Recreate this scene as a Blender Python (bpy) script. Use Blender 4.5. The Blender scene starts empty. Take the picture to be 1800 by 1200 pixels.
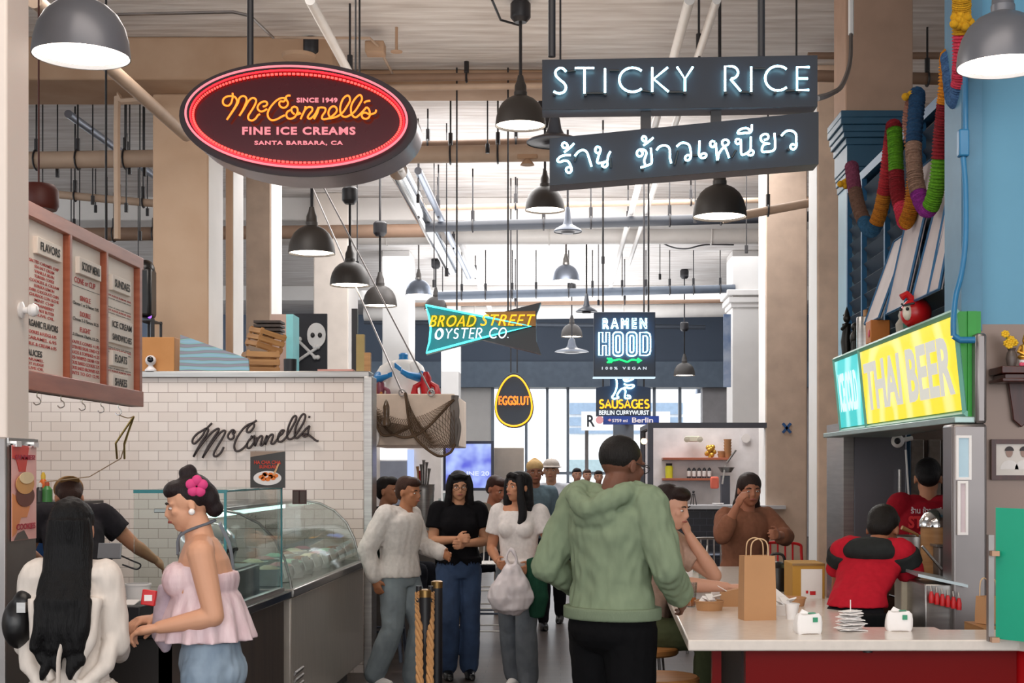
import bpy, bmesh, math, random
from mathutils import Vector, Matrix, Euler, noise
from math import sin, cos, pi, radians as R
random.seed(7)
SC = bpy.context.scene
COL = SC.collection
# ------------------------------------------------------------ camera, world, exposure
cam = bpy.data.cameras.new('camera'); camo = bpy.data.objects.new('camera', cam); COL.objects.link(camo)
camo.location = (0, 0, 1.6); camo.rotation_euler = (pi/2, 0, 0)
cam.lens = 50; cam.sensor_width = 36; cam.shift_x = -85/1800; cam.shift_y = 225/1800
cam.clip_start = .1; cam.clip_end = 300
SC.camera = camo
SC.view_settings.view_transform = 'Standard'; SC.view_settings.look = 'None'
SC.view_settings.gamma = 1; SC.view_settings.use_curve_mapping = False
SC.view_settings.exposure = 0.2
SC.cycles.max_bounces = 7; SC.cycles.diffuse_bounces = 4; SC.cycles.use_denoising = True
SC.cycles.sample_clamp_indirect = 6
wd = bpy.data.worlds.new('daylight'); SC.world = wd; wd.use_nodes = True
wn = wd.node_tree.nodes['Background']; wn.inputs[0].default_value = (.93, .965, 1, 1); wn.inputs[1].default_value = 2.0

def lamp(name, kind, loc, energy, color=(1, 1, 1), size=1, size_y=None, rot=(0, 0, 0)):
    l = bpy.data.lights.new(name, kind); l.energy = energy; l.color = color
    if kind == 'AREA':
        l.size = size
        if size_y: l.shape = 'RECTANGLE'; l.size_y = size_y
    elif kind in ('POINT', 'SPOT'): l.shadow_soft_size = size
    o = bpy.data.objects.new(name, l); COL.objects.link(o); o.location = loc; o.rotation_euler = rot
    return o
# daylight through the street entrance behind the camera, and added downward fill under the closed ceiling, no roof openings
lamp('entrance_daylight', 'AREA', (0, -5.5, 2.9), 215, (1, .93, .86), 9, 3.4, (R(90), 0, 0))
lamp('added_fill_near', 'AREA', (-.3, 3.6, 5.2), 110, (1, .86, .74), 5, 2.5)
lamp('added_fill_stall', 'AREA', (-2.9, 9.3, 4.9), 95, (1, .92, .85), 2.0, 2.0)
lamp('added_fill_middle', 'AREA', (0, 16.5, 5.2), 360, (1, .97, .95), 5, 4)
lamp('added_fill_far', 'AREA', (0, 26, 5.2), 300, (.97, .98, 1), 8, 7)
# added upward fill that brightens the ceiling, no fixtures stand there
lamp('added_upfill_far', 'AREA', (-.3, 26, 3.6), 290, (.97, .98, 1), 4.2, 9, (pi, 0, 0))
lamp('added_upfill_middle', 'AREA', (-.3, 17, 3.6), 105, (1, .98, .97), 3.4, 4, (pi, 0, 0))
lamp('added_upfill_near', 'AREA', (-.5, 11, 3.6), 26, (1, .82, .68), 3, 3, (pi, 0, 0))

def P(px, py, Y):
    return Vector(((px-985)*Y/2500, Y, 1.6+(825-py)*Y/2500))
# ------------------------------------------------------------ materials
MATS = {}
def rgb(h):
    c = [int(h[i:i+2], 16)/255 for i in (0, 2, 4)]
    return tuple(x/12.92 if x <= .04045 else ((x+.055)/1.055)**2.4 for x in c)+(1,)
def mat(name, h, rough=.6, metal=0, var=.12, scale=6, bump=.05, stretch=(1, 1, 1), h2=None, spec=None, sheen=0, dist=.01):
    if name in MATS: return MATS[name]
    m = bpy.data.materials.new(name); m.use_nodes = True; nt = m.node_tree; b = nt.nodes['Principled BSDF']
    tc = nt.nodes.new('ShaderNodeTexCoord'); mp = nt.nodes.new('ShaderNodeMapping'); mp.inputs['Scale'].default_value = stretch
    nt.links.new(tc.outputs['Object'], mp.inputs[0])
    nz = nt.nodes.new('ShaderNodeTexNoise'); nz.inputs['Scale'].default_value = scale; nz.inputs['Detail'].default_value = 5
    nt.links.new(mp.outputs[0], nz.inputs['Vector'])
    rp = nt.nodes.new('ShaderNodeValToRGB'); c = rgb(h)
    rp.color_ramp.elements[0].position = .3; rp.color_ramp.elements[1].position = .7
    if h2: c2 = rgb(h2); rp.color_ramp.elements[0].color = c2; rp.color_ramp.elements[1].color = c
    else:
        rp.color_ramp.elements[0].color = tuple(x*(1-var) for x in c[:3])+(1,)
        rp.color_ramp.elements[1].color = tuple(min(1, x*(1+var*.5)) for x in c[:3])+(1,)
    nt.links.new(nz.outputs[0], rp.inputs[0]); nt.links.new(rp.outputs[0], b.inputs['Base Color'])
    b.inputs['Roughness'].default_value = rough; b.inputs['Metallic'].default_value = metal
    if spec is not None: b.inputs['Specular IOR Level'].default_value = spec
    if sheen: b.inputs['Sheen Weight'].default_value = sheen
    if bump:
        bp = nt.nodes.new('ShaderNodeBump'); bp.inputs['Strength'].default_value = bump; bp.inputs['Distance'].default_value = dist
        nt.links.new(nz.outputs[0], bp.inputs['Height']); nt.links.new(bp.outputs[0], b.inputs['Normal'])
    MATS[name] = m; return m
def emit(name, h, s, h2=None, white=0):
    if name in MATS: return MATS[name]
    m = bpy.data.materials.new(name); m.use_nodes = True; b = m.node_tree.nodes['Principled BSDF']
    b.inputs['Base Color'].default_value = (.02, .02, .02, 1)
    b.inputs['Emission Color'].default_value = rgb(h); b.inputs['Emission Strength'].default_value = s
    MATS[name] = m; return m
def glassm(name, h='f6fbfa', rough=.02, alpha=.05):
    if name in MATS: return MATS[name]
    m = bpy.data.materials.new(name); m.use_nodes = True; nt = m.node_tree; nt.nodes.clear()
    o = nt.nodes.new('ShaderNodeOutputMaterial'); t = nt.nodes.new('ShaderNodeBsdfTransparent'); g = nt.nodes.new('ShaderNodeBsdfGlossy')
    t.inputs[0].default_value = rgb(h); g.inputs['Roughness'].default_value = rough
    mx = nt.nodes.new('ShaderNodeMixShader'); lw = nt.nodes.new('ShaderNodeFresnel'); lw.inputs[0].default_value = 1.35
    ad = nt.nodes.new('ShaderNodeMath'); ad.operation = 'ADD'; ad.inputs[1].default_value = alpha; ad.use_clamp = True
    mu = nt.nodes.new('ShaderNodeMath'); mu.operation = 'MULTIPLY'; mu.inputs[1].default_value = .35; nt.links.new(lw.outputs[0], mu.inputs[0]); nt.links.new(mu.outputs[0], ad.inputs[0]); nt.links.new(ad.outputs[0], mx.inputs[0])
    nt.links.new(t.outputs[0], mx.inputs[1]); nt.links.new(g.outputs[0], mx.inputs[2]); nt.links.new(mx.outputs[0], o.inputs[0])
    MATS[name] = m; return m
def brickm(name, c1, mortar, w, h, ms, rough, off=.5, bump=.3, c2=None, axes='XZ', shift=(0, 0, 0)):
    m = bpy.data.materials.new(name); m.use_nodes = True; nt = m.node_tree; b = nt.nodes['Principled BSDF']
    tc = nt.nodes.new('ShaderNodeTexCoord'); sp = nt.nodes.new('ShaderNodeSeparateXYZ'); cb = nt.nodes.new('ShaderNodeCombineXYZ')
    ge = nt.nodes.new('ShaderNodeNewGeometry')
    nt.links.new(ge.outputs['Position'], sp.inputs[0])
    ad = nt.nodes.new('ShaderNodeVectorMath'); ad.operation = 'ADD'; ad.inputs[1].default_value = shift
    nt.links.new(sp.outputs[axes[0]], cb.inputs[0]); nt.links.new(sp.outputs[axes[1]], cb.inputs[1]); nt.links.new(cb.outputs[0], ad.inputs[0])
    br = nt.nodes.new('ShaderNodeTexBrick'); br.inputs['Scale'].default_value = 1
    br.inputs['Brick Width'].default_value = w; br.inputs['Row Height'].default_value = h; br.inputs['Mortar Size'].default_value = ms
    br.inputs['Mortar Smooth'].default_value = .15; br.offset = off
    br.inputs['Color1'].default_value = rgb(c1); br.inputs['Color2'].default_value = rgb(c2 or c1); br.inputs['Mortar'].default_value = rgb(mortar)
    nt.links.new(ad.outputs[0], br.inputs['Vector']); nt.links.new(br.outputs['Color'], b.inputs['Base Color'])
    bp = nt.nodes.new('ShaderNodeBump'); bp.inputs['Strength'].default_value = bump; bp.inputs['Distance'].default_value = .003; bp.invert = True
    nt.links.new(br.outputs['Fac'], bp.inputs['Height']); nt.links.new(bp.outputs[0], b.inputs['Normal'])
    b.inputs['Roughness'].default_value = rough
    MATS[name] = m; return m

plaster = mat('warm plaster', 'cdb096', .8, var=.12, scale=1.5, bump=.2, h2='bb9a7e')
whitep = mat('white paint', 'e6e3e0', .6, var=.06, scale=2)
ceilm = mat('board marked concrete', 'e9e6e4', .85, scale=2.2, bump=1.0, stretch=(.6, 5, 1), h2='c2bab5', dist=.02)
beamm = mat('beam paint', 'b89a80', .8, var=.1, scale=2, h2='a68468')
pipetan = mat('tan pipe paint', 'b9a08b', .6, var=.1)
pipewhite = mat('white pipe paint', 'e4e0dc', .45, var=.05)
steelm = mat('brushed steel', 'a9a6a3', .3, 1, var=.15, scale=3, stretch=(1, 1, 20), bump=.03)
steeld = mat('dull steel', '8f8a88', .42, 1, var=.2, scale=4, bump=.03)
chrome = mat('polished chrome', 'd8d8d8', .12, 1, var=.03, bump=0)
alum = mat('spun aluminium', '9aa3b3', .33, .85, var=.05, bump=0)
black = mat('black painted metal', '17151a', .45, var=.1)
brownblk = mat('bronze black enamel', '2e2926', .5, var=.1)
blackp = mat('black plastic', '0d0c0e', .35, var=.05)
signface = mat('charcoal sign face', '141923', .35, var=.06, scale=2, spec=.35)
signside = mat('sign box edge', '85838c', .45, .4, var=.05)
lampw = emit('lamp diffuser', 'fff1de', 9)
woodl = mat('light wood', 'b98b58', .5, scale=3, stretch=(1, 1, 10), h2='96683c')
woodd = mat('dark stained wood', '40322a', .5, scale=3, stretch=(6, 6, .6), h2='2c221d')
woodr = mat('red brown wood frame', 'b0664a', .35, scale=3, stretch=(1, 1, 8), h2='9a5036')
woodm = mat('mahogany', '4f1d14', .3, scale=5, stretch=(6, 1, 1), h2='34100b')
kraft = mat('kraft paper', 'b8895f', .8, var=.06, bump=.1)
card = mat('cardboard', 'b98a3a', .85, var=.08)
paper = mat('white paper', 'ece8e6', .8, var=.04)
quartz = mat('white quartz', 'd9cfc6', .18, var=.05, scale=30, bump=0)
redp = mat('gloss red panel', '780202', .35, var=.12, scale=.8, bump=0, spec=.12)
redb = mat('red enamel', 'c5161c', .35, var=.06)
clear = glassm('clear glass'); clearb = glassm('clear plastic', 'e8ecec', .1, .06)
tealglass = mat('glass edge green', '4c8f96', .15, var=.05, bump=0)
concf = brickm('dark plank floor', '4a403c', '1f1a18', 1.6, .16, .004, .32, .37, .2, '3a312e', 'XY')
# ------------------------------------------------------------ mesh builder
class M:
    def __init__(s): s.v = []; s.f = []; s.m = []
    def add(s, vs, fs, mi=0):
        n = len(s.v); s.v += [Vector(a) for a in vs]; s.f += [tuple(i+n for i in f) for f in fs]; s.m += [mi]*len(fs); return s
    def box(s, x0, x1, y0, y1, z0, z1, mi=0):
        return s.add([(x, y, z) for z in (z0, z1) for y in (y0, y1) for x in (x0, x1)],
                     [(0, 2, 3, 1), (4, 5, 7, 6), (0, 1, 5, 4), (2, 6, 7, 3), (0, 4, 6, 2), (1, 3, 7, 5)], mi)
    def ob(s, c, d, rot=(0, 0, 0), mi=0):
        T = Matrix.Translation(c) @ Euler(rot).to_matrix().to_4x4()
        a = M().box(-d[0]/2, d[0]/2, -d[1]/2, d[1]/2, -d[2]/2, d[2]/2)
        return s.add([T @ v for v in a.v], a.f, mi)
    def loft(s, rings, cap=True, mi=0, closed=False):
        n = len(rings[0]); vs = [p for r in rings for p in r]; fs = []
        k = len(rings)
        for i in range(k if closed else k-1):
            for j in range(n):
                a = i*n+j; b = i*n+(j+1) % n; c = ((i+1) % k)*n+(j+1) % n; d = ((i+1) % k)*n+j
                fs.append((a, b, c, d))
        if cap and not closed: fs += [tuple(range(n-1, -1, -1)), tuple((k-1)*n+j for j in range(n))]
        return s.add(vs, fs, mi)
    def tube(s, pts, r, n=8, closed=False, cap=True, mi=0, flat=None, up=None):
        pts = [Vector(p) for p in pts]; k = len(pts)
        if k < 2: return s
        rr = r if isinstance(r, (list, tuple)) else [r]*k
        tg = []
        for i in range(k):
            if closed: t = pts[(i+1) % k]-pts[i-1]
            else: t = pts[min(i+1, k-1)]-pts[max(i-1, 0)]
            tg.append(t.normalized() if t.length > 1e-9 else Vector((0, 0, 1)))
        u = Vector(up) if up else (Vector((0, 0, 1)) if abs(tg[0].z) < .9 else Vector((1, 0, 0)))
        u = (u-tg[0]*u.dot(tg[0])).normalized(); rings = []
        for i in range(k):
            u = u-tg[i]*u.dot(tg[i])
            if u.length < 1e-6: u = tg[i].orthogonal()
            u.normalize(); w = tg[i].cross(u)
            a = rr[i]; b = rr[i]*(flat if flat else 1)
            rings.append([pts[i]+u*(a*cos(2*pi*j/n))+w*(b*sin(2*pi*j/n)) for j in range(n)])
        return s.loft(rings, cap, mi, closed)
    def cyl(s, p, q, r0, r1=None, n=16, mi=0): return s.tube([p, q], [r0, r0 if r1 is None else r1], n, mi=mi)
    def lathe(s, prof, c=(0, 0, 0), n=24, mi=0, T=None, cap=False):
        T = T or Matrix.Translation(c)
        return s.loft([[T @ Vector((r*cos(2*pi*j/n), r*sin(2*pi*j/n), z)) for j in range(n)] for r, z in prof], cap, mi)
    def ball(s, c, r, n=14, rot=None, mi=0):
        r = r if isinstance(r, (tuple, list)) else (r, r, r); c = Vector(c); rm = rot or Matrix.Identity(3); k = max(6, n//2+2); rings = []
        for i in range(k+1):
            a = -pi/2+pi*i/k; e = max(cos(a), .02)
            rings.append([c+rm @ Vector((r[0]*e*cos(2*pi*j/n), r[1]*e*sin(2*pi*j/n), r[2]*sin(a))) for j in range(n)])
        return s.loft(rings, True, mi)
    def prism(s, poly, off, mi=0):
        poly = [Vector(p) for p in poly]; off = Vector(off); n = len(poly)
        return s.add(poly+[p+off for p in poly], [tuple(range(n-1, -1, -1)), tuple(range(n, 2*n))]+[(i, (i+1) % n, n+(i+1) % n, n+i) for i in range(n)], mi)
    def quad(s, a, b, c, d, mi=0): return s.add([a, b, c, d], [(0, 1, 2, 3)], mi)
    def text(s, t, O, U, V, mode='fill', ext=.004, bev=0, off=0, shear=0, sp=1, mi=0, lift=0):
        vs, fs = text_mesh(t, mode, off, shear, sp)
        O = Vector(O); U = Vector(U); V = Vector(V); N = U.cross(V).normalized()
        if not vs: return s
        x0 = min(v[0] for v in vs); x1 = max(v[0] for v in vs); y0 = min(v[1] for v in vs); y1 = max(v[1] for v in vs)
        T = lambda v, d: O+U*((v[0]-x0)/(x1-x0))+V*((v[1]-y0)/(y1-y0))+N*(lift+d)
        if mode == 'fill':
            n = len(vs); s.add([T(v, ext) for v in vs]+[T(v, 0) for v in vs], [], mi)
            base = len(s.v)-2*n; ed = {}
            for f in fs:
                for i in range(len(f)): e = (f[i], f[(i+1) % len(f)]); ed[e] = 1
            ff = [tuple(f) for f in fs]+[tuple(n+i for i in reversed(f)) for f in fs]
            ff += [(b, a, n+a, n+b) for (a, b) in ed if (b, a) not in ed]
            s.f += [tuple(i+base for i in f) for f in ff]; s.m += [mi]*len(ff)
        return s
TC = {}
def text_mesh(t, mode='fill', off=0, shear=0, sp=1):
    k = (t, mode, off, shear, sp)
    if k in TC: return TC[k]
    cu = bpy.data.curves.new('t', 'FONT'); cu.body = t; cu.size = 1; cu.offset = off; cu.shear = shear; cu.space_character = sp; cu.resolution_u = 3
    cu.align_x = 'CENTER'
    o = bpy.data.objects.new('t', cu); COL.objects.link(o); bpy.context.view_layer.update()
    me = bpy.data.meshes.new_from_object(o.evaluated_get(bpy.context.evaluated_depsgraph_get()))
    bm = bmesh.new(); bm.from_mesh(me); bmesh.ops.remove_doubles(bm, verts=bm.verts, dist=.0005)
    if mode == 'outline':
        es = [e for e in bm.edges if len(e.link_faces) == 1]; bm.verts.index_update(); nx = {}
        for e in es:
            a, b = e.verts; nx.setdefault(a.index, []).append(b.index); nx.setdefault(b.index, []).append(a.index)
        loops = []; seen = set()
        co = [tuple(v.co) for v in bm.verts]
        for st in nx:
            if st in seen: continue
            lp = [st]; seen.add(st); cur = st
            while True:
                nn = [i for i in nx[cur] if i not in seen]
                if not nn: break
                cur = nn[0]; seen.add(cur); lp.append(cur)
            loops.append([co[i][:2] for i in lp])
        res = ([c[:2] for c in co], loops)
    else:
        res = ([tuple(v.co)[:2] for v in bm.verts], [tuple(v.index for v in f.verts) for f in bm.faces] if not bm.verts.index_update() else [])
    bm.free(); bpy.data.objects.remove(o); bpy.data.curves.remove(cu); bpy.data.meshes.remove(me)
    TC[k] = res; return res
def outline_text(m, t, O, U, V, r, off=0, shear=0, sp=1, lift=0, mi=0):
    vs, loops = text_mesh(t, 'outline', off, shear, sp)
    O = Vector(O); U = Vector(U); V = Vector(V); N = U.cross(V).normalized()
    x0 = min(v[0] for v in vs); x1 = max(v[0] for v in vs); y0 = min(v[1] for v in vs); y1 = max(v[1] for v in vs)
    for lp in loops:
        pts = [O+U*((v[0]-x0)/(x1-x0))+V*((v[1]-y0)/(y1-y0))+N*lift for v in lp]
        if len(pts) > 2: m.tube(pts, r, 6, closed=True, mi=mi)
def crom(pts, n=6, closed=False):
    pts = [Vector(p) for p in pts]; k = len(pts); out = []
    if k < 3 and not closed: return pts
    g = (lambda i: pts[i % k]) if closed else (lambda i: pts[0]*2-pts[1] if i < 0 else (pts[-1]*2-pts[-2] if i >= k else pts[i]))
    for i in range(k if closed else k-1):
        a, b, c, d = g(i-1), g(i), g(i+1), g(i+2)
        for j in range(n):
            t = j/n; out.append(.5*((2*b)+(c-a)*t+(2*a-5*b+4*c-d)*t*t+(3*b-a-3*c+d)*t**3))
    if not closed: out.append(pts[-1])
    return out
# ------------------------------------------------------------ object helpers
def mkmesh(name, m, ms, off=Vector((0, 0, 0))):
    me = bpy.data.meshes.new(name); me.from_pydata([tuple(v-off) for v in m.v], [], m.f)
    for q in (ms if isinstance(ms, (list, tuple)) else [ms]): me.materials.append(q)
    if any(m.m): me.polygons.foreach_set('material_index', m.m)
    me.validate()
    me.polygons.foreach_set('use_smooth', [True]*len(me.polygons)); me.set_sharp_from_angle(angle=R(38)); me.update(); return me
def wloc(o):
    v = Vector((0, 0, 0))
    while o: v = v+o.location; o = o.parent
    return v
def obj(name, m, ms, parent=None, bevel=0, local=False, struct=False):
    if parent is None:
        xs = [v.x for v in m.v]; ys = [v.y for v in m.v]; zs = [v.z for v in m.v]
        off = Vector(((min(xs)+max(xs))/2, (min(ys)+max(ys))/2, min(zs)))
    else: off = Vector((0, 0, 0)) if local else wloc(parent)
    o = bpy.data.objects.new(name, mkmesh(name, m, ms, off)); COL.objects.link(o)
    if parent is None: o.location = off
    else: o.parent = parent
    if bevel:
        b = o.modifiers.new('bevel', 'BEVEL'); b.width = bevel; b.segments = 2; b.limit_method = 'ANGLE'; b.angle_limit = R(40)
    if struct: o['kind'] = 'structure'
    return o
def tag(o, label, cat, group=None):
    o['label'] = label; o['category'] = cat
    if group: o['group'] = group
    return o
def thing(name, label, cat, loc, group=None, rz=0):
    o = bpy.data.objects.new(name, None); COL.objects.link(o); o.location = loc; o.rotation_euler = (0, 0, rz); o.empty_display_size = .1
    return tag(o, label, cat, group)
def dup(root, loc, label, scale=None, rz=None):
    r = root.copy(); COL.objects.link(r); r.location = loc; r['label'] = label
    if scale: r.scale = (scale,)*3
    if rz is not None: r.rotation_euler[2] = rz
    for ch in list(root.children):
        c = ch.copy(); COL.objects.link(c); c.parent = r
        for g in ch.children: d = g.copy(); COL.objects.link(d); d.parent = c
    return r
# ============================================================ the market hall
CZ = 5.3
obj('floor', M().box(-13, 13, -6, 38, -.1, 0), concf, struct=True)
obj('ceiling', M().box(-13, 13, -6, 38, CZ, CZ+.2), ceilm, struct=True)
nb = [0]
def beam(x0, x1, y0, y1, z0, m, z1=CZ):
    nb[0] += 1; return obj('trim_%d' % nb[0], M().box(x0, x1, y0, y1, z0, z1), m, struct=True, bevel=.02)
beam(-6, -1.95, 12.15, 13.0, 4.93, beamm)
beam(-1.95, 2.6, 13.15, 13.6, 5.12, beamm)
beam(-13, 13, 19.3, 20.0, 4.98, whitep)
beam(-13, 13, 28.6, 29.2, 5.0, whitep)
beam(-13, 13, 5.0, 5.6, 5.0, beamm)
# tile stall wall
tile = brickm('subway tile', 'ddd0c8', '9a8a80', .1535, .0765, .0019, .16, c2='e6dbd4', shift=(.02, .012, 0))
zt = P(0, 664, 11.2).z
obj('wall_tiled', M().box(-5.2, -1.53, 11.2, 11.38, 0, zt), tile, struct=True)
m = M().box(-5.2, -1.5, 11.17, 11.42, zt, zt+.052); obj('trim_steel_cap', m, steelm, struct=True, bevel=.006)
m = M().box(-1.545, -1.475, 11.16, 11.42, .0, zt+.01); obj('trim_steel_corner', m, steelm, struct=True, bevel=.006)
tag(obj('storage_deck', M().box(-5.2, -1.85, 11.42, 12.5, zt-.03, zt+.04).box(-3.0, -1.85, 12.5, 14.0, zt-.03, zt+.04), steeld), 'steel storage deck behind the top of the tiled wall', 'deck')
# left side wall of the stall, right stall walls
obj('wall_left', M().box(-5.35, -5.2, 4.2, 11.4, 0, 2.2), whitep, struct=True)
# hall side walls far out, low, so that daylight enters above them
obj('wall_side_left', M().box(-12.2, -12, -6, 37, 0, 2.6), whitep, struct=True)
obj('wall_side_right', M().box(12, 12.2, -6, 37, 0, 4.2), whitep, struct=True)
obj('wall_back_right', M().box(3.0, 12, 14.6, 14.8, 0, CZ), plaster, struct=True)
# far wall with dark fascia, big shop windows below
fascia = mat('slate blue fascia', '66758a', .5, var=.08, scale=1)
obj('wall_far_fascia', M().box(-13, 13, 34, 34.5, 3.55, CZ), fascia, struct=True)
obj('wall_far_fascia_lower', M().box(-13, 13, 33.6, 34.0, 3.55, 4.15), mat('slate fascia lower', '7c8ea2', .5), struct=True)
obj('wall_far_left', M().box(-13, -1.65, 34, 34.5, 0, 3.55), whitep, struct=True)
obj('wall_far_right', M().box(3.4, 13, 34, 34.5, 0, 3.55), mat('grey wall', 'b9b6b8', .7), struct=True)
for i, px in enumerate((866, 925, 962, 998, 1150, 1195)):
    x = P(px, 0, 34).x; obj('window_%d' % (i+1), M().box(x-.035, x+.035, 33.95, 34.1, 0, 3.55), mat('window mullion', '8894a2', .4), struct=True)
obj('window_7', M().box(-1.65, 3.4, 33.96, 34.08, 1.48, 1.55), MATS['window mullion'], struct=True)
# street beyond: pavement and the building opposite
obj('ground', M().box(-40, 40, 38, 80, -.12, -.02), mat('pale pavement', 'cfcdc9', .9), struct=True)
bl = thing('building', 'pale grey office building across the street, seen through the far windows', 'building', (2, 60, 0))
gw = mat('hazy window band', '8fa4bc', .3)
a, b = P(1000, 705, 60), P(1175, 765, 60)
obj('facade', M().box(a.x, a.x+9, 60, 66, 0, 12), mat('pale facade', 'eceef0', .9), bl)
for y0, y1 in ((708, 728), (733, 748), (752, 762)):
    p, q = P(1001, y0, 59.95), P(1200, y1, 59.95); obj('window_band', M().box(p.x, q.x, 59.9, 60, q.z, p.z), gw, bl)
p, q = P(1000, 808, 59.9), P(1060, 835, 59.9); obj('shopfront', M().box(p.x, q.x, 59.85, 60, q.z, p.z), mat('shopfront', '9fb4ba', .4), bl)
p, q = P(1022, 723, 40), P(1178, 756, 40)
s = thing('shop_sign', 'long white illuminated sign with dark capital letters hanging outside the far window', 'sign', ((p.x+q.x)/2, 40, q.z))
obj('board', M().box(p.x, q.x, 40, 40.15, q.z, p.z), emit('sign white', 'f8f6f4', 1.1), s)
obj('lettering', M().text('R', (p.x+.16, 40, q.z+.1), (.22, 0, 0), (0, 0, .33), off=.02), mat('sign letters', '3c4048', .6), s)
obj('post', M().box(p.x+.1, p.x+.2, 40.05, 40.15, 0, q.z), steeld, s)
# ------------------------------------------------------------ columns
def column(px0, px1, Y, depth, top=CZ, m=plaster, side=1, label=None, z0=0, cap=None):
    x0, x1 = P(px0, 0, Y).x, P(px1, 0, Y).x
    mm = M().box(x0, x1, Y, Y+depth, z0, top)
    if cap:
        for k, (dz, e) in enumerate(((0, .1), (.12, .07), (.2, .03))): mm.box(x0-e, x1+e, Y-e, Y+depth+e, cap-dz-.1, cap-dz)
        mm.box(x0+.04, x1-.04, Y+.04, Y+depth-.04, cap, top)
    o = obj('column', mm, m, bevel=.015)
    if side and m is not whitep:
        xs_ = x1 if px1 < 985 else x0; obj('daylight_side', M().box(xs_-.004, xs_+.004, Y+.015, Y+depth-.015, 0, top-.02), whitep, o)  # white plate puts the daylight on the column's side face into its colour
    return tag(o, label, 'column')
greyc = mat('column grey paint', 'd9cfc6', .7, var=.06)
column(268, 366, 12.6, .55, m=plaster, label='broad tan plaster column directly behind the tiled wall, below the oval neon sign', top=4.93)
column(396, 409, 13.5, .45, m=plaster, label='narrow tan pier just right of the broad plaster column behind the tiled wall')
column(432, 476, 15.2, .6, m=mat('darker tan plaster', 'b59f8d', .8), label='tan column behind the stack of wooden crates')  # darker tan plaster than the broad column
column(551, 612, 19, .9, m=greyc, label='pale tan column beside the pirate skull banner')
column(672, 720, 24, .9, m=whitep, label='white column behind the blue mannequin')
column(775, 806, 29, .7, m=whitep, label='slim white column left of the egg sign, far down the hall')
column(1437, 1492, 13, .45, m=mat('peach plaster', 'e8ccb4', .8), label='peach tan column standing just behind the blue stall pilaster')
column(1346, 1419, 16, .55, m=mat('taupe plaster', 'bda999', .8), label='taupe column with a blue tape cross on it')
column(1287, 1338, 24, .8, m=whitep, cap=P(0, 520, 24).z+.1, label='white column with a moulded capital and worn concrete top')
# blue tape cross on the taupe column
t = M(); c = P(1383, 752, 15.99)
for s_ in (1, -1): t.ob(c, (.14, .008, .03), (0, R(50*s_), 0))
tag(obj('tape_cross', t, mat('blue tape', '1f4f86', .6)), 'small blue tape cross stuck on the taupe column', 'tape')
# near left column
x1 = -2.024
lc = thing('near_column', 'near white painted column at the left edge, clad in steel below', 'column', (x1-.35, 5.3, 0))
obj('shaft', M().box(x1-.9, x1, 5.2, 5.423, 0, CZ), mat('cream paint', 'e2d5cb', .55, var=.05, scale=1.5), lc, bevel=.01)
zc = P(0, 770, 5.3).z
obj('steel_cladding', M().box(x1-.93, x1+.024, 5.13, 5.43, 0, zc), steeld, lc, bevel=.006)
obj('clip_rail', M().box(x1+.024, x1+.03, 5.14, 5.43, zc-.022, zc-.002), steelm, lc)
m = M().lathe([(0, .0), (.03, 0), (.032, .008), (.012, .014), (.012, .03), (.022, .036), (.026, .05), (.018, .064), (0, .068)], n=20, T=Matrix.Translation((x1, 5.33, P(0, 545, 5.33).z)) @ Matrix.Rotation(R(90), 4, 'Y'))
obj('knob', m, mat('white enamel', 'e8e4e2', .2), lc)
# ------------------------------------------------------------ pipes, ducts and hanger rods
def pipe(name, label, pts, r, m, rods=(), rodm=black, group=None, n=14):
    pts = [Vector(p) for p in pts]; c = pts[0].lerp(pts[-1], .5)
    t = thing(name, label, name.split('_')[-1], c, group)
    obj('tube', M().tube(pts, r, n), m, t)
    for f in rods:
        a = pts[0].lerp(pts[-1], f); q = M().cyl((a.x, a.y, a.z), (a.x, a.y, CZ), .009, n=6)
        q.tube([a+Vector((0, 0, r)) + Vector((0, (r+.012)*sin(u), (r+.012)*cos(u)-r)) for u in [2*pi*k/12 for k in range(12)]], .01, 5, closed=True)
        q.cyl((a.x, a.y, a.z+r), (a.x, a.y, a.z+r+.12), .022, n=8)
        obj('hanger_rod', q, rodm, t)
    return t
pipe('ceiling_pipe', 'big tan pipe running across the hall behind the oval neon sign', [P(-40, 283, 13.8), P(1000, 268, 13.8)], .085, pipetan, (.1, .17, .25, .6, .8, .88))
pipe('ceiling_pipe', 'tan pipe just above the big tan pipe, right of the oval neon sign', [P(690, 256, 14.6), P(1000, 247, 14.6)], .04, mat('brown pipe paint', '8a6f5c', .6), (.2, .7))
pipe('ceiling_pipe', 'upper tan pipe crossing high between the two near neon signs', [P(640, 137, 12.9), P(1000, 133, 12.9)], .035, MATS['brown pipe paint'], (.5,))
pipe('ceiling_pipe', 'lower tan pipe of the pair crossing high between the two near neon signs', [P(640, 155, 12.9), P(1000, 150, 12.9)], .03, pipetan)
pipe('ceiling_pipe', 'pale pipe passing above the white main duct', [P(735, 366, 18), P(1420, 350, 18)], .035, pipetan, (.05, .25, .7))
pipe('ceiling_pipe', 'tan pipe sloping behind the menu board and past the broad column', [P(60, 338, 14.5), P(300, 360, 14.5)], .04, pipetan, (.3, .62, .8))
pipe('ceiling_pipe', 'brown grey pipe level with the top of the menu board', [P(60, 413, 19), P(760, 405, 19)], .09, MATS['brown pipe paint'], (.1, .2, .3))
pipe('ceiling_pipe', 'long black pipe crossing in front of the white main duct', [P(748, 399, 17.5), P(1440, 380, 17.5)], .065, mat('blue black pipe', '2c3038', .4), (.12, .3, .42, .62, .75))
pipe('main_duct', 'large white duct crossing the whole hall', [P(490, 415, 20.3), P(1440, 412, 20.3)], .13, pipewhite, (.2, .5, .8), pipewhite)
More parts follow.
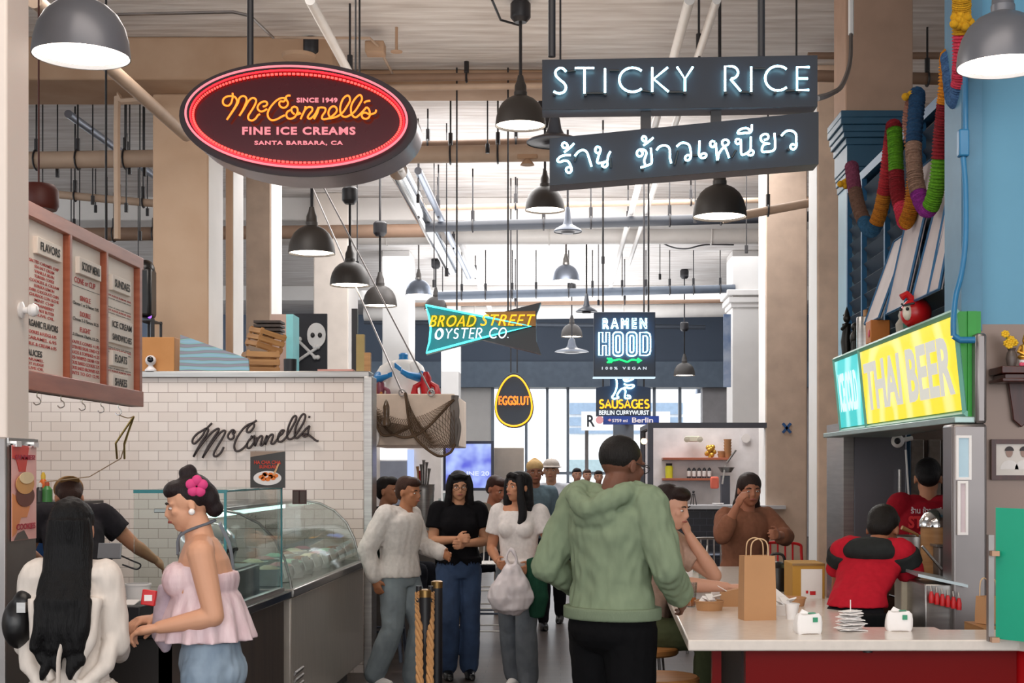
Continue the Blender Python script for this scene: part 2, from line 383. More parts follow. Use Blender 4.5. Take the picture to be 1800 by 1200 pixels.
pipe('light_track', 'dark blue grey track crossing behind the neon street sign', [P(770, 520, 24), P(1292, 507, 24)], .07, mat('slate track', '59626f', .4), (.08, .16, .25, .33, .44, .52, .62, .7, .78, .86, .95), black)
pipe('ceiling_pipe', 'thin tan pipe below the dark track, far down the hall', [P(650, 536, 25), P(1290, 529, 25)], .035, MATS['brown pipe paint'], (.2, .4, .7))
pipe('ceiling_pipe', 'broad pale duct low before the far fascia', [P(640, 552, 30), P(1290, 545, 30)], .14, pipewhite, (.3, .7), pipewhite)
pipe('ceiling_pipe', 'thin dark pipe at the very end of the hall', [P(640, 566, 32), P(1240, 575, 32)], .05, MATS['slate track'], (.5,))
pipe('ceiling_pipe', 'pale sprinkler pipe crossing at the right behind the garland', [P(1420, 98, 12.4), P(1700, 98, 12.4)], .03, MATS['brown pipe paint'], (.4,))
pipe('ceiling_pipe', 'brown pipe crossing beside the top of the blue pilaster', [P(1420, 133, 11.9), P(1700, 140, 11.9)], .05, MATS['brown pipe paint'], (.75,))
pipe('ceiling_pipe', 'pale pipe sloping up behind the right dark lamp', [P(1270, 385, 14.5), P(1430, 355, 14.5)], .045, pipetan, (.5,))
# receding pipes (run away from the camera)
def run(label, pxy, za, Ya, Yb, r, m, rods=()):
    a = P(pxy[0], pxy[1], Ya); X = a.x; Z = a.z
    return pipe('ceiling_pipe', label, [(X, Ya, Z), (X, Yb, Z)], r, m, rods)
run('white pipe running away from above the oval neon sign', (545, 0), 0, 9.5, 15.5, .035, pipewhite, (.3, .7))
run('silver spiral duct running away below the right end of the oval sign', (700, 300), 0, 14.8, 22, .1, chrome, (.3,))
run('slim pipe running away right of the silver duct', (735, 300), 0, 14.8, 23, .04, alum, (.3, .6))
run('white pipe running away beside the neon rice sign, left of a pair', (1212, 0), 0, 9.6, 27, .035, pipewhite, (.2, .5))
run('white pipe running away beside the neon rice sign, right of a pair', (1260, 0), 0, 9.6, 22, .03, pipewhite, (.1,))
run('white pipe running away above the near left lamp', (60, 0), 0, 8.6, 12.1, .05, pipetan, ())
run('white pipe running away behind the hanging neon street sign', (810, 425), 0, 21, 33, .05, pipewhite, (.3,))
run('silver duct running away high above the menu board', (120, 200), 0, 13.8, 20, .04, alum, (.3, .7))
# conduits
def conduit(label, pts, r=.012, m=None): return tag(obj('conduit', M().tube(pts, r, 6), m or steeld), label, 'conduit')
conduit('thin conduit along the ceiling from the near left lamp towards the right', [P(190, 26, 10.5), P(410, 21, 10.5), P(440, 28, 10.5), P(480, 66, 11.6)], .012)
conduit('conduit bending down beside the small ceiling junction box', [P(480, 66, 11.8), P(650, 67, 11.8), P(664, 80, 11.9), P(690, 130, 13)], .012, pipetan)
conduit('tan upright pipe bent towards the broad column', crom([P(270, 176, 12.4), P(215, 178, 12.4), P(206, 186, 12.4), P(206, 420, 12.4)], 5), .03, pipetan)
conduit('black cable feeding the dark lamp between the neon signs', [P(865, 0, 10.9), P(880, 35, 11.3), P(915, 45, 11.4)], .01, black)
conduit('flexible conduit curving to the end of the neon rice sign', crom([P(1496, 60, 9), P(1494, 110, 8.6), P(1480, 150, 8), P(1460, 165, 7), P(1436, 173, 6.05)], 6), .014, steeld)
conduit('pale conduit dropping from the ceiling beside the blue pilaster', [P(1496, -20, 9), P(1496, 62, 9)], .018, pipewhite)
conduit('sagging cable strung under the white ceiling', crom([P(1148, 415, 23), P(1175, 432, 23), P(1205, 437, 23), P(1240, 430, 23), P(1290, 430, 23)], 6), .012, black)
tag(obj('junction_box', M().ob(P(660, 86, 12), (.16, .16, .1)), beamm, bevel=.01), 'small square box on the ceiling right of the oval neon sign', 'box')
tag(obj('ceiling_grille', M().lathe([(0, 0), (.13, 0), (.14, .03), (0, .03)], c=P(525, 96, 11.7)-Vector((0, 0, .03)), n=20), beamm), 'small round cover on the ceiling above the oval neon sign', 'cover')
t = thing('alarm_sounder', 'small tan alarm fitting under the big pipe between the two near signs', 'fitting', P(927, 282, 13.7))
obj('body', M().ob(P(927, 275, 13.75), (.2, .06, .05)), beamm, t, bevel=.01); obj('horn', M().lathe([(.02, .06), (.05, .03), (.07, 0), (0, 0)], c=P(927, 290, 13.75), n=14), beamm, t)
for i, (px, py, Y) in enumerate(((1170, 12, 9.9), (697, 45, 11.9), (1523, 50, 11.0))):
    a = P(px, py, Y); tag(obj('sprinkler_head', M().cyl((a.x, Y, CZ), (a.x, Y, CZ-.2), .012, n=8).lathe([(0, 0), (.05, 0), (.05, .008), (0, .008)], c=(a.x, Y, CZ-.21), n=14), beamm), ['tan sprinkler head on the ceiling above the neon rice sign', 'tan sprinkler head on the ceiling right of the oval sign', 'tan sprinkler head above the tan column at the right'][i], 'sprinkler')
# free hanger rods
k = 0
for px, py, Y in [(228, 210, 14), (222, 215, 14.1), (246, 210, 14), (254, 215, 14.3), (163, 205, 14.4), (75, 212, 14), (101, 215, 14), (125, 300, 17), (140, 305, 17), (168, 300, 17.5), (188, 320, 18), (243, 300, 17.2), (259, 300, 17), (628, 330, 15.5), (632, 0, 10.2), (857, 170, 13.6), (735, 172, 15), (785, 290, 15.2), (1222, 310, 16.5), (1312, 310, 16.5), (1400, 0, 10), (985, 0, 10), (1060, 335, 17.3), (763, 330, 17), (1160, 430, 22), (1052, 440, 23)]:
    a = P(px, py, Y)
    if a.z > CZ-.05: a.z = CZ
    ln = {0: .45, 1: .8, 2: 1.1}[k % 3]; k += 1
    q = M().cyl((a.x, Y, CZ), (a.x, Y, a.z-ln), .007, n=6).cyl((a.x, Y, a.z-ln), (a.x, Y, a.z-ln-.09), .02, n=8)
    o = obj('hanger_rod', q, black); tag(o, 'thin black threaded rod hanging from the ceiling', 'rod', 'ceiling hanger rods')
# ------------------------------------------------------------ pendant lamps
def make_lamp(name, body, label, rod_m=black, box=True):
    t = thing(name, label, 'lamp', (0, 0, 0), 'pendant lamps over the market')
    prof = [(.2, 0), (.199, .02), (.193, .07), (.178, .125), (.15, .175), (.11, .212), (.07, .232), (.05, .24)]
    inner = [(.05, .232), (.068, .224), (.107, .204), (.146, .168), (.173, .12), (.188, .07), (.194, .02), (.196, .001)]
    obj('shade', M().lathe(prof+inner, n=36), body, t)
    obj('neck', M().lathe([(.052, .235), (.052, .27), (.048, .275), (.046, .32), (.03, .36), (.022, .4), (0, .4)], n=20), body if body is not alum else steelm, t)
    obj('diffuser', M().lathe([(0, .012), (.1, .010), (.17, .012), (.192, .018), (.17, .024), (0, .03)], n=30), lampw, t)
    return t
lamp_dark = make_lamp('pendant_lamp', brownblk, 'x'); lamp_gray = make_lamp('pendant_lamp', mat('grey enamel', '6f7178', .35, .3, var=.05), 'x'); lamp_silver = make_lamp('pendant_lamp', alum, 'x')
used = set()
def place_lamp(src, label, px, py, rim, Ymul=1, canopy=True, tilt=None, straight_top=None):
    Y = .4*2500/rim*Ymul; L = P(px, py, Y); sc = Ymul
    if src not in used: used.add(src); o = src; o.location = L; o['label'] = label
    else: o = dup(src, L, label)
    if tilt: o.rotation_euler = tilt
    top = CZ-L.z
    q = M().cyl((0, 0, .38), (0, 0, top), .0125, n=8)
    obj('rod', q, black if src is not lamp_silver else steeld, o, local=True)
    if canopy:
        obj('junction_box', M().lathe([(.0, top-.17), (.05, top-.17), (.075, top-.14), (.08, top-.13), (.08, top-.02), (.06, top), (0, top)], n=10), black if src is not lamp_silver else steelm, o, local=True)
    return o
for src, lb, px, py, rim in [
    (lamp_gray, 'large grey pendant lamp at the top left, nearest the camera', 143, 100, 168),
    (lamp_gray, 'large grey pendant lamp at the top right before the blue wall', 1763, 118, 160),
    (lamp_dark, 'dark pendant lamp between the oval sign and the neon rice sign', 915, 222, 89),
    (lamp_dark, 'dark pendant lamp hanging below the right half of the neon rice sign', 1265, 382, 95),
    (lamp_dark, 'dark pendant lamp below the left end of the neon rice sign', 958, 370, 70),
    (lamp_dark, 'dark pendant lamp nearest of the row left below the oval sign', 548, 446, 82),
    (lamp_dark, 'dark pendant lamp, middle one of the row left below the oval sign', 615, 502, 70),
    (lamp_dark, 'dark pendant lamp, last of the row left below the oval sign', 668, 538, 60),
    (lamp_silver, 'blue grey pendant lamp above the neon street sign', 736, 519, 46),
    (lamp_dark, 'dark pendant lamp half hidden behind the top of the neon street sign', 766, 545, 40),
    (lamp_silver, 'shiny silver pendant lamp in the middle above the ramen sign', 995, 494, 48),
    (lamp_dark, 'dark pendant lamp half hidden behind the blue capital', 1476, 300, 46),
    (lamp_dark, 'dark pendant lamp right of the ramen sign', 1203, 660, 38),
    (lamp_silver, 'small grey pendant lamp on a long grey rod, lowest right of the ramen sign', 1236, 692, 28),
    (lamp_dark, 'small grey black pendant lamp beside the left of the egg sign, front of a pair', 829, 686, 28),
    (lamp_dark, 'small grey black pendant lamp beside the left of the egg sign, back of a pair', 846, 693, 27),
    (lamp_dark, 'small dark pendant lamp left of the ramen sign', 1005, 592, 38)]:
    place_lamp(src, lb, px, py, rim)
# two disc-shaded lamps
def disc_lamp(px, py, w, Y, label):
    L = P(px, py, Y); r = w*Y/5000; t = thing('pendant_lamp', label, 'lamp', L, 'disc shaded pendant lamps')
    obj('shade', M().lathe([(r*.98, -.012), (r, 0), (r*.9, .02), (r*.35, .07), (r*.25, .12), (r*.18, .22), (.02, .26), (0, .26)], n=28), mat('grey lamp disc', '525863', .35, .4), t, local=True)
    obj('lens', M().lathe([(0, -.03), (r*.4, -.03), (r*.5, -.01), (r*.95, -.006), (0, 0)], n=24), black, t, local=True)
    obj('rod', M().cyl((0, 0, .25), (0, 0, CZ-L.z), .012, n=8), black, t, local=True)
disc_lamp(998, 406, 50, 15.5, 'flat disc shaded pendant lamp below the middle of the neon rice sign')
disc_lamp(1031, 547, 38, 21, 'flat disc shaded pendant lamp at the top left of the ramen sign')
disc_lamp(975, 250, 100, 13, 'wide dark disc lamp half hidden behind the left end of the neon rice sign')
disc_lamp(1005, 618, 60, 26, 'wide shallow pale disc lamp left of the ramen sign, under the fascia')
# ============================================================ neon signs
neon_w = emit('neon ice white', 'a0e8ff', 13); neon_o = emit('neon orange', 'ff7a14', 2.1); neon_r = emit('neon red', 'ff1a22', 4); neon_p = emit('neon pink', 'ff8f98', 2.0)
neon_t = emit('neon turquoise', '4cecec', 2.2); neon_y = emit('neon yellow', 'ffae0a', 1.7); neon_g = emit('neon green', '12e85a', 3); neon_b = emit('neon white', 'e8f6ff', 1.8)
litpink = emit('lit pink letters', 'f2838d', 1.0)
def arc(cx, cy, rx, ry, a0, a1, n=12): return [(cx+rx*cos(R(a0+(a1-a0)*i/n)), cy+ry*sin(R(a0+(a1-a0)*i/n))) for i in range(n+1)]
SF = {'I': (0, [[(0, 0), (0, 1)]]), 'T': (.8, [[(0, 1), (.8, 1)], [(.4, 1), (.4, 0)]]), 'K': (.65, [[(0, 0), (0, 1)], [(.62, 1), (.06, .52), (.65, 0)]]),
      'Y': (.7, [[(0, 1), (.35, .5), (.7, 1)], [(.35, .5), (.35, 0)]]), 'E': (.5, [[(.52, 1), (0, 1), (0, 0), (.5, 0)], [(0, .5), (.45, .5)]]),
      'C': (.8, [arc(.5, .5, .5, .5, 48, 312, 18)]), 'R': (.6, [[(0, 0), (0, 1), (.25, 1)]+arc(.25, .75, .27, .25, 85, -90, 8)+[(.22, .48), (.62, 0)]]),
      'S': (.5, [arc(.26, .75, .23, .25, 35, 225, 10)+arc(.25, .26, .25, .26, 50, -145, 12)]),
      'O': (.8, [arc(.4, .5, .4, .5, 0, 360, 20)]), 'A': (.7, [[(0, 0), (.35, 1), (.7, 0)], [(.12, .35), (.58, .35)]]), 'D': (.6, [[(0, 0), (0, 1), (.25, 1)]+arc(.25, .5, .38, .5, 85, -90, 10)+[(0, 0)]]),
      'B': (.55, [[(0, 0), (0, 1), (.25, 1)]+arc(.25, .76, .24, .24, 85, -90, 6)+[(0, .52), (.25, .52)]+arc(.25, .26, .29, .26, 85, -90, 7)+[(0, 0)]]),
      'U': (.6, [[(0, 1), (0, .3)]+arc(.3, .3, .3, .3, 180, 360, 8)+[(.6, 1)]]), 'G': (.7, [arc(.4, .5, .4, .5, 50, 350, 14)+[(.8, .5), (.5, .5)]]),
      'L': (.5, [[(0, 1), (0, 0), (.5, 0)]]), 'N': (.6, [[(0, 0), (0, 1), (.6, 0), (.6, 1)]]), 'M': (.8, [[(0, 0), (0, 1), (.4, .3), (.8, 1), (.8, 0)]]),
      'W': (.9, [[(0, 1), (.22, 0), (.45, .9), (.68, 0), (.9, 1)]]), '.': (.05, [[(0, 0), (.03, .05)]]), ' ': (.35, [])}
def neon(m, s, O, U, V, r, gap=.28, lift=.03, slant=0, n=8, mi=0):
    O = Vector(O); U = Vector(U); V = Vector(V); N = U.cross(V).normalized(); tot = sum(SF[c][0]+gap for c in s)-gap; x = 0
    for c in s:
        w, st = SF[c]
        for p in st: m.tube([O+U*((x+q[0]+slant*q[1])/tot)+V*q[1]+N*lift for q in p], r, n, mi=mi)
        x += w+gap
def strokes(m, ls, zx, zy, x0, y0, Y, r, lift=.035, n=8, sm=5, mi=0):
    for l in ls: m.tube(crom([P(x0+a/zx, y0+b/zy, Y-lift) for a, b in l], sm), r, n, mi=mi)
def supports(m, pts, Y, lift, r=.004):
    for a, b in pts: q = P(a, b, Y); m.cyl(q, q+Vector((0, -lift, 0)), r, n=6)

# ---- oval ice cream sign
OY = 6.0; c0 = P(525, 210.5, OY); ov = thing('neon_sign', 'oval red neon ice cream sign with script lettering, deep metal rim', 'sign', c0)
def ellipse(cx, cy, rx, ry, Y, tilt=0, n=72):
    return [P(cx+rx*cos(a)*cos(tilt)-ry*sin(a)*sin(tilt), cy-ry*sin(a)*cos(tilt)-rx*cos(a)*-sin(tilt), Y) for a in [2*pi*i/n for i in range(n)]]
tl = R(1.6)
fr = M().loft([ellipse(525, 210.5, 208, 100, OY, tl), [v+Vector((0, .25, 0)) for v in ellipse(525, 210.5, 208, 100, OY, tl)]])
obj('cabinet', fr, mat('sign metal', 'a89ea6', .3, .5, var=.1), ov)
f2 = M().loft([[v+Vector((0, -.012, 0)) for v in ellipse(525, 210.5, 209, 101, OY, tl)], [v+Vector((0, .001, 0)) for v in ellipse(525, 210.5, 209, 101, OY, tl)]])
obj('face', f2, mat('plum black face', '160911', .35, var=.05, spec=.3), ov)
f3 = M().loft([[v+Vector((0, -.016, 0)) for v in ellipse(525, 210.5, 187, 82, OY, tl)], [v+Vector((0, -.001, 0)) for v in ellipse(525, 210.5, 187, 82, OY, tl)]])
obj('inner_face', f3, mat('dark maroon face', '3c0510', .16, .35, var=.05, bump=0), ov)
obj('pink_ring', M().tube([v+Vector((0, -.05, 0)) for v in ellipse(524.5, 210, 193, 88, OY, tl, 90)], .0048, 8, closed=True), emit('neon pink ring', 'ff7c88', 1.25), ov)
obj('red_ring', M().tube([v+Vector((0, -.03, 0)) for v in ellipse(524.5, 210, 187, 83, OY, tl, 90)], .004, 8, closed=True), emit('neon deep red', 'ff0a14', 7), ov)
bd = M()
pts = ellipse(524.5, 211, 182, 77.5, OY, tl, 150)
for i, v in enumerate(pts):
    d = (pts[(i+1) % 150]-v)*.33; bd.tube([v-d+Vector((0, -.03, 0)), v+d+Vector((0, -.03, 0))], .0052, 6)
obj('bead_ring', bd, emit('neon bead', 'ff3a34', 3.2), ov)
s1 = [[(345, 160), (350, 225), (335, 310), (310, 380), (250, 430), (170, 410), (140, 350), (160, 280), (230, 235), (330, 225), (400, 250), (440, 320), (425, 400), (370, 500), (300, 610), (225, 725)],
      [(225, 725), (320, 590), (400, 470), (460, 370), (480, 290), (520, 240), (580, 225), (630, 260), (640, 330), (600, 440), (550, 540), (490, 640)],
      [(490, 640), (570, 520), (640, 400), (700, 310), (770, 265), (830, 290), (840, 350), (790, 460), (720, 570), (675, 650), (690, 720), (760, 740), (830, 700), (880, 630), (925, 605)],
      [(985, 445), (1030, 440), (1075, 400), (1060, 350), (1000, 340), (920, 380), (875, 450), (885, 510), (940, 550), (1010, 535), (1075, 495)],
      [(1565, 215), (1510, 215), (1470, 250), (1480, 300), (1515, 370), (1490, 440), (1420, 475), (1350, 440), (1330, 380), (1360, 335), (1420, 345)],
      [(1420, 345), (1470, 290), (1400, 265), (1300, 300), (1200, 390), (1120, 500), (1085, 600), (1110, 690), (1180, 735), (1280, 715), (1380, 660), (1450, 630)],
      [(1650, 610), (1600, 560), (1590, 490), (1640, 450), (1700, 470), (1720, 540), (1690, 620), (1640, 680), (1560, 705), (1500, 680), (1480, 610), (1510, 550), (1570, 520)],
      [(1690, 620), (1790, 590)]]
s2 = [[(0, 620), (90, 570)], [(205, 440), (190, 510), (150, 600), (100, 710)], [(150, 600), (200, 510), (270, 455), (340, 470), (345, 530), (290, 600), (250, 670), (290, 705), (350, 670), (410, 600), (480, 460)],
      [(410, 640), (385, 710)], [(385, 710), (450, 590), (490, 480), (560, 465), (625, 490), (615, 560), (565, 630), (550, 690), (590, 715), (680, 700), (730, 690)],
      [(730, 690), (690, 610), (700, 520), (760, 450), (830, 450), (865, 510), (840, 580), (760, 640), (700, 700)][:7]+[(730, 680)],
      [(680, 700), (800, 680), (900, 640), (1000, 560), (1080, 440), (1140, 330), (1130, 240), (1080, 215), (1000, 280), (950, 400), (935, 520), (965, 630), (1040, 665), (1120, 640), (1180, 600), (1250, 540), (1340, 400), (1395, 290), (1370, 210), (1310, 220), (1230, 310), (1170, 430), (1165, 560), (1200, 640), (1260, 675), (1330, 630), (1420, 540), (1490, 460)],
      [(1490, 460), (1540, 500), (1560, 580), (1550, 660), (1490, 705), (1420, 690), (1390, 640), (1410, 590), (1470, 575), (1550, 610), (1620, 600), (1680, 570), (1695, 515)],
      [(1440, 370), (1490, 335), (1570, 325)]]
nm = M(); strokes(nm, s1, 12, 12, 380, 150, OY, .004, .055); strokes(nm, s2, 12, 12, 520, 150, OY, .004, .055)
obj('script_tube', nm, neon_o, ov)
tx = lambda s, x0, y0, x1, y1, Y, m=None, **k: (m or M()).text(s, P(x0, y1, Y), P(x1, y1, Y)-P(x0, y1, Y), P(x0, y0, Y)-P(x0, y1, Y), **k)
m = tx('FINE ICE CREAMS', 426, 223, 625, 237, OY-.018, off=.035, sp=1.15); tx('SANTA BARBARA, CA', 447.5, 247.5, 603, 256, OY-.018, m, off=.03, sp=1.15); tx('SINCE 1949', 521.5, 172, 593.5, 180.5, OY-.018, m, off=.035, sp=1.1)
obj('lettering', m, litpink, ov)
q = M(); a = P(440, 118, OY+.12); b = P(625, 118, OY+.12); q.cyl(a, (a.x, a.y, CZ), .014); q.cyl(b-Vector((0, 0, .02)), (b.x, b.y, CZ), .004, n=6)
obj('hanger', q, black, ov)
# ---- rice sign, two boxes
SY = 6.0
def signbox(name, pts, label, t=.13):
    pp = [P(x, y, SY) for x, y in pts]; c = sum(pp, Vector())/4; th = thing('neon_sign', label, 'sign', c)
    obj('cabinet', M().prism([p+Vector((0, .004, 0)) for p in pp], (0, t, 0)), signside, th)
    obj('face', M().prism(pp, (0, .006, 0)), signface, th); return th
sr = signbox('a', [(953, 105), (1437, 97), (1437, 187), (953, 193)], 'upper charcoal neon box sign spelling two English words in white neon')
def letters(m, data, **k):
    for ch, x0, x1, yt, yb in data:
        w, st = SF[ch]
        for l in st:
            pts = [P(x0+(x1-x0)*(a/max(w, .01) if w else 0), yb+(yt-yb)*b, SY-.035) for a, b in l]
            m.tube(pts, .0046, 8)
m = M()
letters(m, [('T', 1010.5, 1044.5, 119.5, 164), ('I', 1063.5, 1065, 120.5, 162.5), ('C', 1088.5, 1126, 119, 161.5), ('K', 1146.5, 1175, 118.5, 161), ('Y', 1190, 1218, 117.5, 160),
            ('R', 1274.5, 1301, 116.5, 160), ('I', 1320.5, 1321.5, 117.5, 161), ('C', 1345, 1381, 116, 159), ('E', 1401, 1422, 118, 158)])
m.tube(crom([P(960+a/7.5, 100+b/7.5, SY-.035) for a, b in [(262, 192), (220, 152), (170, 150), (125, 190), (130, 245), (180, 300), (235, 345), (262, 400), (240, 455), (190, 480), (140, 475), (100, 455)]], 5), .0046, 8)
obj('letter_tube', m, neon_w, sr)
m = M()
for (x0, y0), (x1, y1) in [((997, 126), (1012, 124)), ((1029, 164), (1062, 164)), ((1072, 124), (1088, 124)), ((1127, 159), (1146, 162)), ((1175, 162), (1204, 162)), ((1301, 162), (1320, 162)), ((1325, 121), (1345, 121)), ((1381, 160), (1403, 159))]:
    m.cyl(P(x0, y0, SY-.02), P(x1, y1, SY-.02), .006, n=6)
for x, y in [(975, 165), (1029, 166), (1064, 165), (1105, 164), (1148, 163), (1204, 163), (1276, 163), (1321, 163), (1363, 162), (1405, 161), (988, 120), (1110, 118), (1360, 116)]: m.cyl(P(x, y, SY), P(x, y, SY-.03), .007, n=6)
obj('tube_support', m, blackp, sr)
m = M()
for px in (970, 1338): a = P(px, 100, SY+.06); m.cyl(a, (a.x, a.y, CZ), .016)
for px in (1135, 1258): a = P(px-9, 188, SY+.06); b = P(px+9, 228, SY+.06); m.box(a.x, b.x, a.y-.02, a.y+.02, b.z, a.z)
obj('hanger', m, black, sr)
th = signbox('b', [(966, 243), (1439, 196), (1439, 288), (966, 326)], 'lower slanting charcoal neon box sign with Thai lettering in white neon')
z1 = 1800/230
ta = [[(210, 450), (280, 395), (345, 330)], [(255, 345), (250, 380), (205, 390), (180, 355), (200, 320), (240, 330), (255, 370), (245, 410)],
      [(300, 488), (230, 490), (160, 510), (115, 560), (150, 585), (210, 565), (265, 580), (300, 640), (310, 700), (275, 735), (240, 710), (240, 670), (280, 655), (310, 675)],
      [(355, 500), (410, 440), (470, 420), (520, 450), (550, 530), (585, 645)],
      [(640, 420), (650, 380), (690, 380), (710, 420), (680, 465), (640, 440), (635, 400)], [(710, 420), (680, 510), (665, 590), (720, 595), (790, 580), (805, 620), (770, 655), (730, 630), (760, 590), (800, 570), (815, 500), (845, 440)],
      [(1300, 355), (1370, 305), (1435, 250)], [(1335, 300), (1335, 250), (1300, 230), (1280, 265), (1310, 300), (1340, 280)],
      [(1250, 510), (1215, 490), (1215, 440), (1260, 410), (1320, 425), (1340, 470), (1310, 560), (1320, 610), (1330, 640)], [(1230, 510), (1270, 500), (1290, 460), (1265, 430)], [(1260, 660), (1330, 640), (1400, 610), (1415, 560), (1400, 390)],
      [(1480, 420), (1520, 375), (1590, 355), (1650, 385), (1665, 460), (1665, 530), (1680, 600)]]
tb = [[(35, 450), (90, 405), (150, 400), (205, 430), (225, 500), (230, 580), (210, 630), (170, 640), (150, 605), (180, 570), (225, 575)],
      [(350, 370), (345, 480), (345, 570), (380, 605), (430, 595), (440, 555), (400, 545), (360, 570)],
      [(560, 385), (520, 375), (495, 410), (510, 450), (550, 450), (570, 400), (580, 480), (595, 635), (620, 540), (690, 450), (740, 420), (750, 380), (710, 355), (665, 375), (665, 420), (700, 460), (730, 530), (755, 605)],
      [(900, 350), (860, 350), (845, 385), (870, 415), (910, 395), (915, 350), (920, 450), (930, 560), (1000, 540), (1060, 500), (1090, 520), (1080, 560), (1040, 570), (1010, 545), (1050, 490), (1055, 400), (1055, 315)],
      [(1070, 150), (1055, 250), (960, 265), (880, 270), (890, 230), (950, 200), (1010, 200), (1055, 245)],
      [(1240, 360), (1290, 340), (1290, 290), (1240, 280), (1195, 310), (1195, 360), (1240, 400), (1310, 410), (1240, 420), (1210, 470), (1215, 520), (1290, 520), (1360, 505), (1390, 450), (1380, 265)],
      [(1475, 300), (1540, 240), (1620, 235), (1675, 280), (1680, 370), (1680, 450), (1640, 490), (1600, 460), (1620, 420), (1675, 430)]]
m = M(); strokes(m, ta, z1, z1, 965, 210, SY, .0043); strokes(m, tb, z1, z1, 1185, 200, SY, .0043)
obj('letter_tube', m, neon_w, th)
m = M()
for (x0, y0), (x1, y1) in [((1010, 284), (1018, 262)), ((1186, 290), (1192, 265)), ((1217, 273), (1228, 273)), ((1286, 277), (1294, 264)), ((1368, 237), (1380, 238)), ((1073, 278), (1074, 295))]: m.cyl(P(x0, y0, SY-.02), P(x1, y1, SY-.02), .005, n=6)
for x, y in [(1000, 302), (1060, 293), (1130, 296), (1206, 282), (1240, 277), (1262, 281), (1320, 273), (1351, 268), (1387, 262)]: m.cyl(P(x, y, SY), P(x, y, SY-.03), .007, n=6)
obj('tube_support', m, blackp, th)
# ---- bow tie street sign
BY = 13.0
bs = thing('neon_sign', 'bow tie shaped turquoise and black neon oyster bar sign with yellow letters', 'sign', P(850, 577, BY))
obj('black_wing', M().prism([P(x, y, BY+.02) for x, y in [(812, 577), (888, 547), (951, 531), (943, 552), (942, 577), (943, 600), (951, 622), (850, 597)]], (0, .14, 0)), mat('sign black', '1b1b22', .35), bs)
obj('turquoise_wing', M().prism([P(x, y, BY-.01) for x, y in [(747, 535), (754, 556), (757, 577), (754, 600), (748, 622), (935, 573)]], (0, .15, 0)), mat('turquoise enamel', '0d8a96', .4, var=.1), bs)
a, b = P(848, 547, BY-.02), P(941, 573, BY-.02); obj('amber_plate', M().prism([P(x, y, BY-.02) for x, y in [(852, 548), (941, 546.5), (942, 573), (880, 573)]], (0, .04, 0)), mat('amber plate', '9c6a1c', .4), bs)
a, b = P(755, 554, BY-.02), P(835, 575, BY-.02); obj('green_plate', M().box(a.x, b.x, a.y-.015, a.y, b.z, a.z), mat('olive plate', '4c7a12', .5), bs)
m = M(); m.tube([P(x, y, BY-.07) for x, y in [(748, 536), (845, 555), (933, 573), (845, 594), (749, 620), (755, 600), (757, 577), (754, 555)]], .0095, 8, closed=True)
obj('outline_tube', m, neon_t, bs)
m = M(); outline_text(m, 'BROAD', P(755, 573.5, BY-.09), P(836, 573.5, BY)-P(755, 573.5, BY), Vector((0, 0, .098)), .0042, off=-.02, shear=.35, sp=1.1)
outline_text(m, 'STREET', P(845, 572, BY-.09), P(940, 572, BY)-P(845, 572, BY), Vector((0, 0, .098)), .0042, off=-.02, shear=.35, sp=1.1)
obj('yellow_letter_tube', m, neon_y, bs)
m = M(); neon(m, 'OYSTER CO.', P(766, 595.5, BY-.05), P(893, 594, BY)-P(766, 595.5, BY), Vector((0, 0, .088)), .0058, gap=.28, slant=.18, lift=.04)
strokes(m, [[(270, 470), (240, 520), (245, 580), (300, 585), (330, 520), (300, 460), (260, 475)]], z1, z1, 735, 520, BY, .006, .09)
obj('white_letter_tube', m, neon_b, bs)
m = M()
for px in (803, 893): a = P(px, 550, BY+.1); m.cyl(a, (a.x, a.y, CZ), .008, n=6)
obj('hanger', m, black, bs)
# ---- egg sign
EY = 18; eg = thing('neon_sign', 'egg shaped dark blue sign outlined in yellow neon', 'sign', P(903, 703, EY))
def egg(k, Y, n=48):
    o = []
    for i in range(n):
        a = 2*pi*i/n; y = sin(a); w = 1-.16*y
        o.append(P(903.5+34*k*cos(a)*w, 709-(53 if y > 0 else 43)*k*y, Y))
    return o
obj('cabinet', M().loft([egg(1.0, EY), [v+Vector((0, .14, 0)) for v in egg(1.0, EY)]]), mat('egg blue black', '1e2836', .35), eg)
obj('outline_tube', M().tube([v+Vector((0, -.05, 0)) for v in egg(.92, EY)], .011, 8, closed=True), neon_y, eg)
m = M(); outline_text(m, 'EGGSLUT', P(877, 711.5, EY-.04), P(931, 711.5, EY)-P(877, 711.5, EY), Vector((0, 0, .11)), .005, sp=1.05)
obj('letter_tube', m, emit('neon amber', 'ff8020', 1.8), eg)
m = M()
for px in (898, 909): a = P(px, 655, EY+.07); m.cyl(a, (a.x, a.y, CZ), .008, n=6)
obj('hanger', m, black, eg)
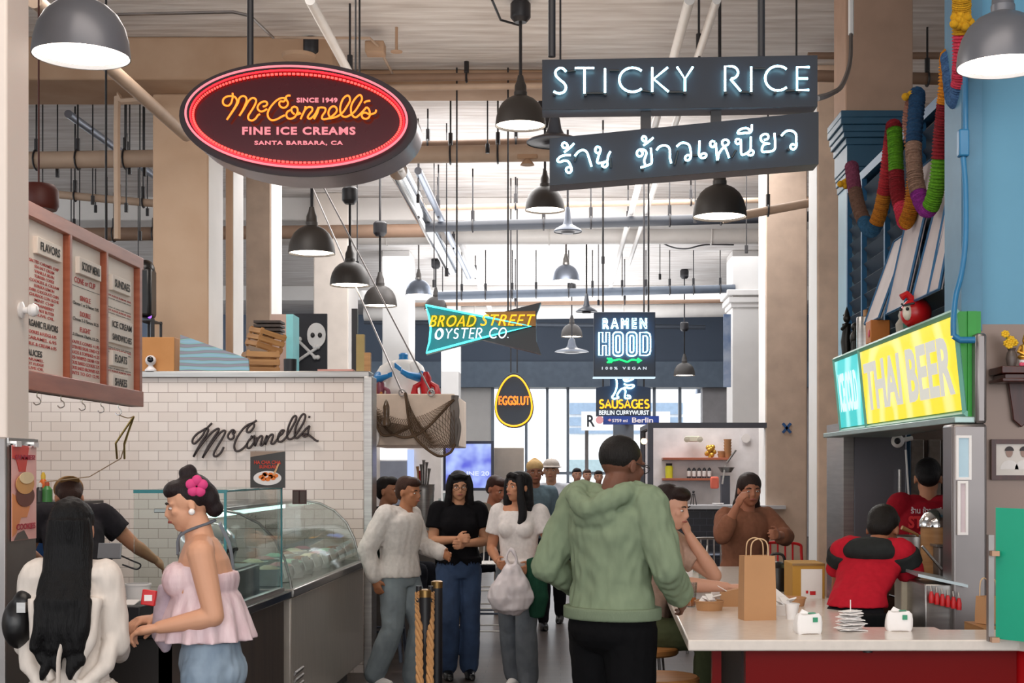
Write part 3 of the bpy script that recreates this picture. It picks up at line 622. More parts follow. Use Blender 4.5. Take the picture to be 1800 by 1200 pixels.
# ---- ramen sign
RY = 15; rs = thing('neon_sign', 'square dark blue neon noodle bar sign with a green neon arrow', 'sign', P(1098, 605, RY))
a, b = P(1044, 548, RY), P(1152, 662, RY)
obj('cabinet', M().box(a.x, b.x, RY, RY+.16, b.z, a.z), mat('navy sign face', '12243a', .35), rs, bevel=.008)
obj('bottom_edge', M().box(a.x-.01, b.x, RY-.01, RY+.17, b.z-.012, b.z), emit('lit edge', 'cfe6f2', 1.0), rs)
m = M(); outline_text(m, 'RAMEN', P(1060, 577.5, RY-.05), P(1136.5, 577, RY)-P(1060, 577.5, RY), Vector((0, 0, .107)), .0042, off=.02, sp=1.6)
hx = lambda x: 1035+x/5.454; hy = lambda y: 540+y/5.454
def rr(x0, y0, x1, y1, r): 
    o = []
    for cx, cy, a0 in ((x1-r, y0+r, -90), (x1-r, y1-r, 0), (x0+r, y1-r, 90), (x0+r, y0+r, 180)):
        o += [(cx+r*cos(R(a0+18*i)), cy+r*sin(R(a0+18*i))) for i in range(6)]
    return o
for l in [[(98, 240), (133, 240), (133, 335), (165, 335), (165, 240), (198, 240), (198, 460), (165, 460), (165, 365), (133, 365), (133, 460), (98, 460)], rr(232, 238, 328, 464, 34), rr(262, 270, 298, 432, 16), rr(364, 238, 460, 464, 34), rr(394, 270, 430, 432, 16),
          [(490, 240), (560, 240), (585, 255), (592, 290), (592, 410), (585, 445), (560, 460), (490, 460)], [(520, 272), (550, 272), (562, 290), (562, 410), (550, 430), (520, 430)]]:
    m.tube([P(hx(x), hy(y), RY-.05) for x, y in l], .006, 8, closed=True)
obj('white_tube', m, neon_w, rs)
m = M()
for l in [[(185, 512), (240, 512), (290, 502), (330, 515), (370, 525), (410, 505), (460, 510), (500, 513)], [(465, 492), (502, 513), (465, 532)], [(175, 490), (200, 512), (175, 534)], [(190, 490), (215, 512), (190, 534)], [(207, 490), (232, 512), (207, 534)], [(465, 492), (475, 512), (465, 532)]]:
    m.tube(crom([P(hx(x), hy(y), RY)+Vector((0, -.05, 0)) for x, y in l], 4) if len(l) > 3 else [P(hx(x), hy(y), RY)+Vector((0, -.05, 0)) for x, y in l], .0085, 8)
obj('arrow_tube', m, neon_g, rs)
obj('small_letters', tx('100% VEGAN', 1058, 644.5, 1136.5, 649.5, RY-.004, off=.03, sp=1.7), emit('small lit letters', 'dfeaf2', .9), rs)
m = M()
for px in (1060, 1140): a = P(px, 548, RY+.08); m.cyl(a, (a.x, a.y, CZ), .01, n=6)
obj('hanger', m, black, rs)
# ---- sausage sign
UY = 17; us = thing('neon_sign', 'dark sausage stall sign with a white neon bear and yellow letters, below the noodle sign', 'sign', P(1096, 700, UY))
obj('cabinet', M().prism([P(x, y, UY) for x, y in [(1048, 681), (1072, 678), (1072, 640), (1120, 640), (1120, 678), (1144, 681), (1144, 731), (1048, 731)]], (0, .14, 0)), MATS['navy sign face'], us)
m = M()
for l in [[(258, 676), (268, 730), (260, 790), (240, 835), (222, 860), (240, 878), (285, 868), (270, 850), (285, 815), (320, 780), (350, 800), (345, 850), (350, 872), (395, 870), (390, 850), (365, 845)],
          [(330, 690), (350, 712), (385, 705), (420, 690), (430, 676)], [(335, 735), (370, 750), (410, 745), (432, 755), (400, 778), (350, 770), (325, 782)], [(340, 676), (355, 690), (385, 680)]]:
    m.tube(crom([P(hx(x), hy(y), UY)+Vector((0, -.05, 0)) for x, y in l], 4), .009, 8)
obj('bear_tube', m, neon_w, us)
m = M(); neon(m, 'SAUSAGES', P(1054, 717, UY-.03), P(1140, 717, UY)-P(1054, 717, UY), Vector((0, 0, .095)), .0105, gap=.22)
obj('yellow_letter_tube', m, neon_y, us)
obj('white_letters', tx('BERLIN CURRYWURST', 1053, 721, 1141, 729, UY-.02, off=.02), emit('white lit letters', 'eaf2f6', 1.2), us)
m = M()
for px in (1060, 1132): a = P(px, 681, UY+.07); m.cyl(a, (a.x, a.y, CZ), .01, n=6)
obj('hanger', m, black, us)
bp = thing('distance_sign', 'blue strip sign pointing to a German city, below the sausage sign', 'sign', P(1100, 738, 16.9))
a, b = P(1060, 731, 16.9), P(1158, 746, 16.9); obj('plate', M().box(a.x, b.x, 16.86, 16.9, b.z, a.z), mat('road sign blue', '1d3f96', .4), bp)
obj('lettering', tx('Berlin', 1111, 733.5, 1148, 742.5, 16.858, tx('5759 mi', 1076, 736, 1103, 742, 16.858, off=.02), off=.02), emit('sign lettering lit', 'f3e6ea', .8), bp)
m = M().lathe([(0, -.01), (.045, -.01), (.045, .01), (0, .01)], n=16, T=Matrix.Translation(P(1054, 738, 16.86)) @ Matrix.Rotation(pi/2, 4, 'X')); m.prism([P(1068, 738, 16.855), P(1072, 735.5, 16.855), P(1075, 738, 16.855), P(1072, 740.5, 16.855)], (0, .01, 0))
obj('emblem', m, emit('sign emblem', 'e8a0a4', .8), bp)
obj('bracket', M().box(P(1098, 0, 17).x, P(1106, 0, 17).x, 16.92, 17.12, P(0, 746, 17).z, P(0, 731, 17).z+.02), black, bp)
for a_, l_ in (('post', 0),):
    q = P(1096, 745, 17.05); obj('post', M().box(q.x-.12, q.x+.12, 17.0, 17.2, 0, q.z), mat('slate post', '6a7684', .5), bp)
# ============================================================ left stall: menu board, counter, glass cases
MX = -2.3
def BP(px, z): return Vector((MX, MX*2500/(px-985), z))       # a point on the board plane under image column px
mb = thing('menu_board', 'large three panel menu board in a red brown wooden frame hanging over the left counter', 'menu board', (MX, 6.6, 1.94))
y0, y1 = 5.35, 7.75; zt0, zb0 = 2.75, 1.94
obj('back_panel', M().box(MX-.04, MX-.01, y0, y1, zb0, zt0), woodr, mb)
fr = M(); fr.box(MX-.04, MX+.03, y0, y1, zt0-.065, zt0); fr.box(MX-.04, MX+.03, y0, y1, zb0, zb0+.085)
ed = [5.35, 6.0, 6.6, 7.13, 7.62]
for y, w in ((5.35, .06), (6.06, .035), (6.6, .035), (7.13, .035), (7.7, .05)): fr.box(MX-.04, MX+.03, y-w/2+(.03 if y == 5.35 else 0), y+w/2, zb0+.08, zt0-.06)
obj('frame', fr, woodr, mb, bevel=.004)
cream = mat('menu cream', 'efe3d8', .5, var=.03)
tr = mat('menu red print', 'c2504c', .7); tk = mat('menu dark print', '3c3a38', .7); tg = mat('menu grey print', '8b8784', .7)
def mt(m, s, ya, yb, zc, h, off=.01, lift=0): m.text(s, (MX+.004+lift, ya, zc-h/2), (0, yb-ya, 0), (0, 0, h), off=off, ext=.001)
pans = [(5.42, 6.03), (6.09, 6.57), (6.63, 7.10), (7.16, 7.66)]
for i, (a, b) in enumerate(pans):
    obj('panel', M().box(MX-.012, MX+.002, a, b, zb0+.085, zt0-.065), cream, mb)
def plaque(s, ya, yb, zc, h, lines=1):
    o = obj('heading_plaque', M().box(MX, MX+.022, ya, yb, zc-h/2, zc+h/2), cream, mb, bevel=.003)
    m = M(); ss = s.split('|')
    for i, t in enumerate(ss): k = len(ss); mt(m, t, ya+.03, yb-.03, zc+(k-1-2*i)*h/(2*k), h*.5/k, .015, .02)
    obj('heading_text', m, tk, o)
plaque('FLAVORS', 6.2, 6.5, 2.58, .075); plaque('SCOOP MENU', 6.74, 7.06, 2.57, .08); plaque('SUNDAES', 7.24, 7.55, 2.555, .08)
plaque('ICE CREAM|SANDWICHES', 7.2, 7.58, 2.31, .13); plaque('FLOATS', 7.24, 7.5, 2.17, .08); plaque('SHAKES', 7.24, 7.5, 2.05, .08)
m = M(); md = M(); mg = M()
for i, s in enumerate(['SALTED CARAMEL CHIP', 'SEA SALT CREAM', 'VANILLA BEAN', 'TURKISH COFFEE', 'COOKIES & CREAM', 'EUREKA LEMON', 'DARK CHOCOLATE CHIPS', 'CHURROS CON LECHE', 'MINT CHIP', 'STRAWBERRY', 'PEANUT BUTTER', 'OLIVE OIL']):
    w = .05 if len(s) > 14 else .11; mt(m, s, 6.1+w, 6.56-w, 2.51-i*.021, .013)
    mt(m, s[::-1] if False else s, 5.5+w, 5.98-w, 2.51-i*.021, .013)
mt(md, 'ORGANIC FLAVORS', 6.1, 6.5, 2.238, .03, .02)
for i, s in enumerate(['COOKIES & FUDGE 6.95', 'CARAMEL 6.95', 'MILK & CREAM 6.95']): mt(m, s, 6.12, 6.48, 2.2-i*.026, .015)
mt(md, 'SAUCES', 6.1, 6.3, 2.108, .028, .02)
for i, s in enumerate(['CARAMEL', 'HOT FUDGE', 'OLIVE OIL']): mt(m, s, 6.1, 6.32, 2.08-i*.019, .012)
mt(m, 'CONE or CUP', 6.72, 7.02, 2.50, .028)
for i, (a, b) in enumerate([('SINGLE', 'Choose 1 or 2 Flavors 7.95'), ('DOUBLE', 'Choose 2-3 Flavors 10.25'), ('FLIGHT', '5 Flavor Flight 15.25')]):
    mt(m, a, 6.8, 6.95, 2.42-i*.075, .024); mt(md, b, 6.7, 7.07, 2.39-i*.075, .016, .003)
for i, s in enumerate(['WAFFLE CONES +1.95', 'GLUTEN FREE SUGAR CONES +1.25', 'SAUCES & TOPPINGS +1.25', 'FRESH WHIPPED CREAM +1.50', 'HOUSE BAKED COOKIES 3.75', 'HOUSE BAKED BROWNIES 4.75', 'PINTS TO GO 12.95']):
    mt(m, s, 6.66, 7.08, 2.205-i*.0245, .016)
for z in (2.47, 2.235): mg.box(MX+.002, MX+.004, 6.65, 7.09, z, z+.002)
for i, z in enumerate([2.49, 2.475, 2.43, 2.415, 2.4, 2.375, 2.36, 2.345, 2.225, 2.215, 2.2, 2.118, 2.105, 2.0, 1.99]):
    s = ['HOT FUDGE SUNDAE 10.95', 'two scoops, whipped cream, cherry', 'choice of sauce and topping'][i % 3]
    mt(m if i % 3 == 0 else mg, s, 7.2, 7.6, z, .009, .004)
obj('red_text', m, tr, mb); obj('dark_text', md, tk, mb); obj('grey_text', mg, tg, mb)
for i, y in enumerate((6.25, 6.55, 6.84, 7.12, 7.4)):
    h = M().tube(crom([(MX, y, zb0), (MX, y, zb0-.02), (MX+.012, y, zb0-.03), (MX+.014, y, zb0-.048), (MX-.004, y, zb0-.056), (MX-.016, y, zb0-.046)], 4), .0028, 6)
    obj('cup_hook', h, chrome, mb)
m = M()
for y in (5.6, 7.2): m.cyl((MX, y, zt0), (MX, y, CZ), .006, n=6)
obj('hanger', m, black, mb)
tag(obj('tongs', M().tube([(-2.25, 7.5, 1.88), (-2.33, 7.6, 1.74), (-2.36, 7.7, 1.66)], .006, 6).tube([(-2.25, 7.5, 1.88), (-2.36, 7.55, 1.74), (-2.40, 7.7, 1.66)], .006, 6), mat('brass', 'b39a5c', .35, .9)), 'small brass tongs hanging from a string on the menu board hook', 'tongs')
tag(obj('string', M().tube(crom([(MX, 7.4, 1.885), (-2.27, 7.46, 1.87), (-2.25, 7.5, 1.88)], 3)+[Vector((-2.38, 7.7, 1.66)), Vector((-2.6, 7.85, 1.56)), Vector((-2.9, 8.0, 1.53))], .003, 5), mat('jute', 'a98f70', .9)), 'thin jute string sagging from the last hook of the menu board', 'string')
# dark red round-cornered speaker above the board and black bag behind its far end
a = P(68, 345, 7.4); tag(obj('heat_lamp', M().cyl(a+Vector((0, 0, .05)), (a.x, a.y, CZ), .005, n=6).lathe([(0, 0), (.09, .0), (.1, .02), (.1, .1), (.08, .13), (0, .135)], c=a-Vector((0, 0, .07)), n=20), mat('oxblood', '521c12', .5)), 'dark reddish drum lamp above the near end of the menu board', 'lamp')
a = P(257, 515, 12.0); m = M().ob(a, (.13, .2, .42)); m.ball(a+Vector((0, 0, .2)), (.07, .1, .08))
tag(obj('garment_bag', m, blackp, bevel=.03), 'black cloth bundle on the shelf between the menu board and the broad column', 'bundle')
sh = thing('wire_rack', 'dark metal rack with odds and ends left of the broad column', 'rack', P(262, 655, 11.9))
m = M()
for px in (246, 268): a = P(px, 560, 11.9); m.cyl((a.x, 11.9, zt), (a.x, 11.9, a.z), .018, n=8); m.cyl((a.x, 12.15, zt), (a.x, 12.15, a.z), .012, n=8)
for py in (562, 600, 650): a = P(244, py, 11.9); b = P(270, py, 11.9); m.box(a.x, b.x, 11.88, 12.17, a.z-.01, a.z)
obj('frame', m, black, sh)
a = P(260, 561, 11.9); obj('purple_lamp', M().ball((a.x, 11.95, a.z+.03), .018, 10), emit('violet diode', '9a5cff', 2), sh)
# ---- things on the tile wall
capz = zt+.052
a = P(254, 594, 11.32); b = P(311, 654, 11.32)
tag(obj('plywood_box', M().box(a.x, b.x, 11.24, 11.4, capz, a.z), mat('orange plywood', 'c48a52', .6, scale=3, h2='b07840'), bevel=.004), 'orange tan plywood box on the left of the tiled wall top', 'box')
wc = thing('webcam', 'small white round camera on the tiled wall top before the plywood box', 'camera', (P(265, 0, 11.2).x, 11.2, capz))
c = Vector((P(265, 0, 11.2).x, 11.2, capz))
obj('stand', M().lathe([(0, 0), (.045, 0), (.045, .012), (.018, .04), (.018, .055), (0, .055)], c=c, n=20), mat('white plastic', 'e6e2e4', .3), wc)
obj('head', M().ball(c+Vector((0, 0, .085)), .042, 20), MATS['white plastic'], wc)
obj('camera_lens', M().ball(c+Vector((.004, -.03, .09)), (.026, .016, .026), 16), mat('lens', '10101a', .1), wc)
marb = bpy.data.materials.new('marbled blue'); marb.use_nodes = True; nt = marb.node_tree; b_ = nt.nodes['Principled BSDF']
tc = nt.nodes.new('ShaderNodeTexCoord'); wv = nt.nodes.new('ShaderNodeTexWave'); wv.bands_direction = 'Z'; wv.inputs['Scale'].default_value = 2.6; wv.inputs['Distortion'].default_value = 7; wv.inputs['Detail'].default_value = 2; wv.inputs['Detail Scale'].default_value = .8
mp = nt.nodes.new('ShaderNodeMapping'); mp.inputs['Scale'].default_value = (.8, 1, 2.2); nt.links.new(tc.outputs['Object'], mp.inputs[0]); nt.links.new(mp.outputs[0], wv.inputs[0])
rp = nt.nodes.new('ShaderNodeValToRGB'); rp.color_ramp.elements[0].color = rgb('8f8e9c'); rp.color_ramp.elements[1].color = rgb('8fb4c8')
e = rp.color_ramp.elements.new(.45); e.color = rgb('7a8290'); e = rp.color_ramp.elements.new(.62); e.color = rgb('8fc9ae'); e = rp.color_ramp.elements.new(.72); e.color = rgb('7ca7c0')
nt.links.new(wv.outputs[0], rp.inputs[0]); nt.links.new(rp.outputs[0], b_.inputs[0]); b_.inputs['Roughness'].default_value = .5
tag(obj('painted_wedge', M().prism([P(315, 655, 11.28), P(438, 655, 11.28), P(436, 630, 11.28), P(317, 588, 11.28)], (0, .03, 0)), marb), 'wedge shaped panel painted with blue, grey and green waves on the tiled wall top', 'panel')
# crates
def crate(c, w, d, h, rot, label):
    t = thing('wooden_crate', label, 'crate', c, 'wooden crates on the wall top'); t.rotation_euler = rot
    for s_ in (-1, 1):
        for k in range(3): obj('slat', M().box(-w/2, w/2, s_*d/2-.006, s_*d/2+.006, h*(.08+k*.32), h*(.08+k*.32)+h*.22), woodl, t, local=True)
        for k in range(3): obj('side_slat', M().box(s_*w/2-.006, s_*w/2+.006, -d/2, d/2, h*(.08+k*.32), h*(.08+k*.32)+h*.22), woodl, t, local=True)
    for sx in (-1, 1):
        for sy in (-1, 1): obj('corner_post', M().box(sx*(w/2-.012)-.01, sx*(w/2-.012)+.01, sy*(d/2-.012)-.01, sy*(d/2-.012)+.01, 0, h), woodl, t, local=True)
crate(Vector((P(458, 0, 11.7).x, 11.7, zt+.05)), .26, .3, .2, (0, 0, R(20)), 'lower wooden slatted crate behind the painted wedge')
crate(Vector((P(462, 0, 11.7).x, 11.7, zt+.26)), .22, .26, .17, (R(8), R(14), R(35)), 'tilted wooden slatted crate, upper one of the stack')
m = M()
for i in range(4): m.box(P(450, 0, 11.9).x, P(497, 0, 11.9).x, 11.8, 12.0, P(0, 590-7*i, 11.9).z, P(0, 586-7*i, 11.9).z)
tag(obj('wood_strips', m, woodd), 'bundle of dark wooden strips lying on the crates', 'strips')
a = P(476, 552, 12.6); b = P(503, 640, 12.6)
t = thing('menu_cabinet', 'tall pink grey box with a turquoise side behind the crates', 'box', (a.x+.1, 12.7, b.z-.3))
obj('body', M().box(a.x, b.x, 12.6, 12.9, zt+.04, a.z), mat('pink grey panel', 'b49a90', .7), t)
obj('turquoise_side', M().box(b.x, P(515, 0, 12.6).x, 12.6, 12.9, zt+.04, a.z), mat('turquoise panel', '7fc7cf', .5), t)
# pirate banner
a = P(516, 551, 13.2); b = P(552, 650, 13.2); pb = thing('skull_banner', 'black panel with a white skull and crossed bones behind the tiled wall', 'banner', (b.x-.1, 13.2, b.z))
obj('cloth', M().box(a.x, b.x+.12, 13.2, 13.23, zt+.04, a.z), mat('ink black', '24262f', .7), pb)
sk = M(); c = P(556, 587, 13.18)
sk.prism([c+Vector((.085*cos(u), 0, .105*sin(u)-(.02 if sin(u) < 0 else 0))) for u in [2*pi*i/24 for i in range(24)]], (0, .015, 0))
for (x0, y0, x1, y1) in [(524, 598, 556, 630), (556, 612, 520, 636)]:
    p, q = P(x0, y0, 13.18), P(x1, y1, 13.18); sk.cyl(p, q, .014, n=8)
    for e_ in (p, q):
        for s_ in (-1, 1): sk.ball(e_+Vector((s_*.014, 0, .012)), .022, 8)
obj('skull_print', sk, mat('bone white', 'd9d9dc', .7), pb)
m = M()
for s_ in (-1, 1): m.ball(c+Vector((s_*.034, -.005, -.01)), (.02, .012, .024), 10)
obj('eye_holes', m, black, pb)
c = P(510, 652, 11.25); c.z = capz; tag(obj('utensil_pot', M().lathe([(0, 0), (.05, 0), (.052, .1), (.046, .1), (.044, .01)], c=c, n=18), black), 'small black pot on the tiled wall top below the skull panel', 'pot')
for px0, px1, pt, Y, mm, lb in [(627, 641, 588, 11.27, mat('olive wood', 'a08a55', .6), 'upright yellowish wood post at the right end of the tiled wall top'), (641, 652, 620, 11.27, woodl, 'short tan wood block at the right end of the tiled wall top'), (619, 629, 543, 11.5, black, 'thin black upright board behind the right end of the tiled wall')]:
    a = P(px0, pt, Y); b = P(px1, pt, Y); z0_ = capz if Y < 11.4 else 0
    tag(obj('wood_post' if 'black' not in lb else 'upright_board', M().box(a.x, b.x, Y-.03, Y+.03, z0_, a.z), mm), lb, 'post' if 'black' not in lb else 'board')
m = M().box(P(560, 0, 11.3).x, P(622, 0, 11.3).x, 11.25, 11.38, capz, capz+.02); tag(obj('flat_tray', m, mat('pink tray', 'c78f84', .6)), 'flat pinkish tray lying on the tiled wall top at the right', 'tray')
# ---- wall script lettering
ws = [[(320, 175), (280, 215), (230, 270), (200, 330), (140, 400), (90, 445), (62, 430), (70, 380), (120, 320), (190, 275), (245, 245), (270, 262), (250, 320), (190, 410), (120, 530), (75, 620)],
      [(75, 620), (150, 500), (250, 370), (340, 280), (400, 248), (405, 275), (340, 370), (260, 500), (195, 635)], [(195, 635), (300, 470), (400, 330), (470, 275), (495, 290), (470, 350), (400, 470), (350, 560), (345, 605), (385, 610), (440, 560), (475, 490)],
      [(620, 270), (590, 290), (600, 320), (620, 290), (590, 265), (545, 310), (530, 360), (560, 390), (600, 370), (610, 330)],
      [(910, 140), (850, 180), (790, 240), (780, 290), (820, 290), (870, 230), (870, 185), (820, 185), (740, 240), (660, 350), (615, 460), (625, 530), (670, 545), (740, 500), (790, 440)],
      [(830, 345), (870, 370), (870, 430), (820, 500), (785, 495), (790, 430), (840, 370), (890, 340)], [(905, 360), (885, 480)], [(885, 480), (925, 385), (965, 345), (985, 365), (960, 455), (975, 470), (1000, 440), (1045, 335)], [(1045, 335), (1022, 462)], [(1022, 462), (1065, 365), (1105, 325), (1125, 345), (1100, 430), (1115, 450), (1150, 430), (1210, 345)],
      [(1200, 350), (1250, 310), (1265, 270), (1230, 280), (1190, 350), (1190, 410), (1230, 420), (1290, 370), (1370, 240), (1430, 120), (1420, 80), (1380, 110), (1330, 220), (1310, 330), (1330, 385), (1390, 370), (1450, 290), (1520, 180), (1550, 90), (1530, 55), (1490, 90), (1430, 210), (1410, 320), (1430, 375), (1480, 340), (1560, 250), (1610, 210)],
      [(1605, 215), (1590, 270), (1580, 330), (1545, 355), (1520, 340), (1560, 315), (1620, 350), (1690, 405), (1725, 410)], [(1605, 80), (1600, 110)]]
m = M()
for l in ws: m.tube(crom([P(330+x/7.5, 720+y/7.5, 11.16) for x, y in l], 5), .0088, 6)
tag(obj('wall_lettering', m, mat('dark brown metal letters', '2a1612', .35)), 'dark brown metal script lettering mounted on the white tiled wall', 'lettering')
# ---- left counter, case, cabinet
slab = mat('black stone', '161415', .15, var=.2, scale=20, bump=0)
xf = lambda Y: -1.63+(Y-6.25)*.022
ct = thing('service_counter', 'dark wood panelled service counter with a black top along the left stall', 'counter', (-2.2, 6.8, 0))
obj('front_panel', M().box(-5.1, -1.72, 6.3, 6.36, 0, .86), mat('black brown panel', '211a18', .4, var=.2), ct)
obj('side_panel', M().prism([(-1.78, 6.3, 0), (-1.66, 6.3, 0), (-1.585, 8.15, 0), (-1.72, 8.15, 0)], (0, 0, .86)), woodd, ct)
obj('worktop', M().prism([(-5.1, 6.2, .86), (-1.62, 6.2, .86), (-1.545, 8.2, .86), (-2.15, 8.2, .86), (-2.25, 6.85, .86), (-5.1, 6.85, .86)], (0, 0, .045)), slab, ct, bevel=.006)
a = P(28, 1150, 6.3); obj('beige_panel', M().box(-5.1, a.x, 6.24, 6.3, 0, .82), mat('beige laminate', '8c7a66', .5), ct)
cb = thing('ice_cream_cabinet', 'silver ice cream display cabinet with a curved glass front by the tiled wall', 'display case', (-1.8, 9.3, 0))
XR = lambda Y: -1.555+(Y-8.2)*.02
obj('metal_front', M().prism([(-2.25, 8.22, .14), (XR(8.2), 8.22, .14), (XR(10.85), 10.85, .14), (-2.25, 10.85, .14)], (0, 0, .72)), mat('silver panel', 'b3aaa0', .3, .3, stretch=(1, 12, 1), bump=.02), cb, bevel=.01)
obj('top_rail', M().prism([(-2.27, 8.2, .86), (XR(8.2)+.02, 8.2, .86), (XR(10.85)+.02, 10.87, .86), (-2.27, 10.87, .86)], (0, 0, .05)), steelm, cb, bevel=.006)
obj('base', M().box(-2.2, -1.62, 8.3, 10.8, 0, .14), black, cb)
m = M()
for i in range(6): m.ob((XR(8.3)+.006, 8.42, .2+i*.042), (.012, .26, .022), (0, R(25), 0))
obj('vent_grille', m, steeld, cb)
prof = [(-2.15, 1.36), (-2.0, 1.37), (-1.86, 1.345), (-1.75, 1.29), (-1.66, 1.2), (-1.6, 1.08), (-1.565, .95), (-1.56, .91)]
g = M(); ra = [Vector((x, 8.25, z)) for x, z in prof]; rb = [Vector((x+.035, 10.8, z)) for x, z in prof]
vs = ra+rb+[v+Vector((-.006, 0, -.006)) for v in ra+rb]; n = len(ra)
g.add(vs, [(i, i+1, n+i+1, n+i) for i in range(n-1)]+[(2*n+i+1, 2*n+i, 3*n+i, 3*n+i+1) for i in range(n-1)])
for Y, o in ((8.25, 0), (10.8, .035)): g.prism([Vector((x+o, Y, z)) for x, z in prof]+[Vector((-2.15+o, Y, .91))], (0, .006, 0))
obj('curved_glass', g, clear, cb)
for Y, o in ((8.25, 0), (10.8, .035)): obj('glass_trim', M().tube([Vector((x+o, Y, z)) for x, z in prof], .008, 6), steelm, cb)
obj('top_shelf', M().box(-2.35, -1.98, 8.22, 10.8, 1.35, 1.375), steelm, cb, bevel=.004)
obj('light_bar', M().box(-2.1, -2.05, 8.4, 10.6, 1.315, 1.345), emit('case light', 'd8fff0', 5), cb)
tubm = [mat('ice cream cream', 'efe0c4', .6), mat('ice cream pink', 'd9a0a0', .6), mat('ice cream mint', 'b9d8bf', .6), mat('ice cream cocoa', '8a5c44', .6)]
for i in range(8):
    for j in range(2):
        y = 8.45+i*.31; x = -1.74-j*.24+.02*(y-8.2)
        t = thing('ice_cream_tub', 'round ice cream tub inside the curved glass cabinet', 'tub', (x, y, .91), 'ice cream tubs in the cabinet')
        obj('tub', M().lathe([(0, 0), (.08, 0), (.1, .1), (.095, .1), (.085, .03)], c=(x, y, .912), n=18), paper, t)
        obj('ice_cream', M().lathe([(.09, .07), (.07, .1), (.03, .118), (0, .12)], c=(x, y, .912), n=14), tubm[(i+j*2) % 4], t)
for i in range(8):
    y = 8.5+i*.31; x = XR(y)-.09
    tag(obj('flavor_card', M().ob((x, y, 1.0), (.006, .2, .09), (0, R(-20), 0)), paper), 'white flavour card standing in front of the tubs in the glass cabinet', 'card', 'flavour cards in the cabinet')
# sneeze guard box on the worktop
sg = thing('sneeze_guard', 'upright rectangular glass guard with green edges on the left counter', 'glass guard', (-1.85, 7.3, .905))
gy0, gy1 = 6.95, 8.15; zt2 = 1.6-(853-825)*gy0/2500; zt2 = 1.49
obj('front_pane', M().prism([(-1.64, 7.0, .91), (-1.595, 8.15, .91), (-1.605, 8.15, .91), (-1.65, 7.0, .91)], (0, 0, zt2-.91)), clear, sg)
obj('end_pane', M().box(-2.1, -1.65, 7.0, 7.01, .91, zt2), clear, sg)
obj('top_pane', M().prism([(-2.1, 7.0, zt2), (-1.64, 7.0, zt2), (-1.595, 8.15, zt2), (-2.1, 8.15, zt2)], (0, 0, .01)), clear, sg)
m = M().box(-1.655, -1.643, 6.995, 7.007, .91, zt2); m.box(-2.1, -1.64, 6.993, 7.002, zt2-.006, zt2+.01)
m.tube([(-1.64, 7.0, zt2+.005), (-1.595, 8.15, zt2+.005)], .006, 6); m.box(-1.602, -1.592, 8.14, 8.15, .91, zt2)
obj('glass_edges', m, tealglass, sg)
obj('track', M().prism([(-1.635, 6.97, .905), (-1.585, 8.17, .905), (-1.615, 8.17, .905), (-1.665, 6.97, .905)], (0, 0, .02)), steelm, sg)
# sundae poster on the guard
c = P(470, 822, 7.6)
ps = thing('sundae_poster', 'small poster of a fruit sundae standing on top of the glass guard', 'poster', (c.x, 7.62, zt2+.01))
a = P(440, 793, 7.62); b = P(501, 852, 7.62)
obj('board', M().box(a.x, b.x, 7.62, 7.63, zt2+.012, a.z), mat('poster dark', '33302f', .4), ps)
obj('wood_texture_corner', M().prism([P(440, 793, 7.617), P(501, 793, 7.617), P(440, 803, 7.617)], (0, .003, 0)), mat('pale oak', 'a08a7a', .6), ps)
obj('headline', tx('HA CHA CHA', 447, 809, 494, 815.5, 7.616, tx('SUNDAE', 456, 817, 486, 823, 7.616, off=.03), off=.03), mat('print red', 'c83a24', .5), ps)
q = P(470, 840, 7.617); obj('bowl_print', M().prism([q+Vector((.075*cos(u), 0, .038*sin(u))) for u in [2*pi*i/28 for i in range(28)]], (0, .003, 0)), paper, ps)
m = M()
for i in range(9):
    u = i*2.4; rr_ = .012*i**.5; v = q+Vector((.045*cos(u)*(.4+i/12), -.003, .008+.014*sin(u))); m.prism([v+Vector((.014*cos(w), 0, .011*sin(w))) for w in [2*pi*k/12 for k in range(12)]], (0, .002, 0))
obj('fruit_print', m, mat('mango orange', 'ee7a1c', .5), ps)
obj('spoon_print', M().prism([q+Vector(v) for v in ((.03, -.004, .02), (.06, -.004, .085), (.068, -.004, .083), (.04, -.004, .015))], (0, .002, 0)), mat('spoon tan', 'd8a878', .5), ps)
# stainless topping box with black ladles
a = P(437, 1001, 7.5); tb_ = thing('topping_station', 'stainless box with black handled ladles behind the glass guard', 'food station', (a.x+.1, 7.5, .905))
obj('body', M().box(-1.95, -1.68, 7.25, 7.95, .906, 1.07), steelm, tb_, bevel=.006)
obj('pans', M().box(-1.93, -1.70, 7.28, 7.92, 1.07, 1.078), steeld, tb_)
for i in range(4):
    y = 7.35+i*.16; obj('ladle_handle', M().tube(crom([(-1.82, y, 1.06), (-1.81, y-.01, 1.12), (-1.79, y-.03, 1.16), (-1.77, y-.04, 1.165)], 4), .01, 8), blackp, tb_)
bt = [('dark green syrup bottle with a pump behind the glass guard', -1.74, 7.13, '1d3a2c'), ('amber syrup bottle behind the glass guard', -1.69, 7.16, '7a4a1c'), ('black syrup bottle beside the green one behind the glass guard', -1.79, 7.15, '101214')]
for lb, x, y, h in bt:
    t = thing('syrup_bottle', lb, 'bottle', (x, y, .906)); obj('bottle', M().lathe([(0, 0), (.026, 0), (.027, .09), (.014, .12), (.011, .14), (0, .14)], c=(x, y, .906), n=16), mat('bottle '+h, h, .2), t)
    obj('cap', M().lathe([(0, .14), (.013, .14), (.013, .16), (0, .16)], c=(x, y, .906), n=12), mat('bottle cap red', 'a32a24', .4), t)
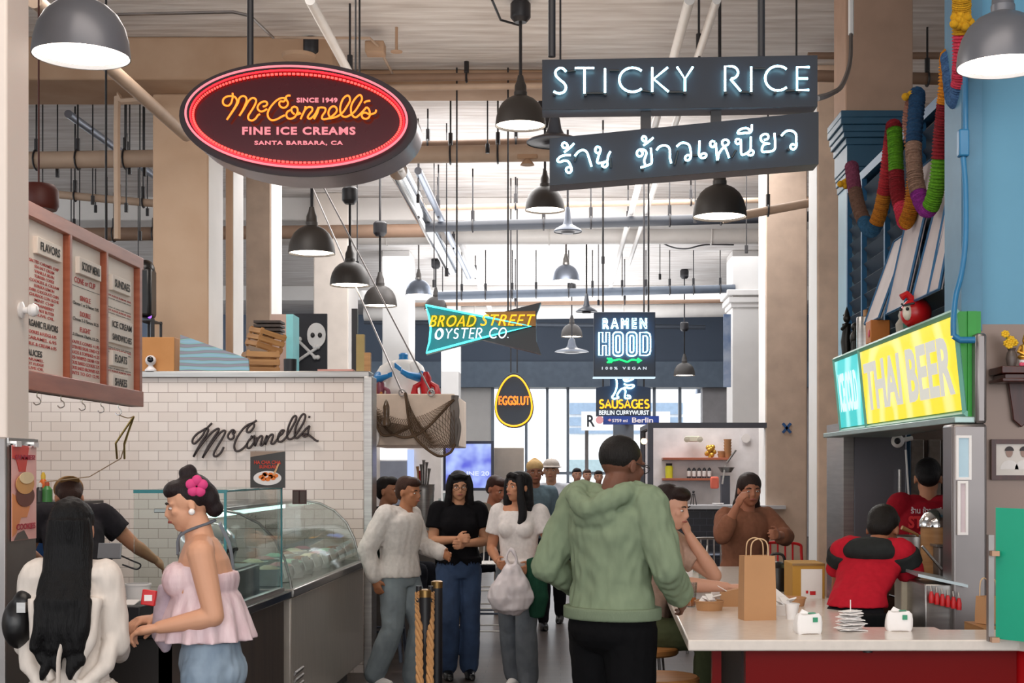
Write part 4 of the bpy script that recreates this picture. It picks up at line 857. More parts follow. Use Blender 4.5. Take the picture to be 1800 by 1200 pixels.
# batch machine/bags behind
pl = M().lathe([(0, 0), (.2, 0), (.22, .1), (.2, .2), (.12, .28), (0, .31)], c=(-2.0, 7.5, 1.078), n=24, T=Matrix.Translation((-1.95, 7.85, 1.085)) @ Matrix.Scale(.75, 4))
tag(obj('dome_lid', pl, mat('clear foil', 'dedede', .15, .6)), 'shiny silver dome lid seen through the glass guard', 'lid')
# small framed prints on case top
for px, lb in ((520, 'left of two small framed prints on the curved glass cabinet'), (532, 'right of two small framed prints on the curved glass cabinet')):
    a = P(px, 886, 9.2); t = thing('framed_print', lb, 'framed print', (a.x, 9.2, 1.376))
    obj('frame', M().box(a.x-.022, a.x+.024, 9.2, 9.215, 1.377, 1.377+.09), woodm, t); obj('print', M().box(a.x-.016, a.x+.018, 9.196, 9.2, 1.385, 1.377+.082), mat('print dark', '4a3a34', .5), t)
# items at the till
def on(px, Y, z): return Vector((P(px, 0, Y).x, Y, z))
CT = .906
c = on(235, 6.42, CT); t = thing('card_terminal', 'black till drawer box on the left counter between the two women', 'till', c)
obj('body', M().box(c.x-.055, c.x+.055, 6.33, 6.6, CT, CT+.085), black, t, bevel=.006)
obj('receipt_paper', M().ob(c+Vector((-.02, .02, .092)), (.06, .1, .004), (R(8), 0, 0)), paper, t)
obj('stand_base', M().box(c.x-.03, c.x+.08, 6.3, 6.4, CT, CT+.008), black, t)
t = thing('paper_tub', 'white round paper tub on the left counter', 'tub', on(243, 6.7, CT)); c = on(243, 6.7, CT)
obj('body', M().lathe([(0, 0), (.048, 0), (.058, .1), (.054, .1)], c=c+Vector((0, 0, .05)), n=24), paper, t); obj('rim', M().lathe([(.054, .1), (.061, .1), (.061, .108), (.054, .108)], c=c+Vector((0, 0, .05)), n=24), paper, t)
obj('stand', M().lathe([(0, 0), (.05, 0), (.05, .05), (0, .05)], c=c, n=20), blackp, t)
c = on(205, 7.4, 1.0); t = thing('tablet_screen', 'grey back of a tablet screen on the left counter', 'tablet', on(195, 6.72, CT))
obj('screen', M().ob(P(193, 968, 6.7), (.11, .012, .075), (R(-15), 0, 0)), mat('tablet grey', '8d9096', .3, .6), t, bevel=.003)
obj('stand', M().cyl(on(193, 6.73, CT), P(193, 975, 6.73), .012), black, t)
tag(obj('cable', M().tube(crom([P(210, 975, 6.8), P(232, 985, 6.8), P(247, 992, 6.8), P(240, 1000, 6.8), P(215, 992, 6.8)], 6), .004, 6), black), 'black cable looping beside the tablet', 'cable')
# back shelf with sauces behind the server
bsf = thing('back_shelf', 'dark back counter with an upper shelf under the menu board', 'shelf', (P(90, 0, 10.2).x, 10.4, 0))
xa, xb = P(52, 0, 10.4).x-.6, P(128, 0, 10.4).x
obj('cabinet', M().box(xa, xb, 10.35, 11.1, 0, .92), steeld, bsf, bevel=.008); obj('shelf', M().box(xa, xb, 10.5, 11.1, P(0, 882, 10.5).z-.02, P(0, 882, 10.5).z), black, bsf)
obj('posts', M().cyl((xb-.05, 10.6, .92), (xb-.05, 10.6, 1.35), .015), black, bsf)
zs = P(0, 882, 10.5).z
for lb, px, h, hx_, cap_ in (('orange sauce squeeze bottle with a yellow cap, on the shelf behind the server', 76, .2, 'd0641c', 'd8b23a'), ('white labelled black jar on the shelf beside the sauce bottle', 70, .13, '2a2826', 'd0ccc8'), ('green label bottle on the shelf behind the server', 83, .14, '3c7a3a', 'b04a28')):
    c = on(px, 10.62 if h > .15 else 10.55, zs); t = thing('sauce_bottle', lb, 'bottle', c)
    obj('bottle', M().lathe([(0, 0), (.038, 0), (.038, h*.65), (.015, h*.85), (0, h*.85)], c=c, n=16), mat('sauce '+hx_, hx_, .35), t); obj('cap', M().lathe([(.016, h*.8), (.018, h*.98), (.008, h*1.1), (0, h*1.1)], c=c, n=12), mat('cap '+cap_, cap_, .4), t)
c = on(72, 10.42, .92); tag(obj('water_jug', M().lathe([(0, 0), (.09, 0), (.1, .02), (.1, .24), (.05, .3), (.04, .33), (0, .33)], c=c, n=20), mat('blue jug', '24406a', .2)), 'dark blue water jug on the back counter behind the server', 'jug')
# sammies strip poster
sp_ = thing('strip_poster', 'tall pink and orange poster of ice cream sandwiches clipped to the near column', 'poster', P(41, 860, 5.3))
PX = -1.996
Q = lambda x, y, l=0: Vector((PX+l, 5.17+(x-75)*.245/165, P(0, 783+(y-388)*165/620, 5.3).z))
def qp(pts, l): return M().prism([Q(x, y, l) for x, y in pts], (.002, 0, 0))
obj('sheet', qp([(75, 388), (238, 388), (238, 1008), (75, 1008)], 0), mat('poster pink', 'e3aaa6', .4, scale=8, h2='e8b8b0'), sp_)
obj('red_band', qp([(75, 388), (185, 388), (160, 560), (120, 560), (100, 480), (75, 470)], .003), mat('poster red', 'cf4438', .4), sp_)
obj('grey_band', qp([(85, 1005), (180, 1005), (150, 945), (110, 960)], .003), mat('poster grey', '5b5450', .4), sp_)
obj('orange_band', qp([(75, 700), (190, 790), (170, 860), (130, 860), (100, 960), (75, 980)], .003), mat('poster orange', 'e0905c', .4), sp_)
m = M()
for s_, x0_, y0_, x1_, y1_ in (('SAMMIES!', 88, 448, 222, 482), ('COOKIES', 98, 900, 224, 940)): m.text(s_, Q(x0_, y1_, .006), Q(x1_, y1_)-Q(x0_, y1_), Q(x0_, y0_)-Q(x0_, y1_), off=.03, ext=.001)
obj('lettering', m, mat('poster crimson', 'a8243c', .4), sp_)
def disc(x, y, rx, ry, lift): c = Q(x, y, lift); return M().prism([c+Vector((0, rx*cos(u), ry*sin(u))) for u in [2*pi*i/26 for i in range(26)]], (.002, 0, 0))
obj('cookie_print', disc(150, 640, .09, .038, .008), mat('cookie tan', 'cf9a5c', .5), sp_); obj('brownie_print', disc(155, 720, .09, .04, .006), mat('cookie brown', '6a3c30', .5), sp_); obj('cream_print', disc(155, 600, .07, .022, .011), mat('cookie cream', 'e8d2a8', .5), sp_)
m = M()
for x in (100, 215): m.ob(Q(x, 380, .008), (.014, .05, .02))
obj('clips', m, chrome, sp_)
# ============================================================ centre: barrier, oyster bar, television
def barrier(px, py, Y, label, rope_x):
    a = P(px, py, Y); t = thing('barrier_post', label, 'post', (a.x, Y, 0), 'rope barrier posts')
    obj('post', M().lathe([(0, 0), (.13, 0), (.13, .015), (.03, .03), (.03, a.z-.03), (0, a.z-.03)], c=(a.x, Y, 0), n=20), black, t)
    obj('cap', M().lathe([(.031, a.z-.04), (.032, a.z-.005), (.02, a.z), (0, a.z)], c=(a.x, Y, 0), n=20), mat('brass cap', '9a7a4c', .3, .9), t)
    return a
barrier(747, 1035, 7.1, 'black barrier post with brass cap, front of two, with ropes', 0); barrier(768, 1020, 7.7, 'black barrier post with brass cap, back of two', 0)
def rope(label, x0, x1, Y):
    pts = crom([P(x0, 1040, Y), P(x0, 1075, Y), P((x0+x1)/2, 1150, Y-.1), P(x1, 1230, Y-.25)], 14)
    m = M()
    for s_ in range(3):
        m.tube([p+Vector((.0105*cos(i*.75+s_*2.09), .0105*sin(i*.75+s_*2.09), 0)) for i, p in enumerate(pts)], .0105, 6)
    t = thing('barrier_rope', label, 'rope', pts[0]); obj('rope', m, mat('hemp rope', 'b98a5a', .9, bump=.3, scale=60), t)
    obj('hook', M().cyl(pts[0]+Vector((0, 0, -.05)), pts[0]+Vector((0, 0, .03)), .014), black, t)
rope('twisted hemp rope hanging left of the front barrier post', 736, 738, 7.1); rope('twisted hemp rope hanging right of the front barrier post', 757, 755, 7.12)
# oyster canopy
OYd = 13.0
a = P(640, 692, OYd); b = P(799, 783, OYd)
oc = thing('hanging_canopy', 'cream hanging canopy box over the oyster bar, draped with nets', 'canopy', ((a.x+b.x)/2, OYd+.7, b.z))
obj('panel_box', M().box(a.x, b.x, OYd, OYd+1.6, b.z, a.z), mat('cream canvas', 'dcc8b8', .8), oc, bevel=.01)
m = M()
for (x0, y0, x1, y1) in [(648, 480, 758, 690), (650, 560, 707, 690)]:
    p, q = P(x1, y1, OYd-.01), P(x0, y0, OYd+.8); q = p+(q-p)*((CZ-p.z)/(q.z-p.z)); m.cyl(p, q, .008, n=6); m.tube([p+Vector((.03*cos(u), -.01, .03*sin(u))) for u in [2*pi*k/10 for k in range(10)]], .007, 6, closed=True)
obj('suspension_cable', m, steeld, oc)
# nets: draped sheets of fine cord
netm = mat('net cord', '5f4a38', .9); n_ = 0
def net(name, label, top, bot, rim=True, nu=34, nv=14):
    t = thing(name, label, 'net', P(top[0][0], top[0][1], OYd-.04), 'fishing nets on the canopy')
    T = crom([P(x, y, OYd-.05) for x, y in top], 8); B = crom([P(x, y, OYd-.08) for x, y in bot], 8)
    S = lambda L, f: (lambda q: L[int(q)].lerp(L[min(int(q)+1, len(L)-1)], q-int(q)))(f*(len(L)-1.001))
    m = M()
    for i in range(nu+1):
        for d in (-1, 1):
            pts = [S(T, min(1, max(0, i/nu+d*v*.12))).lerp(S(B, min(1, max(0, i/nu+d*v*.12))), v)+Vector((0, -.03*sin(pi*v)*(1+.5*sin(9*i/nu*3)), 0)) for v in [k/nv for k in range(nv+1)]]
            m.tube(pts, .0022, 4)
    obj('mesh', m, netm, t)['kind'] = 'stuff'
    if rim: obj('rim_rope', M().tube(B, .012, 6), netm, t)
net('fishing_net', 'brown fishing net swagged across the upper front of the canopy', [(655, 712), (700, 735), (745, 728), (798, 700)], [(655, 725), (695, 765), (740, 760), (798, 702)])
net('fishing_net', 'brown fishing net hanging from the canopy in a long loop below its lower edge', [(715, 690), (722, 715), (735, 740), (748, 748), (798, 705)], [(712, 690), (725, 760), (765, 799), (790, 796), (800, 780)])
net('fishing_net', 'brown fishing net bunched low at the left side of the canopy', [(655, 714), (680, 738), (700, 745), (722, 748)], [(655, 716), (668, 760), (690, 764), (722, 750)])
m = M()
for i in range(7): x = 796+random.uniform(0, 8); m.tube(crom([P(x, 695, OYd-.05), P(x+random.uniform(-4, 4), 720, OYd-.07), P(x+random.uniform(-3, 5), 750, OYd-.06), P(x+random.uniform(-4, 5), 785, OYd-.05)], 5), .016, 6)
tag(obj('net_tassel', m, mat('grey net', '77706c', .9)), 'grey bunched net hanging down the right corner of the canopy', 'net')
t = thing('oyster_sign', 'white oval sign reading down at the left edge of the canopy', 'sign', P(658, 763, 12.97))
q = P(658, 763, 12.975); obj('board', M().prism([q+Vector((.045*cos(u), 0, .12*sin(u))) for u in [2*pi*i/24 for i in range(24)]], (0, .02, 0)), paper, t)
obj('lettering', M().text('OYSTER', P(655, 782, 12.972)+Vector((.033, 0, 0)), P(655, 744, 12.972)-P(655, 782, 12.972), (-.033, 0, 0), off=.02, ext=.002), black, t)
lm = M().lathe([(0, 0), (.04, 0), (.045, .03), (.025, .07), (.03, .1), (.03, .17), (.015, .22), (0, .24)], c=P(679, 748, 12.85), n=12)
tag(obj('glass_float', lm, mat('smoky bottle', '5c4a3a', .2)), 'small brown bottle shaped lantern tied into the net at the left', 'lantern')
# blue mannequin in a white shirt with lobsters
mq = thing('mannequin', 'headless blue mannequin torso in a white shirt sitting on the canopy', 'mannequin', P(706, 692, 13.6))
MB = M(); c = P(706, 690, 13.6)
def ring(cx, cz, rx, ry, n=20): return [Vector((cx+rx*cos(2*pi*j/n), 13.6+ry*sin(2*pi*j/n), cz)) for j in range(n)]
zz = lambda py: P(0, py, 13.6).z
xx = lambda px: P(px, 0, 13.6).x
obj('shirt', M().loft([ring(xx(707), zz(696), .17, .12), ring(xx(707), zz(670), .16, .115), ring(xx(707), zz(650), .17, .12), ring(xx(708), zz(640), .155, .1), ring(xx(709), zz(634), .1, .08), ring(xx(709), zz(632), .05, .05)]).tube([(xx(690), 13.55, zz(642)), (xx(680), 13.5, zz(652)), (xx(672), 13.45, zz(666))], [.05, .065, .06], 12).tube([(xx(728), 13.55, zz(642)), (xx(736), 13.5, zz(652)), (xx(742), 13.45, zz(664))], [.05, .065, .06], 12), paper, mq)
bl_ = mat('mannequin blue', '1577b8', .4)
obj('neck', M().lathe([(.05, 0), (.042, .03), (.045, .06), (.03, .075), (0, .078)], c=(xx(709), 13.6, zz(634)), n=16), bl_, mq)
m = M().tube([(xx(670), 13.44, zz(662)), (xx(668), 13.38, zz(669)), (xx(678), 13.3, zz(668)), (xx(692), 13.25, zz(664))], [.045, .04, .03, .02], 12)
for k in range(4): m.tube([(xx(690), 13.25, zz(664)+.01*k-.015), (xx(697), 13.23, zz(662)+.012*k-.018)], [.009, .006], 6)
obj('left_arm', m, bl_, mq)
m = M().tube([(xx(744), 13.44, zz(660)), (xx(740), 13.4, zz(666)), (xx(722), 13.3, zz(662)), (xx(712), 13.28, zz(656))], [.045, .042, .03, .022], 12)
for k in range(4): m.tube([(xx(712), 13.27, zz(656)+.008*k), (xx(701), 13.25, zz(649)+.012*k)], [.009, .006], 6)
obj('right_arm', m, bl_, mq)
def lobster(px, py, s, h, label):
    c = P(px, py, 13.35); t = thing('toy_lobster', label, 'toy', c); mm = mat('toy '+h, h, .35)
    m = M().tube([c+Vector((0, 0, -.09*s)), c, c+Vector((0, 0, .08*s)), c+Vector((0, 0, .13*s))], [.04*s, .05*s, .045*s, .02*s], 12)
    for q in (-1, 1): m.tube([c+Vector((q*.03*s, 0, .04*s)), c+Vector((q*.09*s, -.02, .0)), c+Vector((q*.1*s, -.03, -.06*s)), c+Vector((q*.06*s, -.04, -.1*s))], [.018*s, .025*s, .035*s, .012*s], 8)
    obj('shell', m, mm, t)
lobster(749, 680, 1.1, 'b3121c', 'red toy lobster under the right arm of the blue mannequin'); lobster(669, 686, .8, '7a3a4c', 'dark red and purple toy crab at the left of the blue mannequin')
lobster(660, 688, .6, 'b8783a', 'orange brown toy at the far left of the blue mannequin')
# television
a, b = P(779, 775, 15.5), P(868, 862, 15.5); tv = thing('television', 'large wall screen showing a pale blue picture, beyond the oyster bar', 'television', ((a.x+b.x)/2, 15.5, b.z))
obj('bezel', M().box(a.x, b.x, 15.5, 15.57, b.z, a.z), mat('tv navy', '1a2340', .3), tv)
em = bpy.data.materials.new('screen picture'); em.use_nodes = True; nt = em.node_tree; b_ = nt.nodes['Principled BSDF']; tc = nt.nodes.new('ShaderNodeTexCoord'); nz = nt.nodes.new('ShaderNodeTexNoise'); nz.inputs['Scale'].default_value = 5
rp = nt.nodes.new('ShaderNodeValToRGB'); rp.color_ramp.elements[0].color = rgb('5f66d8'); rp.color_ramp.elements[0].position = .35; rp.color_ramp.elements[1].color = rgb('b4c8ff'); rp.color_ramp.elements[1].position = .65
nt.links.new(tc.outputs['Object'], nz.inputs[0]); nt.links.new(nz.outputs[0], rp.inputs[0]); nt.links.new(rp.outputs[0], b_.inputs['Emission Color']); b_.inputs['Emission Strength'].default_value = .95; b_.inputs['Base Color'].default_value = (0, 0, 0, 1)
obj('screen', M().box(a.x+.03, b.x-.03, 15.485, 15.5, b.z+.03, a.z-.03), em, tv)
obj('screen_text', tx('JUNE 20', 808, 828, 860, 838, 15.48, off=.02), emit('screen text', 'd4dcff', 1.0), tv)
obj('stand', M().box((a.x+b.x)/2-.04, (a.x+b.x)/2+.04, 15.6, 15.68, 0, b.z+.3), steeld, tv)
a, b = P(868, 786, 15.7), P(921, 900, 15.7); tag(obj('partition_panel', M().box(a.x, b.x, 15.7, 15.78, 0, a.z), mat('warm grey panel', 'bdb4ac', .6), bevel=.01), 'pale grey free standing panel right of the television', 'panel')
# left rear stalls behind the oyster bar
a, b = P(640, 782, 16.8), P(775, 900, 16.8)
t = thing('back_kiosk', 'white back wall unit with a lit panel behind the oyster bar', 'kiosk', ((a.x+b.x)/2, 16.8, 0))
obj('wall', M().box(a.x-.9, b.x, 16.8, 16.9, 0, 2.0), mat('white laminate', 'ddd8d6', .4), t)
p, q = P(668, 783, 16.75), P(715, 808, 16.75); obj('lit_panel', M().box(p.x, q.x, 16.76, 16.8, q.z, p.z), emit('lit white panel', 'ffffff', 1.1), t)
p, q = P(668, 810, 16.75), P(715, 900, 16.75); obj('steel_panel', M().box(p.x, q.x, 16.76, 16.8, q.z, p.z), mat('blue grey panel', '9aa2b4', .3, .4), t)
p, q = P(716, 790, 16.75), P(727, 900, 16.75); obj('blue_light_strip', M().box(p.x, q.x, 16.76, 16.8, q.z, p.z), emit('strip light', 'b8ccff', .9), t)
ob_ = thing('oyster_bar', 'dark oyster bar counter behind the walking women', 'counter', (-1.5, 13.4, 0))
obj('front', M().box(-2.4, -.93, 13.2, 14.1, 0, .98), mat('bar grey', '5a5654', .5), ob_); obj('worktop', M().box(-2.42, -.9, 13.15, 14.15, .98, 1.03), quartz, ob_, bevel=.006)
BZ = 1.03
c = on(744, 13.35, BZ+.1); c.z = BZ
bk = thing('steel_bucket', 'ribbed steel bucket full of utensils on the oyster bar', 'bucket', c)
pr = [(0, 0), (.085, 0)]+[(.085+.02*k/12+.003*(k % 2), .02+.4*k/12) for k in range(13)]+[(.11, .43), (.1, .42)]
obj('bucket', M().lathe(pr, c=c, n=28), steelm, bk)
for i, (dx, h, mm) in enumerate([(-.05, .6, woodl), (-.02, .62, steeld), (.0, .66, steelm), (.03, .64, steeld), (.05, .58, steelm), (-.035, .56, redb)]):
    obj('utensil', M().tube([c+Vector((dx*.6, .02*(i % 3), .3)), c+Vector((dx, .02*(i % 3), h-.05)), c+Vector((dx*1.1, .02*(i % 3), h))], [.008, .01, .016], 8), mm, bk)
for i in range(5):
    c = on(773+i*8, 13.3+.05*(i % 2), BZ); h = .3+.05*(i % 3); t = thing('bottle', 'clear bottle standing on the oyster bar behind the woman in black', 'bottle', c, 'bottles on the oyster bar')
    obj('glass', M().lathe([(0, 0), (.032, 0), (.034, h*.6), (.012, h*.78), (.012, h), (0, h)], c=c, n=14), mat('bottle glass pale', ['b8c8cc', '6a5a4a', 'd8e0e4'][i % 3], .1), t); obj('label', M().lathe([(.0345, h*.2), (.0355, h*.21), (.0355, h*.45), (.0345, h*.46)], c=c, n=14), paper, t)
# tall white wire stool
def wire_stool(px, Y, label, h=.78, m_=None):
    c = on(px, Y, 0); t = thing('wire_stool', label, 'stool', c); mm = m_ or mat('white wire', 'e0dedc', .4)
    s = M(); q = M()
    for i in range(9): u = -.2+.05*i; s.tube(crom([c+Vector((u, -.2, h)), c+Vector((u, 0, h-.02)), c+Vector((u, .2, h)), c+Vector((u*1.05, .25, h+.14)), c+Vector((u*1.05, .26, h+.24))], 4), .006, 6)
    for i in range(9): v = -.2+.05*i; s.tube([c+Vector((-.2, v, h-.005)), c+Vector((.2, v, h-.005))], .006, 6)
    obj('seat', s, mm, t)
    for sx in (-1, 1):
        for sy in (-1, 1): obj('leg', M().cyl(c+Vector((sx*.18, sy*.18, h)), c+Vector((sx*.26, sy*.26, 0)), .01, n=8), mm, t)
        q.tube([c+Vector((sx*.26, -.26, .012)), c+Vector((sx*.26, .26, .012))], .01, 8)
    for f in (.25, .5, .7):
        e = .18+.08*(1-f); z = h*f
        for (p, r_) in (((-e, -e), (e, -e)), ((e, -e), (e, e)), ((e, e), (-e, e)), ((-e, e), (-e, -e))): q.tube([c+Vector((p[0], p[1], z)), c+Vector((r_[0], r_[1], z))], .007, 6)
    obj('stretcher', q, mm, t)
wire_stool(838, 12.6, 'tall white wire bar stool between the woman in black and the woman in white')
# ============================================================ right middle: kitchen kiosk
KY = 16.0; dk = mat('kiosk steel frame', '4a4c56', .5)
a, b = P(1139, 744, KY), P(1348, 890, KY)
kk = thing('kitchen_kiosk', 'open kitchen kiosk with a dark steel frame and white back wall', 'kiosk', ((a.x+b.x)/2, KY+.8, 0))
m = M().box(a.x, b.x, KY, KY+.1, a.z-.05, a.z+.01); m.box(a.x, a.x+.06, KY, KY+.1, 0, a.z-.05); m.box(a.x, a.x+.06, KY+1.5, KY+1.6, 0, a.z-.05); m.box(a.x, a.x+.06, KY+.1, KY+1.6, a.z-.05, a.z)
obj('frame', m, dk, kk)
obj('back_wall', M().box(a.x+.05, b.x+.3, KY+1.5, KY+1.55, .5, a.z+.02), mat('kiosk white', 'f0edef', .5), kk)
zc_ = P(0, 888, KY).z
obj('ledge', M().box(a.x, b.x+.2, KY-.1, KY+.5, zc_-.04, zc_), mat('pale ledge', 'b8babf', .3), kk)
obj('counter_front', M().box(a.x+.02, b.x+.2, KY+.05, KY+.12, 0, zc_-.04), brickm('dark tile front', '2c303b', '4c515d', .15, .075, .003, .3), kk)
p, q = P(1165, 0, 17.3), P(1283, 0, 17.3)
for i, py in enumerate((804, 840)):
    z = P(0, py, 17.3).z; w = tag(obj('wall_shelf', M().box(p.x, q.x-(.15 if i else 0), 17.28, 17.5, z-.03, z), woodr, bevel=.003), ['upper', 'lower'][i]+' brown wooden shelf on the white kiosk wall', 'shelf')
z1_ = P(0, 840, 17.3).z; z0_ = P(0, 804, 17.3).z
c = on(1176, 17.36, z1_); t = thing('glass_jar', 'jar with bright yellow contents on the lower kiosk shelf', 'jar', c)
obj('jar', M().lathe([(0, 0), (.045, 0), (.048, .13), (.035, .155), (0, .155)], c=c, n=16), mat('yellow lemons', 'd8d22a', .3), t); obj('lid', M().lathe([(.038, .15), (.04, .18), (0, .18)], c=c, n=16), black, t)
for i in range(5):
    c = on(1211+i*9, 17.36, z1_); t = thing('spice_jar', 'small dark jar with a pale label in the row on the lower kiosk shelf', 'jar', c, 'spice jars on the kiosk shelf')
    obj('jar', M().lathe([(0, 0), (.024, 0), (.024, .1), (.014, .12), (0, .13)], c=c, n=12), mat('spice jar', '33343c', .3), t); obj('label', M().lathe([(.0245, .02), (.0252, .022), (.0252, .085), (.0245, .087)], c=c, n=12), paper, t)
c = on(1249, 17.38, z0_); m = M()
for i in range(14): u = i*2.4; m.ball(c+Vector((.05*cos(u)*sin(i*.5+.4), .02*sin(u), .08+.05*cos(i*.5))), .03, 8)
m.cyl(c, c+Vector((0, 0, .05)), .03)
tag(obj('gold_ornament', m, mat('gilded', 'd0a548', .35, .6)), 'round golden ornament on the upper kiosk shelf', 'ornament')
for j, (px, k) in enumerate(((1268, 2), (1279, 6))):
    c = on(px, 17.38, z0_); t = thing('bowl_stack', ['short', 'tall'][j]+' stack of brown paper bowls on the right of the upper kiosk shelf', 'bowls', c)
    for i in range(k): obj('bowl', M().lathe([(0, 0), (.036, 0), (.05, .045), (.046, .045), (.034, .01)], c=c+Vector((0, 0, i*.036)), n=16), kraft, t)
c = P(1218, 771, 17.4); t = thing('emergency_light', 'white twin head emergency light on the kiosk wall', 'light', c)
obj('housing', M().ob(c, (.16, .07, .07)), mat('old plastic', 'cfcab8', .4), t, bevel=.008)
for s_ in (-1, 1): obj('lamp_head', M().lathe([(0, 0), (.03, .0), (.036, .05), (0, .055)], n=14, T=Matrix.Translation(c+Vector((s_*.08, -.02, .0))) @ Matrix.Rotation(R(100), 4, 'X')), MATS['old plastic'], t)
c = on(1219, KY+.2, zc_); m = M()
for s_ in (-1, 1): m.tube([c+Vector((s_*.035, 0, 0)), c+Vector((s_*.01, 0, .13))], .005, 6)
m.tube([c+Vector((0, .04, 0)), c+Vector((0, 0, .13))], .005, 6); m.ball(c+Vector((0, 0, .15)), .016, 10)
tag(obj('phone_tripod', m, black), 'little black tripod standing on the kiosk ledge', 'tripod')
for i, px in enumerate((1157, 1163)):
    c = on(px, KY+.2, zc_); tag(obj('drinking_glass', M().lathe([(0, 0), (.022, 0), (.03, .14), (.027, .14), (.02, .01)], c=c, n=14), clearb), ['left', 'right'][i]+' of two clear glasses on the kiosk ledge', 'glass')
c = on(1275, KY+.9, .0); t = thing('stand_mixer', 'white and steel food press with a lever at the kiosk', 'machine', c)
z = P(0, 880, KY+.9).z
obj('column', M().box(c.x-.05, c.x+.05, KY+.85, KY+1.0, 0, z+.3), dk, t); obj('bowl', M().lathe([(0, 0), (.06, 0), (.1, .06), (.095, .06)], c=(c.x, KY+.8, P(0, 830, KY+.8).z), n=20), steelm, t)
obj('lever', M().tube([(c.x-.02, KY+.75, z+.42), (c.x-.06, KY+.7, z+.2)], .012, 8).tube([(c.x, KY+.75, z+.45), (c.x+.1, KY+.7, z+.6)], .012, 8), steelm, t)
c = P(1256, 848, KY+.5); tag(obj('apron_cloth', M().ob(c, (.1, .05, .14)), mat('coral cloth', 'c8604c', .8), bevel=.02), 'coral red cloth hanging at the kiosk shelf end', 'cloth')
c = P(1262, 878, KY+.2); tag(obj('white_plate', M().lathe([(0, 0), (.05, 0), (.07, .02), (.065, .022)], c=(c.x, KY+.2, zc_), n=24), paper), 'white plate stack on the kiosk ledge', 'plate')
c = P(1311, 770, KY+1.48); m = M().lathe([(0, 0), (.055, 0), (.055, .02), (0, .02)], n=24, T=Matrix.Translation(c) @ Matrix.Rotation(pi/2, 4, 'X')); tag(obj('wall_clock', m, paper), 'small round white clock on the kiosk wall', 'clock')
lb_ = P(1132, 775, 16.6); t = thing('bulb_lamp', 'glowing bare bulb wall lamp left of the kiosk', 'lamp', lb_)
obj('bulb', M().ball(lb_, .035, 14), emit('warm bulb', 'ffb878', 14), t); obj('socket', M().cyl(lb_+Vector((0, 0, .03)), lb_+Vector((0, 0, .1)), .02), black, t); obj('arm', M().tube([lb_+Vector((0, 0, .1)), lb_+Vector((.08, .0, .14)), lb_+Vector((.09, 0, -1.9))], .01), black, t)
# stools at the kiosk
def metal_stool(px, Y, label, mm, h=.72):
    c = on(px, Y, 0); t = thing('metal_stool', label, 'stool', c); obj('seat', M().box(c.x-.16, c.x+.16, Y-.16, Y+.16, h-.03, h), mm, t, bevel=.012)
    for sx in (-1, 1):
        for sy in (-1, 1): obj('leg', M().tube([c+Vector((sx*.14, sy*.14, h-.02)), c+Vector((sx*.2, sy*.2, 0))], .017, 6), mm, t)
    q = M()
    for z in (.25,): 
        e = .18
        for (p, r_) in (((-e, -e), (e, -e)), ((e, -e), (e, e)), ((e, e), (-e, e)), ((-e, e), (-e, -e))): q.cyl(c+Vector((p[0], p[1], z)), c+Vector((r_[0], r_[1], z)), .01, n=6)
    obj('stretcher', q, mm, t)
sm = mat('gunmetal', '4c5463', .35, .6)
metal_stool(1192, 15.1, 'left gunmetal bar stool in front of the kiosk', sm); metal_stool(1256, 14.9, 'right gunmetal bar stool in front of the kiosk', sm)
# blue wall banner behind columns
a, b = P(1272, 552, 22.5), P(1285, 680, 22.5); tag(obj('wall_banner', M().box(a.x, b.x, 22.5, 22.53, b.z, a.z), mat('blue banner', '3f6fae', .5, scale=3, h2='c8d4e4')), 'narrow blue and white banner beside the column with the moulded capital', 'banner')
# market posters far: nothing else
# ============================================================ right stall (rice stall)
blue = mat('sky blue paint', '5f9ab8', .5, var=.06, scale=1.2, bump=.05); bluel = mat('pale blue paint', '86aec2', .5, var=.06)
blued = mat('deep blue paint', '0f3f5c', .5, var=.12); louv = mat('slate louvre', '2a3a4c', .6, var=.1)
# blue pilaster with capital, tan plaster above
x0, x1 = P(1500, 0, 10.5).x, P(1603, 0, 10.5).x
zt_ = P(0, 198, 10.5).z
pl_ = thing('column', 'tan column painted dark blue below a moulded blue capital at the right stall', 'column', ((x0+x1)/2, 10.75, 0))
obj('upper_shaft', M().box(P(1503, 0, 10.5).x-.07, P(1605, 0, 10.5).x, 10.5, 10.95, zt_, CZ), mat('brown plaster', 'b4947f', .8, var=.08), pl_, bevel=.01)
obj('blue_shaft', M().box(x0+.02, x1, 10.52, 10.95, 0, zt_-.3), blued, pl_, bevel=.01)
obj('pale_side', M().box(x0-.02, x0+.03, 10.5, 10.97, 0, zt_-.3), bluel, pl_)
m = M(); zs_ = [0, .05, .09, .12, .28, .33, .37, .42, .47, .52]; ex = [.0, .0, .01, .015, .02, .03, .05, .06, .075, .075]
for i in range(len(zs_)-1): z = zt_-.52+zs_[i]; m.box(x0-ex[i+1]-.03, x1+ex[i+1]*.6, 10.5-ex[i+1], 10.97, z, zt_-.52+zs_[i+1])
obj('capital', m, mat('capital blue', '2f566f', .5), pl_, bevel=.006)
